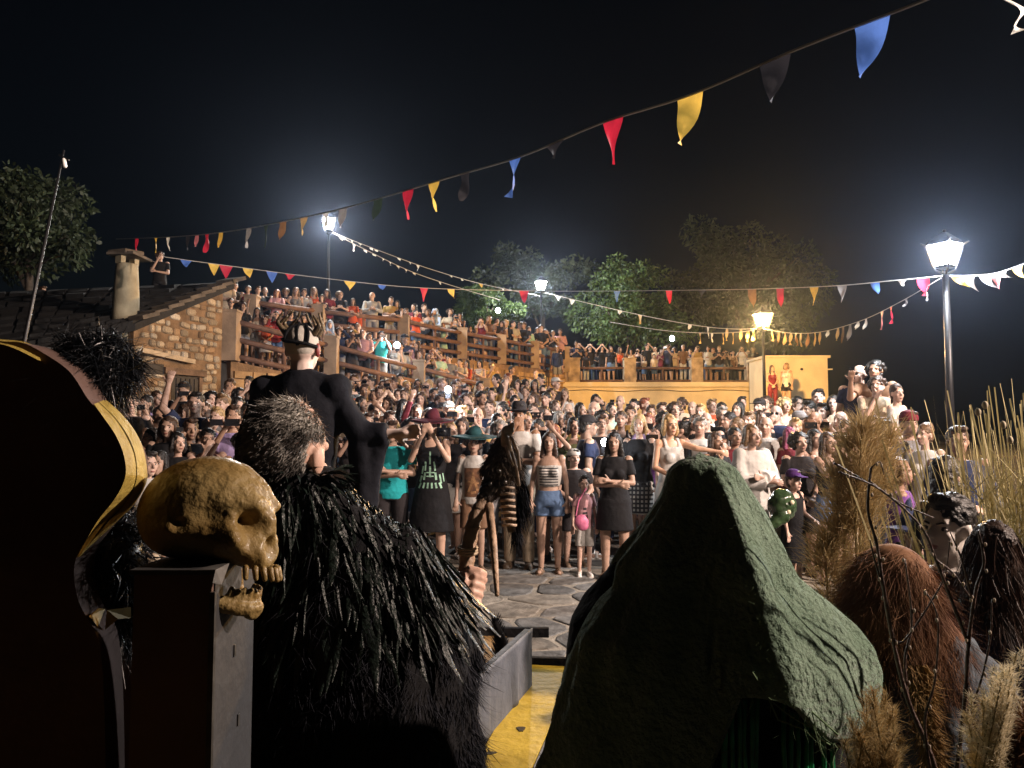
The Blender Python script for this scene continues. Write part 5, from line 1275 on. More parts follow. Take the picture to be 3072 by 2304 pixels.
MB().tube([tp0, tp0.lerp(tp1, .5) + Vector((.012, 0, 0)), tp1], [.034, .03, .012], 10).obj("core", M_BLACK, tail, True)
n = 700; tt = nrg.random(n); ang = nrg.random(n) * 6.283
rt = np.array([tuple(tp0.lerp(tp1, t)) for t in tt]) + np.stack([np.cos(ang) * .028 * (1.1 - tt), np.sin(ang) * .028 * (1.1 - tt), 0 * tt], 1)
M_BFUR = mat("black_fur", (.015, .016, .02), rough=.85, var=.4, scale=20, spec=.06)
link("fur", ribbons("fur", rt, unit(np.stack([np.cos(ang), np.sin(ang), np.full(n, 1.6)], 1)), .045, .004, M_BFUR), tail)
link("platform_top", MB().box((0, 0, 0), (.001, .001, .001)).mesh("speck", M_BLACK)) if False else None

# ---- dark curved panel with yellow edge at far left
pd = 1.05
def pp(px, py, d=pd): return P(px, py, d)
edge = [(-90, 326), (-40, 334), (0, 341), (23, 343), (45, 354), (70, 372), (88, 399), (100, 412), (114, 427), (124, 444), (130, 461), (130, 479), (121, 498), (104, 519), (90, 536), (78, 553), (74, 575), (80, 605), (98, 640), (104, 700), (106, 800)]
outl = spline([pp(*e) for e in edge], 5)
fan = thing("curved_panel", "tall dark brown curved panel with a yellow edge band at far left", "stage panel", tuple(pp(40, 800)))
fo = fan.location
poly = [(p.x - fo.x, p.z) for p in outl] + [(pp(-90, 800).x - fo.x, pp(0, 800).z)]
zlow = .4
poly = [(x, zz) for x, zz in poly] + []
poly[-1] = (pp(-90, 800).x - fo.x, zlow); poly.insert(-1, (pp(106, 800).x - fo.x, zlow))
nP = len(poly)
v = [(x, 0, zz - fo.z) for x, zz in poly] + [(x, .05, zz - fo.z) for x, zz in poly]
f = [tuple(range(nP)), tuple(range(2 * nP - 1, nP - 1, -1))] + [(i, nP + i, nP + (i + 1) % nP, (i + 1) % nP) for i in range(nP)]
link("board", mesh_from("board", v, f, M_PANEL), fan)
def trim(pts_out, pts_in, y_out, y_in, name="edge_band"):
    """pts: pixels of the outer and inner rim; the band is tilted, its inner rim nearer"""
    po, pi_ = spline([pp(*e, pd + y_out) for e in pts_out], 8), spline([pp(*e, pd + y_in) for e in pts_in], 8)
    k = min(len(po), len(pi_)); v = []
    for a, b in zip(po[:k], pi_[:k]):
        a = a - fo; b = b - fo
        v += [(a.x, a.y, a.z), (b.x, b.y, b.z), (b.x - .006, b.y + .02, b.z), (a.x - .006, a.y + .02, a.z)]
    f = [(4 * i + q, 4 * i + (q + 1) % 4, 4 * i + 4 + (q + 1) % 4, 4 * i + 4 + q) for i in range(k - 1) for q in range(4)] + [(3, 2, 1, 0), (4 * k - 4, 4 * k - 3, 4 * k - 2, 4 * k - 1)]
    return link(name, mesh_from(name, v, f, M_TRIM), fan)
trim([(-90, 325), (-40, 333), (0, 339), (25, 342), (46, 353)], [(-90, 329), (-40, 338), (0, 344), (18, 350), (38, 360)], .03, -.012)
trim([(104, 400), (118, 413), (131, 429), (141, 449), (145, 469), (143, 486), (131, 506), (112, 525), (97, 540), (81, 556)], [(99, 402), (113, 415.5), (125, 431), (134, 450), (137, 469), (135, 485.5), (125.5, 503), (108, 522), (95, 538), (80, 556)], .03, .004)
trim([(98, 402.5), (112, 416), (123.5, 432), (132.5, 451), (135.5, 469), (133.5, 485), (124, 502), (106.5, 521), (94, 537), (79, 557)], [(94, 404), (104, 418), (115, 434), (123, 452), (126, 470), (123, 484), (114, 500), (99, 519), (88, 537), (77, 557)], .0, -.035)
back = thing("dark_board", "dark brown board standing between the curved panel and the skull box", "stage panel", tuple(P(125, 800, 1.3)))
b0, b1 = P(98, 640, 1.3), P(140, 640, 1.3)
MB().box((0, .02, (P(0, 640, 1.3).z + .4) / 2 - back.location.z), (b1.x - b0.x + .05, .04, P(0, 640, 1.3).z - .4)).obj("board", M_PANEL, back)
# black plumes on the panel
M_PLUME = mat("black_plume", (.008, .010, .013), rough=.35, var=.4, scale=20, spec=.4)
def plume(label, blobs, n, L, w, m=M_PLUME, cat="plume", name="black_plume", droop=.3, up=0.0, loc=None):
    t = thing(name, label, cat, tuple(loc or blobs[0][0])); o = t.location
    r, dd = [], []
    for (c, rad) in blobs:
        k = n // len(blobs); d = unit(nrg.normal(size=(k, 3)) + np.array([0, 0, up]))
        r.append(np.array(tuple(c - o)) + d * rad * nrg.uniform(.2, 1, (k, 1))); dd.append(unit(d + nrg.normal(size=(k, 3)) * .5))
    core = MB()
    for c, rad in blobs: core.ball(c - o, rad * .75, 12, 8)
    core.obj("core", m, t, True)
    link("feathers", ribbons("feathers", np.concatenate(r), np.concatenate(dd), L * nrg.uniform(.5, 1.2, sum(len(x) for x in r)), w, m, droop=.6, curl=1.2, segs=4), t)
    return t
plume("big black plume on top of the curved panel", [(P(88, 365, 1.12), .028), (P(104, 352, 1.14), .033), (P(106, 380, 1.13), .034), (P(120, 366, 1.15), .028), (P(76, 352, 1.14), .022), (P(94, 398, 1.13), .028)], 9000, .026, .0024)
plume("black plume low between the curved panel and the skull box", [(P(112, 560, 1.15), .06), (P(100, 590, 1.15), .055), (P(122, 600, 1.17), .05), (P(118, 535, 1.17), .045), (P(125, 630, 1.2), .03)], 8000, .026, .0024)
M_PAPER = mat("gold_scrap", (.50, .36, .12), rough=.6, var=.25, scale=18)
sc1 = thing("gold_scrap", "bent gold scrap caught in the lower black plume", "scrap", tuple(P(97, 618, 1.06)))
so = sc1.location
link("sheet", mesh_from("sheet", [P(89, 616, 1.04) - so, P(98, 608, 1.05) - so, P(105, 609, 1.09) - so, P(98, 627, 1.06) - so, P(92, 618, 1.06) - so, P(104, 612, 1.1) - so], [(0, 1, 2, 3), (3, 2, 5, 4)], M_PAPER), sc1)
sc2 = thing("gold_scrap", "flat dull gold scrap beside the skull box", "scrap", tuple(P(118, 620, 1.08)))
so = sc2.location
link("sheet", mesh_from("sheet", [P(107, 610, 1.07) - so, P(131, 607, 1.1) - so, P(131, 618, 1.1) - so, P(118, 619, 1.08) - so, P(105, 630, 1.07) - so], [(0, 1, 2, 3, 4)], M_PAPER), sc2)

# ---- box with the skull
M_BOXF = mat("rust_brown_metal", (.14, .085, .065), rough=.8, var=.4, scale=3, bump=.2)
M_BOXS = mat("scuffed_black_side", (.030, .031, .033), rough=.55, scale=7, col2=(.06, .06, .06), ramp=(.45, .8), bump=.15)
bx0, bx1, by0, by1, btop = P(132, 600, 1.0).x, P(213, 600, 1.0).x, 1.0, 1.16, P(170, 572, 1.0).z
box = thing("tall_box", "tall dark box with rust brown front carrying the yellow skull", "box", ((bx0 + bx1) / 2, (by0 + by1) / 2, DZ))
cx, cyy = (bx0 + bx1) / 2, (by0 + by1) / 2; bw, bd, bh = bx1 - bx0, by1 - by0, btop - DZ
MB().box((0, -bd / 2 + .003, bh / 2), (bw - .004, .006, bh - .006)).obj("front_panel", M_BOXF, box)
MB().box((bw / 2 - .003, .003, bh / 2), (.006, bd - .008, bh - .006)).obj("side_panel", M_BOXS, box)
MB().box((-bw / 2 + .003, .003, bh / 2), (.006, bd - .008, bh - .006)).obj("side_panel", M_BOXF, box)
MB().box((0, 0, bh), (bw + .006, bd + .006, .006)).obj("top", M_BOXS, box)
M_ALU = mat("edge_strip", (.10, .095, .085), rough=.4, metal=.6, var=.3, scale=40)
MB().box((bw / 2, -bd / 2, bh / 2 - .01), (.007, .007, bh - .03)).obj("edge_strip", M_ALU, box)
for zz, yy in ((.55, -.01), (.8, .0), (.25, -.02), (.45, .03), (.70, .02)): MB().box((bw / 2 + .001, yy, zz), (.002, .006, .016)).obj("scratch", M_ALU, box)
M_FOIL = mat("foil", (.3, .29, .27), rough=.3, metal=.7, var=.3, scale=30)
fl = MB(); fo2 = P(208, 572, 1.0) - Vector((cx, cyy, DZ))
fl.add([fo2 + Vector(q) for q in ((-.02, -.004, .003), (.012, -.006, .004), (.02, .02, .008), (.0, .03, .005), (.010, -.010, -.012), (.018, .0, -.016))], [(0, 1, 2, 3), (1, 4, 5, 2)])
fl.obj("foil", M_FOIL, box)
M_SKULL = mat("aged_bone", (.155, .085, .017), rough=.5, scale=11, col2=(.27, .195, .075), ramp=(.33, .62), bump=.35, bscale=60, coat=.06, detail=9, spec=.3)
def gauss(D, c, w): return np.exp(-((D - unit(np.array(c, float))) ** 2).sum(1) / (2 * w * w))
def skull_mesh():
    bm = bmesh.new(); bmesh.ops.create_icosphere(bm, subdivisions=6, radius=1.0)
    me = bpy.data.meshes.new("cranium"); bm.to_mesh(me); bm.free()
    D = np.zeros(len(me.vertices) * 3, np.float32); me.vertices.foreach_get("co", D); D = D.reshape(-1, 3).astype(float)
    r = np.ones(len(D))
    X = D * np.array([.094, .073, .077])
    add = .040 * gauss(D, (.80, 0, -.62), .26) + .012 * gauss(D, (.6, .5, -.55), .2) + .012 * gauss(D, (.6, -.5, -.55), .2)
    for s in (-1, 1):
        add += .009 * gauss(D, (.92, s * .34, .06), .12) + .013 * gauss(D, (.72, s * .56, -.36), .12) - .034 * gauss(D, (.85, s * .38, -.20), .135) - .010 * gauss(D, (.5, s * .85, -.08), .2)
        add += .008 * gauss(D, (-.05, s * .95, -.3), .1) - .006 * gauss(D, (.05, s * .98, -.2), .05)
    add += .006 * gauss(D, (.95, 0, -.12), .08) - .030 * gauss(D, (.86, 0, -.47), .09)
    add -= .020 * gauss(D, (.1, 0, -1), .45)
    wr = np.array([mnoise.fractal(Vector(d * 5.0), 1.0, 2.0, 5) for d in D]); cr = np.array([abs(mnoise.noise(Vector(d * 4.2 + 7.0))) for d in D])
    add += .0022 * wr * (0.25 + D[:, 0].clip(0, 1) ** 2) - .0022 * np.exp(-(cr / .03) ** 2) * (D[:, 0].clip(0, 1))
    X += D * add[:, None]
    me.vertices.foreach_set("co", X.astype(np.float32).ravel()); me.polygons.foreach_set("use_smooth", [True] * len(me.polygons)); me.materials.append(M_SKULL); me.update()
    return me
sk = thing("skull", "yellowed human skull resting on the tall dark box", "skull", tuple(P(207, 513, 1.09)))
sk.rotation_euler = Euler((R(-8), R(-2), R(-12)), 'XYZ')
sk.scale = (1.03, 1.03, 1.03)
skc = link("cranium", skull_mesh(), sk)
for k in range(9):
    a = (k - 4) * .24
    p = Vector((.052 + .054 * math.cos(a), .040 * math.sin(a), -.076 + .004 * abs(k - 4) / 4))
    MB().capsule(p, p + Vector((.004 * math.cos(a), .003 * math.sin(a), -.012)), .0044, .0034, 8).obj("tooth", M_SKULL, sk, True)
def jaw_mesh():
    b = MB()
    pts = [(-.03, .046, .018), (-.022, .046, -.016), (.012, .038, -.026), (.036, .02, -.026), (.044, 0, -.026), (.036, -.02, -.026), (.012, -.038, -.026), (-.022, -.046, -.016), (-.03, -.046, .018)]
    b.tube(spline(pts, 6), .012, 10)
    b.ball((.043, 0, -.03), (.012, .02, .014))
    for k in range(10):
        a = (k - 4.5) * .27; p = Vector((.002 + .038 * math.cos(a), .036 * math.sin(a), -.012)); b.capsule(p, p + Vector((0, 0, .011 + rnd.uniform(-.004, .004))), .006, .0045, 8)
    return remesh(b, "jaw", .0022, M_SKULL, 1, fold=.006, fscale=.02)
jw = link("jawbone", jaw_mesh(), sk)
jw.location = (.050, .0, -.094); jw.rotation_euler = (0, R(16), 0); jw.scale = (.82, .8, .85)

# ---- player in the black fur and feather cape
fm = thing("person", "person in a black fur and feather cape holding a staff, back to the camera", "person", (-.38, 1.75, DZ - .4), 0, "costumed players on the cart")
fo3 = fm.location
def W(v): return Vector(v) - fo3
SKIN_FM = (.52, .33, .25)
fist_c = P(471, 590, 2.15); st_top = P(488, 497, 2.25); st_bot = P(461, 640, 2.1)
axs = (st_top - st_bot).normalized()
mb = MB()
hc_ = P(289, 440, 1.70); hcc = Vector((hc_.x, hc_.y, 1.428))
tmp = MB(); head_prims(tmp, 1.02, (0, 0, 0)); tmp.capsule((0, .015, -.02), (0, .005, -.17), .056, .058)
rot = Matrix.Rotation(R(163), 3, 'Z') @ Matrix.Rotation(R(6), 3, 'X')
mb.add([W(rot @ Vector(q) + hcc) for q in tmp.v], tmp.f)
mb.loft([(.1 - fo3.z, .2, .14, W((-.35, 0, 0)).x, W((0, 1.75, 0)).y), (.7 - fo3.z, .2, .13, W((-.36, 0, 0)).x, 0), (1.15 - fo3.z, .19, .12, W((-.4, 0, 0)).x, 0), (1.28 - fo3.z, .13, .09, W((-.44, 0, 0)).x, 0), (1.34 - fo3.z, .07, .07, W((-.47, 0, 0)).x, .0)], 24)
el, wr = Vector((-.15, 1.86, .98)), fist_c - Vector((.075, .05, -.01))
mb.capsule(W((-.23, 1.74, 1.2)), W(el), .06, .05); mb.capsule(W(el), W(wr), .046, .031)
# fist closed round the staff
side = Vector((1, -.25, 0)); side = (side - axs * side.dot(axs)).normalized(); dep = axs.cross(side)
mb.capsule(W(wr), W(fist_c - side * .045 + axs * .0), .032, .036, 12)
mb.ball(W(fist_c - side * .022 - dep * .018), (.030, .034, .046), 14, 10)
for k in range(4):
    c = fist_c + axs * (.033 - k * .0215)
    rr = .030 - .0015 * k
    arc = [c + side * (rr * math.cos(t)) - dep * (rr * math.sin(t)) for t in np.linspace(2.4, -2.6, 12)]
    mb.tube([W(q) for q in arc], [.0115] * 8 + [.0108, .010, .0095, .008], 8)
    mb.ball(W(c + side * (rr * math.cos(1.15)) - dep * (rr * math.sin(1.15))), .0138, 8, 6)
th = [fist_c - side * .03 + axs * .03 - dep * .012, fist_c - side * .005 + axs * .048 - dep * .03, fist_c + side * .022 + axs * .047 - dep * .022, fist_c + side * .034 + axs * .045 - dep * .002]
mb.tube([W(q) for q in th], [.015, .014, .0125, .010], 8)
body_fm = remesh(mb, "body", .0042, M_SKIN, 2, factor=.4)
link("body", body_fm, fm, SKIN_FM)
cape_r = [(1.42, .09, .095, -.492, 1.715), (1.395, .096, .10, -.487, 1.72), (1.355, .11, .11, -.468, 1.73), (1.31, .15, .11, -.432, 1.75), (1.25, .195, .13, -.395, 1.75), (1.16, .22, .15, -.37, 1.75), (1.0, .25, .17, -.345, 1.75), (.73, .268, .18, -.328, 1.75), (.42, .28, .19, -.32, 1.75)]
mc = MB().loft([(z - fo3.z, a, b, x - fo3.x, y - fo3.y) for z, a, b, x, y in cape_r], 40)
mc.capsule(W((-.25, 1.74, 1.2)), W((-.16, 1.84, 1.0)), .09, .085); mc.tube([W((-.16, 1.84, 1.0)), W(wr - Vector((.01, .005, 0)))], [.085, .055], 14)
cape = remesh(mc, "cape", .011, M_BLACK, 3, fold=.03, fscale=.12)
link("cape", cape, fm)
def skip_hidden(p, N): return (N[:, 1] < .55).astype(float) + .08
sp, sn = surf_samples(cape, 15000, skip_hidden)
low = sp[:, 2] + fo3.z < 1.22
sp, sn = sp[low | (nrg.random(len(sp)) < .35)], sn[low | (nrg.random(len(sp)) < .35)] if False else None
sp, sn = surf_samples(cape, 30000, skip_hidden)
cl = np.array([mnoise.noise(Vector(q * 14)) for q in sp])[:, None]
cl2 = np.array([mnoise.noise(Vector(q * 14 + 31.0)) for q in sp])[:, None]
dirs = unit(sn * (.08 + .22 * cl) + np.array([0, 0, -1.0]) + np.concatenate([cl2 * .9, cl2 * 0, cl * 0], 1) + nrg.normal(size=sp.shape) * .10)
tag(link("fur", ribbons("fur", sp, dirs, nrg.uniform(.03, .065, len(sp)), .0028, M_BFUR, curl=.7, segs=4), fm), kind="stuff")
M_FEATH = mat("iridescent_feather", (.004, .007, .0055), rough=.36, var=.6, scale=40, spec=.3, col2=(.010, .018, .014), bump=.3, bscale=120)
FEATH = []
for k in range(5):
    nseg = 9; v, f = [], []
    for i in range(nseg + 1):
        t = i / nseg; w = .0100 * (math.sin(math.pi * min(1, .12 + t * .86)) ** .8); cv = .012 * t * t
        v += [(-w, -cv + .002 * math.sin(9 * t + k), -t * .15), (0, -cv - .0025, -t * .15), (w, -cv + .002 * math.sin(8 * t + 2 * k), -t * .15)]
    for i in range(nseg): f += [(3 * i, 3 * i + 1, 3 * i + 4, 3 * i + 3), (3 * i + 1, 3 * i + 2, 3 * i + 5, 3 * i + 4)]
    FEATH.append(mesh_from("feather", v, f, M_FEATH, True))
fp, fn = surf_samples(cape, 620, lambda p, N: ((p[:, 2] + fo3.z > 1.10) & (p[:, 2] + fo3.z < 1.37) & (N[:, 1] < .5)).astype(float))
fp = np.concatenate([fp]); order = np.argsort(fp[:, 2])[:280] if len(fp) < 280 else nrg.permutation(len(fp))[:280]
for k in order:
    p, nn = Vector(fp[k]), Vector(fn[k]); o = link("feather", FEATH[k % 5], fm)
    dn = (Vector((0, 0, -1)) + nn * .10 + Vector((nn.x * .55, 0, 0)) + Vector(nrg.normal(size=3)) * .11).normalized()
    fwd = (nn - dn * nn.dot(dn)).normalized(); xx = fwd.cross(dn)   # local -Y = outwards, -Z = along
    Mx = Matrix((xx, -fwd, -dn)).transposed().to_4x4(); s = rnd.uniform(.55, 1.05)
    o.matrix_local = Matrix.Translation(p + nn * .006) @ Mx @ Matrix.Diagonal((s * rnd.uniform(.8, 1.3), s, s, 1))
q, nn = surf_samples(cape, 1000, lambda p, N: ((p[:, 2] + fo3.z > 1.14) & (p[:, 2] + fo3.z < 1.40) & (N[:, 1] < .6)).astype(float))
tag(link("fine_feathers", ribbons("fine_feathers", q + nn * .008, unit(nn * .10 + np.array([0, 0, -1.0]) + np.stack([nn[:, 0] * .55, nn[:, 0] * 0, nn[:, 0] * 0], 1) + nrg.normal(size=q.shape) * .13), nrg.uniform(.07, .15, len(q)), .006, M_FEATH, shape='leaf', segs=5, curl=.15), fm), kind="stuff")
# collar plumes
cp = np.array([tuple(W((-.490 + .088 * math.cos(a), 1.735 + .088 * math.sin(a), 1.40 + rnd.uniform(-.03, .01)))) for a in nrg.random(420) * 6.283])
cd = unit(cp - np.array(tuple(W((-.49, 1.735, 1.385)))) + nrg.normal(size=cp.shape) * .03 + np.array([0, 0, .0]))
link("collar", ribbons("collar", cp, cd, nrg.uniform(.03, .07, len(cp)), .010, M_FEATH, droop=.35, shape='leaf'), fm)
# grey hair
hm = MB(); 
Hd = body_fm
def haircond(p, N):
    q = (p + np.array(tuple(fo3)) - np.array(tuple(hcc))) @ np.array(rot)      # back to head space
    return ((q[:, 2] > -.055 + .0 * q[:, 1]) & (q[:, 2] < .16) & (np.abs(q[:, 0]) < .2) & (q[:, 1] < .2) & (q[:, 1] > -.05 + .55 * (.10 - q[:, 2])) & ~((np.abs(q[:, 0]) > .066) & (q[:, 2] < .05) & (q[:, 1] < .04))).astype(float)
gp, gn = surf_samples(Hd, 9000, haircond)
gq = (gp + np.array(tuple(fo3)) - np.array(tuple(hcc))) @ np.array(rot)
back_dir = np.array(rot @ Vector((0, .7, -.5)))
gd = unit(gn * .10 + back_dir * (.55 + .8 * (gq[:, 2:3] < .06)) + nrg.normal(size=gp.shape) * .13)
M_GREYH = mat("salt_pepper_hair", (.045, .04, .035), rough=.45, scale=16, col2=(.42, .40, .36), ramp=(.40, .62), spec=.4)
link("hair", ribbons("hair", gp, gd, np.where(gq[:, 2] > .07, .034, .022) * nrg.uniform(.7, 1.2, len(gp)), .0026, M_GREYH, curl=.3), fm)
hs_ = MB().ball((0, .03, .066), (.070, .080, .074), 20, 14)
MB_h = MB(); MB_h.add([W(rot @ Vector(q) + hcc) for q in hs_.v], hs_.f); link('hair_base', MB_h.mesh('hair_base', M_GREYH, True), fm)

# ---- staff with animal skull
M_STAFF = mat("peeled_branch", (.33, .22, .14), rough=.6, var=.3, scale=16, bump=.5, bscale=40)
M_LEATH = mat("dark_leather", (.03, .02, .014), rough=.4, var=.4, scale=20, bump=.4)
M_PELT = mat("brown_pelt", (.16, .115, .075), rough=.8, scale=18, col2=(.05, .036, .026), bump=.5)
st = thing("staff", "crooked branch staff topped with a horned animal skull, pelt and dark tails", "staff", tuple(pl(455, 700, DZ)))
o4 = st.location
def S(px, py, d): return P(px, py, d) - o4
main = spline([Vector((0, 0, 0)), S(459, 640, 2.08), S(462, 607, 2.12), S(466, 570, 2.16), S(469, 545, 2.19), S(475, 518, 2.22), S(484, 500, 2.25), S(492, 489, 2.27)], 8)
MB().tube(main, [.0235 - .005 * i / len(main) + .0015 * math.sin(i * 1.9) for i in range(len(main))], 12).obj("shaft", M_STAFF, st, True)
for i in (22, 30, 37, 44): MB().ball(main[i], (.024, .024, .012), 10, 6).obj("knot", M_STAFF, st, True)
MB().tube([S(497, 595, 2.0), S(495, 565, 2.1), S(493, 540, 2.15), S(490, 515, 2.2), S(488, 500, 2.26)], [.006, .009, .011, .012, .012], 9).obj("side_branch", M_STAFF, st, True)
c0 = S(466, 555, 2.175); 
for k in range(3):
    i = 29; p = main[i] + Vector((0, 0, .004 + .007 * k)); MB().tube([p + Vector((.026 * math.cos(a), .026 * math.sin(a), .003 * math.sin(a * 1.0))) for a in np.linspace(0, 6.283, 14)], .004, 6, False).obj("cord_ring", M_PALE, st, True)
lt = MB(); lt.tube([S(481, 503, 2.25), S(489, 492, 2.26), S(498, 484, 2.27), S(507, 476, 2.28)], [.024, .03, .03, .018], 10)
link("leather_wrap", remesh(lt, "leather_wrap", .006, M_LEATH, 1, fold=.02, fscale=.03), st)
pe = MB(); pe.tube([S(500, 490, 2.28), S(498, 470, 2.29), S(502, 450, 2.3), S(507, 436, 2.3)], [.035, .05, .034, .018], 12); pe.ball(S(512, 468, 2.3), (.035, .03, .06))
pelt = remesh(pe, "pelt", .007, M_PELT, 2, fold=.03, fscale=.05); link("pelt", pelt, st)
q, nn = surf_samples(pelt, 1600); link("pelt_hair", ribbons("pelt_hair", q, unit(nn * .5 + np.array([0, 0, -1]) + nrg.normal(size=q.shape) * .25), .035, .003, M_PELT), st)
M_BONE = mat("pale_bone", (.48, .36, .26), rough=.6, var=.25, scale=25, bump=.3)
sb2 = MB(); sb2.tube([S(505, 447, 2.27), S(507, 437, 2.27), S(506, 428, 2.26)], [.012, .02, .012], 10); sb2.tube([S(505, 429, 2.26), S(513, 424, 2.25), S(511, 433, 2.25)], [.006, .009, .007], 8)
sb2.tube([S(503, 430, 2.25), S(508, 441, 2.24), S(511, 452, 2.24)], [.007, .008, .005], 8); sb2.ball(S(508, 430, 2.26), (.02, .018, .014))
link("animal_skull", remesh(sb2, "animal_skull", .004, M_BONE, 1), st)
for a in ([(508, 440), (513, 455), (517, 470), (519, 486)], [(506, 446), (510, 458), (514, 466)], [(511, 436), (518, 452), (520, 470)]): MB().tube([S(x, y, 2.25) for x, y in a], .0045, 6).obj("thong", M_BONE, st, True)
for k in range(7):
    p = S(507 + .4 * k, 488 + k * 6.2, 2.25); MB().tube([p + Vector((-.02, -.004, 0)), p + Vector((0, -.016, .003)), p + Vector((.02, -.004, 0))], .0042, 6).obj("rib_ring", M_BONE, st, True)
MB().tube([S(507, 478, 2.28), S(508, 500, 2.28), S(512, 532, 2.28)], [.024, .026, .012], 10).obj("dark_spine", M_LEATH, st, True)
tb = []
for x0, y0, x1, y1, nn_ in ((517, 478, 522, 528, 420), (522, 480, 527, 512, 300), (512, 505, 520, 548, 260)):
    for _ in range(nn_):
        t = rnd.random(); tb.append((S(x0 + (x1 - x0) * t * .6 + rnd.uniform(-3, 3), y0 + (y1 - y0) * t * .6, 2.3 + rnd.uniform(-.02, .02))))
tb = np.array([tuple(a) for a in tb]); link("tails", ribbons("tails", tb, unit(np.array([.08, 0, -1.0]) + nrg.normal(size=tb.shape) * .12), nrg.uniform(.05, .1, len(tb)), .0045, M_BFUR, curl=.2), st)
for x, y in ((490, 484), (499, 471), (486, 498), (505, 482)): MB().ball(S(x, y, 2.235), .006, 8, 6).obj("bead", M_FOIL, st, True)

# ---- pointing performer with horned cap
POSES['point'] = [((.245, .03, 1.14), (.262, -.05, .90)), ((.30, -.02, 1.185), (.45, -.03, 1.20))]
zcr = P(305, 324, 3.5).z; Hh = zcr - DZ
hp = thing("person", "pointing performer with white painted head, horned cap and black gown, back turned", "person", (P(302, 400, 3.5).x, 3.5, DZ), math.pi - .12, "costumed players on the cart", Hh / 1.75)
link("body", body_mesh('m', 'point'), hp, (.66, .52, .46))
gw = MB(); gw.loft([(.02, .34, .26, 0, 0), (.6, .29, .22, 0, 0)] + tor('m', .028, .95, 1.40) + [(1.44, .165, .11, 0, .01), (1.48, .115, .09, 0, .012), (1.51, .072, .07, 0, .012)], 32)
for sh, e, w_, s in arms('m', 'point'):
    gw.ball(sh + Vector((-s * .004, 0, -.002)), .088, 14, 10); gw.capsule((s * .03, .012, 1.455), sh + Vector((-s * .01, 0, -.005)), .075, .066)
    if s < 0: gw.capsule(sh + Vector((0, 0, -.02)), e, .068, .070); gw.tube([e, e.lerp(w_, .9)], [.070, .062], 16); gw.capsule(e + Vector((0, 0, -.05)), e + Vector((-.01, -.03, -.36)), .07, .05); gw.capsule(e.lerp(w_, .6) + Vector((0, 0, -.04)), e + Vector((-.03, -.05, -.33)), .045, .045)
    else: gw.capsule(sh + Vector((0, 0, -.02)), e, .066, .085); gw.tube([e, w_], [.085, .09], 14)
link("gown", remesh(gw, "gown", .013, M_CLOTH, 7, fold=.03, fscale=.16), hp, (.008, .009, .014))
cpm = MB(); cpm.ball((0, .02, 1.655), (.083, .1, .092), 22, 14)
cap_m = remesh(cpm, "cap", .008, M_CLOTH, 1); capo = link("cap", cap_m, hp, (.5, .47, .42))
for pts in ([(-.085, .03, 1.63), (-.05, .115, 1.64), (.04, .122, 1.65), (.085, .05, 1.67)], [(-.02, .118, 1.63), (-.01, .10, 1.70), (0, .05, 1.75)], [(.05, .11, 1.66), (.03, .09, 1.72), (-.05, .04, 1.745)], [(-.06, .1, 1.635), (-.062, .09, 1.69), (-.04, .06, 1.735)]):
    MB().tube(spline(pts, 5), .0085, 6).obj("strap", M_BLACK, capo, True)
M_GOLD = mat("bronze_horn", (.12, .085, .045), rough=.45, var=.5, scale=20, bump=.4, metal=.3)
for a, lean, hgt_ in ((2.9, .10, .12), (3.2, .10, .14), (3.5, .1, .11), (3.8, .1, .16), (4.1, .09, .12), (4.4, .1, .15), (4.7, .1, .17), (5.0, .1, .13), (5.3, .1, .17), (5.6, .1, .12), (5.9, .1, .17), (6.2, .1, .13), (6.45, .1, .15)):
    bx, by = .072 * math.cos(a), .02 + .085 * math.sin(a)
    pts = [(bx, by, 1.69), (bx * 1.4, .02 + (by - .02) * 1.4, 1.73), (bx * 1.5 + .01, .02 + (by - .02) * 1.5, 1.70 + hgt_ * .4), (bx * 1.15 + .02 * math.sin(a * 3), .02 + (by - .02) * 1.1, 1.70 + hgt_ * .72)]
    MB().tube(spline(pts, 4), [.017 - .012 * i / 12 for i in range(13)], 7).obj("horn", M_GOLD if int(a * 10) % 3 else M_BLACK, capo, True)
MB().ball((-.083, .012, 1.615), (.012, .024, .036), 10, 8).obj("red_ear", mat("red_paint", (.2, .03, .025), rough=.5), hp, True)
link("eyes", face_mesh('m', 'eyes'), hp)

# ---- hooded player in green
HD = 1.45
lf = [(440, 700), (455, 690), (462, 676), (470, 668), (496, 661), (514, 650), (536, 634), (561, 612), (583, 606), (595, 593), (627, 570), (665, 562), (706, 554), (800, 540)]
rf_ = [(440, 700), (455, 710), (460, 724), (468, 736), (486, 748), (524, 771), (548, 784), (573, 796), (595, 820), (615, 843), (637, 861), (661, 867), (682, 870), (726, 858), (768, 850)]
def lut(t, y): return float(np.interp(y, [a for a, _ in t], [b for _, b in t]))
M_FELT = mat("green_felt", (.125, .20, .135), rough=.95, scale=9, col2=(.21, .30, .22), ramp=(.35, .7), bump=.8, bscale=80, spec=.1, sheen=.3, detail=8)
hood_t = thing("person", "player under a big pointed green felt hood and black cloak, seen from behind", "person", (P(720, 600, HD).x, HD, DZ - .4), 0, "costumed players on the cart")
ho = hood_t.location
nphi, nt = 96, 64; V = np.zeros((nt, nphi, 3))
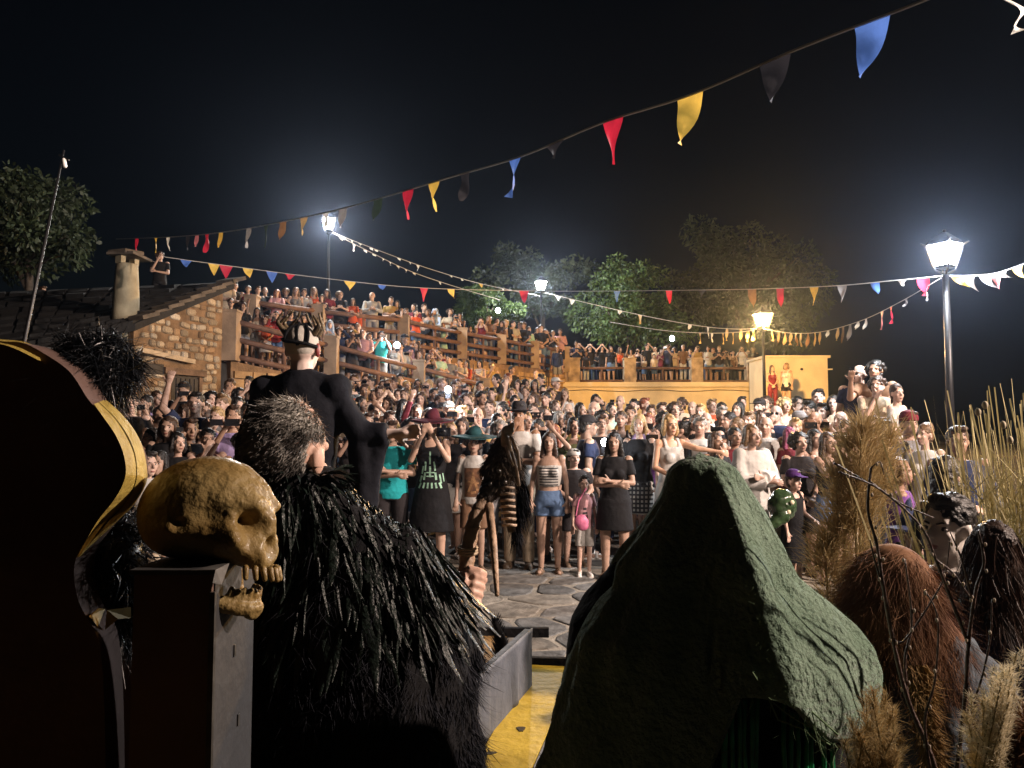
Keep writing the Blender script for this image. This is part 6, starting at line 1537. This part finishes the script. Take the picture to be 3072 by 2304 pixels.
for i in range(nt):
    for j in range(nphi):
        ph = 2 * math.pi * j / nphi; t = i / (nt - 1)
        c, s = math.cos(ph), math.sin(ph)
        hem = 652 + 78 * max(0, c) ** 1.2 + 130 * min(1, max(0, -c - .08) / .13) + 8 * max(0, -s) * (1 - abs(c)) + 7 * math.sin(5 * ph) + 5 * math.sin(11 * ph + 1)
        py = 455 + (hem - 455) * t
        L_, R_ = lut(lf, py), lut(rf_, py); xc, rx = (L_ + R_) / 2, (R_ - L_) / 2
        if t == 0: rx *= .5
        ry = rx * .66
        cc_, ss = math.copysign(abs(c) ** .92, c), math.copysign(abs(s) ** .92, s)
        x = xc + rx * cc_
        w3 = P(x, py, HD); y = HD + ry / 770 * HD * ss
        if s < 0: y -= .075 * math.exp(-((c - .22) / .28) ** 2) * min(1, t * 2.2) * min(1, rx / 60)
        fold = mnoise.fractal(Vector((c * 2.2 + .2, s * 2.2, w3.z * 3.0)), 1.0, 2.0, 4) * .022 * min(1, t * t * 4) + .008 * math.sin(ph * 9 + 3 * t) * t
        fine = mnoise.turbulence(Vector((c * 6, s * 6, w3.z * 9)), 3, False) * .0095 * min(1, t * 2)
        nrm = Vector((c, s * .8, .3)).normalized(); q = Vector((w3.x, y, w3.z)) + nrm * (fold - fine) - ho
        V[i, j] = q
top = V[0].mean(0) + np.array([0, 0, .006]); Vf = np.concatenate([V.reshape(-1, 3), top[None]])
Q = [(i * nphi + j, i * nphi + (j + 1) % nphi, (i + 1) * nphi + (j + 1) % nphi, (i + 1) * nphi + j) for i in range(nt - 1) for j in range(nphi)]
faces = [tuple(reversed(a)) for a in Q] + [(nt * nphi, j, (j + 1) % nphi) for j in range(nphi)]
hood_me = mesh_from("hood", Vf, faces, M_FELT, True)
hob = link("hood", hood_me, hood_t); sd = hob.modifiers.new("s", 'SOLIDIFY'); sd.thickness = .012; sd.offset = -1
q, nn = surf_samples(hood_me, 9000, lambda p, N: (N[:, 1] < .5).astype(float)); nn = np.where(((q - np.array([V[:, :, 0].mean(), 0, 0])) * nn).sum(1, keepdims=True) < 0, -nn, nn)
M_FUZZ = mat("green_fuzz", (.12, .18, .10), rough=1, var=.3, spec=.05)
tag(link("fuzz", ribbons("fuzz", q, unit(nn + nrg.normal(size=q.shape) * .8), nrg.uniform(.003, .008, len(q)), .0006, M_FUZZ, curl=.8, segs=2), hood_t), kind="stuff")
hemv = V[-1]; k = nrg.integers(0, nphi, 700); hr = hemv[k] + nrg.normal(size=(700, 3)) * .006
tag(link("frayed_hem", ribbons("frayed_hem", hr, unit(np.array([0, -.15, -1]) + nrg.normal(size=hr.shape) * .5), nrg.uniform(.01, .05, 700), .0014, M_FUZZ, curl=.9, segs=4), hood_t), kind="stuff")
cll = [(540, 640), (561, 610), (583, 604), (595, 591), (627, 569), (665, 561), (706, 553), (768, 543), (1050, 530)]
crr = [(540, 760), (600, 800), (660, 845), (720, 850), (768, 850), (1050, 860)]
rings = []
for py in (545, 561, 575, 595, 627, 665, 706, 768, 880, 1010):
    L_, R_ = lut(cll, py), lut(crr, py); a, b = P(L_, py, HD), P(R_, py, HD)
    rings.append((a.z - ho.z, (b.x - a.x) / 2 * .985, (b.x - a.x) / 2 * .58, (a.x + b.x) / 2 - ho.x, .02))
link("cloak", remesh(MB().loft(rings[::-1], 40), "cloak", .014, M_BLACK, 3, fold=.04, fscale=.15), hood_t)
link("body", remesh(MB().capsule((0, .02, .1), (0, .02, 1.0), .13, .15).ball((-.02, .04, 1.24), (.09, .1, .12)).capsule((0, .02, 1.0), (-.02, .04, 1.2), .08, .06), "body", .02, M_SKIN, 2), hood_t, SKIN_FM)
M_CORDG = mat("green_cord", (.03, .32, .13), rough=.35, var=.3, scale=30, coat=.3)
for x0 in (722, 727, 733, 739, 745, 752, 758, 784, 792, 797, 806, 812, 822, 834):
    y0 = 690 + rnd.uniform(-8, 12) + (12 if x0 > 780 else 0)
    L_, R_ = lut(cll, 720), lut(crr, 720); xn = (x0 - (L_ + R_) / 2) / ((R_ - L_) / 2); dy = -.58 * (R_ - L_) / 2 / 770 * HD * math.sqrt(max(0, 1 - xn * xn)) - .012
    def cpnt(x, y):
        w3 = P(x, y, HD + dy); return w3 - ho
    MB().tube([cpnt(x0, y0), cpnt(x0 + rnd.uniform(-2, 2), y0 + 40), cpnt(x0 + rnd.uniform(-3, 4), y0 + 90), cpnt(x0 + rnd.uniform(-4, 6), 800)], .0042, 6).obj("cord", M_CORDG, hood_t, True)
for a in ([(752, 672), (770, 700), (790, 716), (815, 730)], [(765, 690), (778, 720), (800, 728), (830, 745)], [(790, 700), (812, 712), (838, 735)]):
    MB().tube([P(x, y, HD - .24) - ho for x, y in a], .0016, 5).obj("loose_thread", M_FUZZ, hood_t)
# ================================================================ right-hand foreground: furs, grasses, twigs
G6 = "costumed players at the right edge"
# painted face in profile
person(945, 467, 2.85, 'm', 'stand', 'long', 'dark', 'trousers', 'dark', 'short', 'black', skin=(.74, .68, .62), turn=R(-62), zg=None, H=1.62, label="person with white painted face in profile wearing a dark top near the twigs", group=G6, near=True, shoes='shoes')
# long brown hair, seen from behind
lh = person(990, 515, 2.45, 'w', 'stand', 'long', 'navy', 'trousers', 'dark', 'long', 'brown', turn=R(170), H=1.52, label="person in dark blue jacket at the right edge, back turned, hair hanging loose", group=G6, near=True, shoes='shoes')
hb = next(o for o in lh.children if o.name.startswith("hair"))
M_LONGH = mat("long_brown_hair", (.035, .02, .013), rough=.4, scale=14, col2=(.12, .065, .04), ramp=(.35, .7), spec=.2)
q, nn = surf_samples(hb.data, 11000)
link("loose_strands", ribbons("loose_strands", q, unit(nn * .12 + np.array([0, .12, -1]) + nrg.normal(size=q.shape) * .15), nrg.uniform(.08, .2, len(q)), .0022, M_LONGH, curl=.25, segs=4), lh)
# furry player
M_RFUR = mat("russet_fur", (.12, .05, .028), rough=.8, scale=7, col2=(.30, .16, .075), ramp=(.35, .65), spec=.2)
M_DENIM = mat("blue_grey_cloth", (.055, .075, .095), rough=.85, var=.25, scale=8, bump=.5, bscale=30)
M_TANF = mat("tan_fur", (.30, .19, .07), rough=.8, scale=12, col2=(.15, .09, .035), spec=.15)
fu = thing("person", "player in a shaggy russet fur hood and blue grey coat right of the green hood", "person", (P(905, 600, 1.95).x, 1.95, -.35), 0, G6)
f0 = fu.location
def F(px, py, d=1.95): return P(px, py, d) - f0
fb = MB()
fb.ball(F(893, 590), (.098, .11, .115), 18, 12); fb.capsule(F(900, 620), F(918, 652), .10, .115); fb.capsule(F(872, 640), F(888, 690), .075, .07)
furm = remesh(fb, "fur_hood", .01, M_RFUR, 2); link("fur_hood", furm, fu)
q, nn = surf_samples(furm, 30000)
cl = np.array([mnoise.noise(Vector(a * 11)) for a in q])[:, None]
tag(link("fur", ribbons("fur", q, unit(nn * (.22 + .45 * cl) + np.array([-.25, -.1, -.8]) + nrg.normal(size=q.shape) * .2), nrg.uniform(.06, .13, len(q)), .0011, M_RFUR, curl=.5), fu), kind="stuff")
fc = MB(); top_z = F(925, 640).z
fc.loft([(.3, .26, .2, .05, 0), (.75, .23, .18, .05, 0), (top_z - .16, .19, .15, .045, 0), (top_z, .13, .11, .03, 0), (top_z + .04, .08, .08, .01, 0)], 30)
fc.capsule((.16, -.03, top_z - .1), (.26, -.1, top_z - .38), .075, .06); fc.capsule((.26, -.1, top_z - .38), (.20, -.2, top_z - .55), .06, .05)
link("coat", remesh(fc, "coat", .012, M_DENIM, 3, fold=.04, fscale=.1), fu)
link("body", remesh(MB().capsule((.04, 0, .08), (.03, 0, top_z - .1), .1, .1).ball(F(893, 588), .085), "body", .02, M_SKIN, 2), fu, (.4, .25, .18))
sash = np.array([tuple(F(918 + 14 * a + rnd.uniform(-10, 10) * (1 - .3 * a), 665 + 105 * a, 1.70 - .08 * a)) for a in nrg.random(2600)])
tag(link("tan_sash", ribbons("tan_sash", sash, unit(np.array([.1, -.3, -1]) + nrg.normal(size=sash.shape) * .45), nrg.uniform(.02, .05, len(sash)), .003, M_TANF, curl=.5), fu), kind="stuff")
# dark jacketed shoulder in the corner
cj = thing("fur_heap", "dark brown shaggy fur in the bottom right corner", "fur", tuple(P(1018, 775, 1.05)))
cm = remesh(MB().ball((0, 0, 0), (.03, .03, .05)).ball((.03, 0, .03), (.03, .03, .04)), "pelt", .008, M_RFUR, 2); link("pelt", cm, cj)
q, nn = surf_samples(cm, 2600); tag(link("fur", ribbons("fur", q, unit(nn + np.array([0, 0, -.6]) + nrg.normal(size=q.shape) * .3), nrg.uniform(.02, .05, len(q)), .003, M_RFUR, curl=.5), cj), kind="stuff")

def grass_thing(name, label, cat, base, parts):
    t = thing(name, label, cat, base)
    for nm, root, dr, L, w, m, kw in parts:
        tag(link(nm, ribbons(nm, root - np.array(base), dr, L, w, m, **kw), t), kind="stuff")
    return t
# tall reeds
M_REED = mat("dry_reed", (.27, .23, .10), rough=.7, scale=3, col2=(.48, .41, .2), trans=.2)
M_REEDG = mat("green_reed", (.20, .20, .07), rough=.7, scale=3, col2=(.38, .35, .15), trans=.2)
n = 1000; bx_, by_ = 2.3 + nrg.normal(size=n) * .16, 3.3 + nrg.normal(size=n) * .22
root = np.stack([bx_, by_, np.full(n, -.33)], 1); lean = np.stack([(bx_ - 2.3) * .55 + nrg.normal(size=n) * .13, nrg.normal(size=n) * .12, np.ones(n)], 1)
reeds = grass_thing("reed_clump", "tall dry reeds rising at the right edge under the white lamp", "reeds", (2.35, 3.3, -.35), [("stalks", root[:340], unit(lean[:340]), nrg.uniform(1.6, 2.15, 340), .0065, M_REED, dict(droop=.04, curl=.04, segs=5, shape='strip')), ("leaves", root[560:] + np.array([0, 0, .5]), unit(lean[560:]), nrg.uniform(.7, 1.25, n - 560), .011, M_REEDG, dict(droop=.12, curl=.1, segs=5))])
k = 1500; rb_ = np.stack([2.25 + nrg.normal(size=k) * .2, 3.2 + nrg.normal(size=k) * .22, nrg.uniform(.25, 1.3, k)], 1)
tag(link("side_shoots", ribbons("side_shoots", rb_ - np.array([2.35, 3.3, -.35]), unit(np.array([0, 0, 1.1]) + nrg.normal(size=rb_.shape) * .5), nrg.uniform(.1, .32, k), .006, M_REED, droop=.1), reeds), kind="stuff")
M_BLOOM = mat("pale_bloom", (.55, .48, .34), rough=.9, var=.2)
for px, py in ((985, 405), (978, 412), (1010, 440), (1003, 425)):
    c = P(px, py, 3.0); MB().ball(c - reeds.location, (.011, .011, .016), 10, 8).obj("bloom", M_BLOOM, reeds, True)
# tan feathery grass
M_PAMP = mat("tan_plume", (.36, .26, .115), rough=.8, scale=6, col2=(.52, .40, .2), trans=.3)
def plume_grass(label, base, stems, n, L, w, m, spread, name="feather_grass", droop=.25, up=1.0, sr=.005):
    t = thing(name, label, "grass", tuple(base)); b = Vector(base); R_, D2 = [], []
    for a in stems:
        sp_ = spline([p - b for p in a], 10); MB().tube(sp_, sr, 5).obj("stem", M_REED, t, True)
        for _ in range(n // len(stems)):
            i = rnd.uniform(0, len(sp_) - 1.01); p = sp_[int(i)].lerp(sp_[int(i) + 1], i % 1); wd = spread * (.55 + .45 * math.sin(math.pi * i / len(sp_)))
            v = Vector((rnd.gauss(0, 1), rnd.gauss(0, 1), rnd.gauss(0, .4))).normalized(); R_.append(tuple(p + v * wd * rnd.random() * .4)); D2.append(tuple((v * .55 + Vector((0, 0, up * rnd.uniform(.3, 1.6)))).normalized()))
    tag(link("plume_hair", ribbons("plume_hair", np.array(R_), np.array(D2), L * nrg.uniform(.5, 1.2, len(R_)), w, m, droop=droop, curl=.3, segs=3), t), kind="stuff")
    return t
gz = -.33
plume_grass("tall tan feathery grass between the raised phone and the twigs", (1.42, 3.25, gz), [[Vector((1.42, 3.25, gz)), P(845, 560, 3.2), P(850, 500, 3.2), P(848, 440, 3.2)], [Vector((1.45, 3.25, gz)), P(860, 560, 3.2), P(866, 500, 3.2), P(872, 430, 3.2)], [Vector((1.40, 3.25, gz)), P(838, 575, 3.2), P(838, 520, 3.2), P(836, 470, 3.2)], [Vector((1.44, 3.2, gz)), P(856, 540, 3.15), P(860, 470, 3.15), P(862, 425, 3.15)], [Vector((1.5, 3.3, gz)), P(872, 540, 3.3), P(880, 480, 3.3), P(890, 432, 3.3)], [Vector((1.35, 3.2, gz)), P(828, 600, 3.2), P(826, 565, 3.2), P(828, 540, 3.2)]], 8200, .13, .0035, M_PAMP, .15)
def fan(x0, x1, yb, tips, d, n):
    L = []
    for k in range(n):
        tx, ty = rnd.choice(tips); tx += rnd.uniform(-9, 9); ty += rnd.uniform(-12, 22); dd = d + rnd.uniform(-.05, .05); bx = rnd.uniform(x0, x1)
        L.append([P(bx, yb, dd), P(bx * .45 + tx * .55 + rnd.uniform(-4, 4), yb * .45 + ty * .55, dd), P(tx + rnd.uniform(-5, 5), ty, dd + rnd.uniform(-.02, .02))])
    return L
plume_grass("tan bushy plume at the bottom beside the green hood", (P(875, 800, 1.0).x, 1.0, .75), fan(858, 895, 815, [(852, 735), (862, 712), (874, 698), (886, 712), (896, 738), (868, 750), (882, 745), (902, 755)], 1.0, 44), 15000, .017, .0009, M_PAMP, .011, droop=.2, up=.9, sr=.0009)
M_CREAM = mat("cream_plume", (.80, .72, .52), rough=.85, var=.2, scale=10, trans=.3)
plume_grass("cream feathery plume at the bottom right", (P(975, 800, 1.05).x, 1.05, .72), fan(970, 1000, 815, [(968, 742), (975, 722), (984, 706), (993, 692), (1003, 676), (1012, 664), (1018, 684), (1008, 706), (998, 724), (988, 748)], 1.05, 46), 15000, .015, .0012, M_CREAM, .011, droop=.3, up=.7, sr=.0009)
# twigs with buds
M_TWIG = mat("red_brown_twig", (.075, .042, .03), rough=.5, var=.4, scale=30, bump=.3)
M_BUD = mat("pale_bud", (.5, .42, .32), rough=.6)
tw = thing("twig_bunch", "bare branching twigs with pale buds in front of the russet fur", "twigs", tuple(P(940, 830, 1.3)))
t0 = tw.location
for a, r in (([(940, 830, 1.3), (935, 768, 1.3), (908, 700, 1.3), (893, 640, 1.3), (884, 590, 1.3), (877, 545, 1.3), (868, 510, 1.3), (871, 468, 1.3)], .006),
             ([(950, 830, 1.28), (957, 768, 1.28), (965, 700, 1.28), (969, 640, 1.28), (976, 590, 1.28), (984, 562, 1.28), (978, 530, 1.28)], .006),
             ([(969, 645, 1.28), (950, 596, 1.28), (936, 560, 1.27), (921, 527, 1.26), (881, 490, 1.25), (839, 472, 1.24)], .0042), ([(936, 560, 1.27), (952, 572, 1.27), (959, 581, 1.27), (972, 600, 1.28)], .003),
             ([(893, 640, 1.3), (905, 640, 1.3), (931, 602, 1.3), (945, 575, 1.3), (950, 540, 1.3)], .003), ([(870, 482, 1.3), (900, 503, 1.3), (934, 518, 1.3)], .003), ([(834, 463, 1.3), (870, 484, 1.3)], .0028),
             ([(908, 700, 1.3), (905, 660, 1.31), (912, 620, 1.32), (905, 560, 1.32)], .004), ([(884, 590, 1.3), (876, 565, 1.3), (870, 540, 1.3)], .0032), ([(930, 768, 1.25), (925, 720, 1.25), (935, 680, 1.25), (938, 620, 1.25), (925, 590, 1.25)], .0034),
             ([(962, 720, 1.28), (978, 690, 1.28), (990, 640, 1.28), (992, 600, 1.28)], .003), ([(871, 468, 1.3), (880, 462, 1.3), (884, 475, 1.3)], .002), ([(972, 600, 1.28), (962, 560, 1.28), (950, 532, 1.28)], .003)):
    pts = spline([P(*q) for q in a], 6); m = len(pts)
    MB().tube([p - t0 for p in pts], [.72 * r * (1 - .55 * i / m) * (1 + .12 * math.sin(i * 2.1)) for i in range(m)], 7).obj("twig", M_TWIG, tw, True)
    for i in range(3, m, 5): MB().ball(pts[i] - t0 + Vector((rnd.choice((-1, 1)) * r * .9, -.002, 0)), (.0023, .0022, .0036), 8, 6).obj("bud", M_BUD, tw, True)
# green mask held by the child
gm = thing("green_mask", "shiny dark green beaked mask beside the child in the purple hat", "mask", tuple(P(782, 505, 6.6)))
M_GMASK = mat("dark_green_gloss", (.025, .05, .02), rough=.25, var=.4, scale=14, coat=.5)
link("face", remesh(MB().ball((0, 0, 0), (.12, .1, .14), 16, 12).capsule((-.02, -.05, -.08), (-.16, -.08, -.2), .07, .03), "face", .014, M_GMASK, 2, fold=.04, fscale=.06), gm)
for x, z_ in ((.05, .03), (.02, -.05)): MB().ball((x, -.1, z_), (.02, .012, .02), 8, 6).obj("spot", M_BLOOM, gm, True)
# ================================================================ thin night haze round the lamps
if HAZE > 0:
    hz = MB().box((0, 58, 17), (150, 150, 37.0)).obj("haze"); tag(hz, kind="stuff")
    hm_ = bpy.data.materials.new("haze"); hm_.use_nodes = True; nt = hm_.node_tree; nt.nodes.remove(nt.nodes["Principled BSDF"])
    pv = nt.nodes.new("ShaderNodeVolumePrincipled"); pv.inputs["Density"].default_value = HAZE; pv.inputs["Color"].default_value = (.55, .68, .95, 1); pv.inputs["Anisotropy"].default_value = .87
    nt.links.new(pv.outputs[0], nt.nodes["Material Output"].inputs["Volume"]); hz.data.materials.append(hm_)
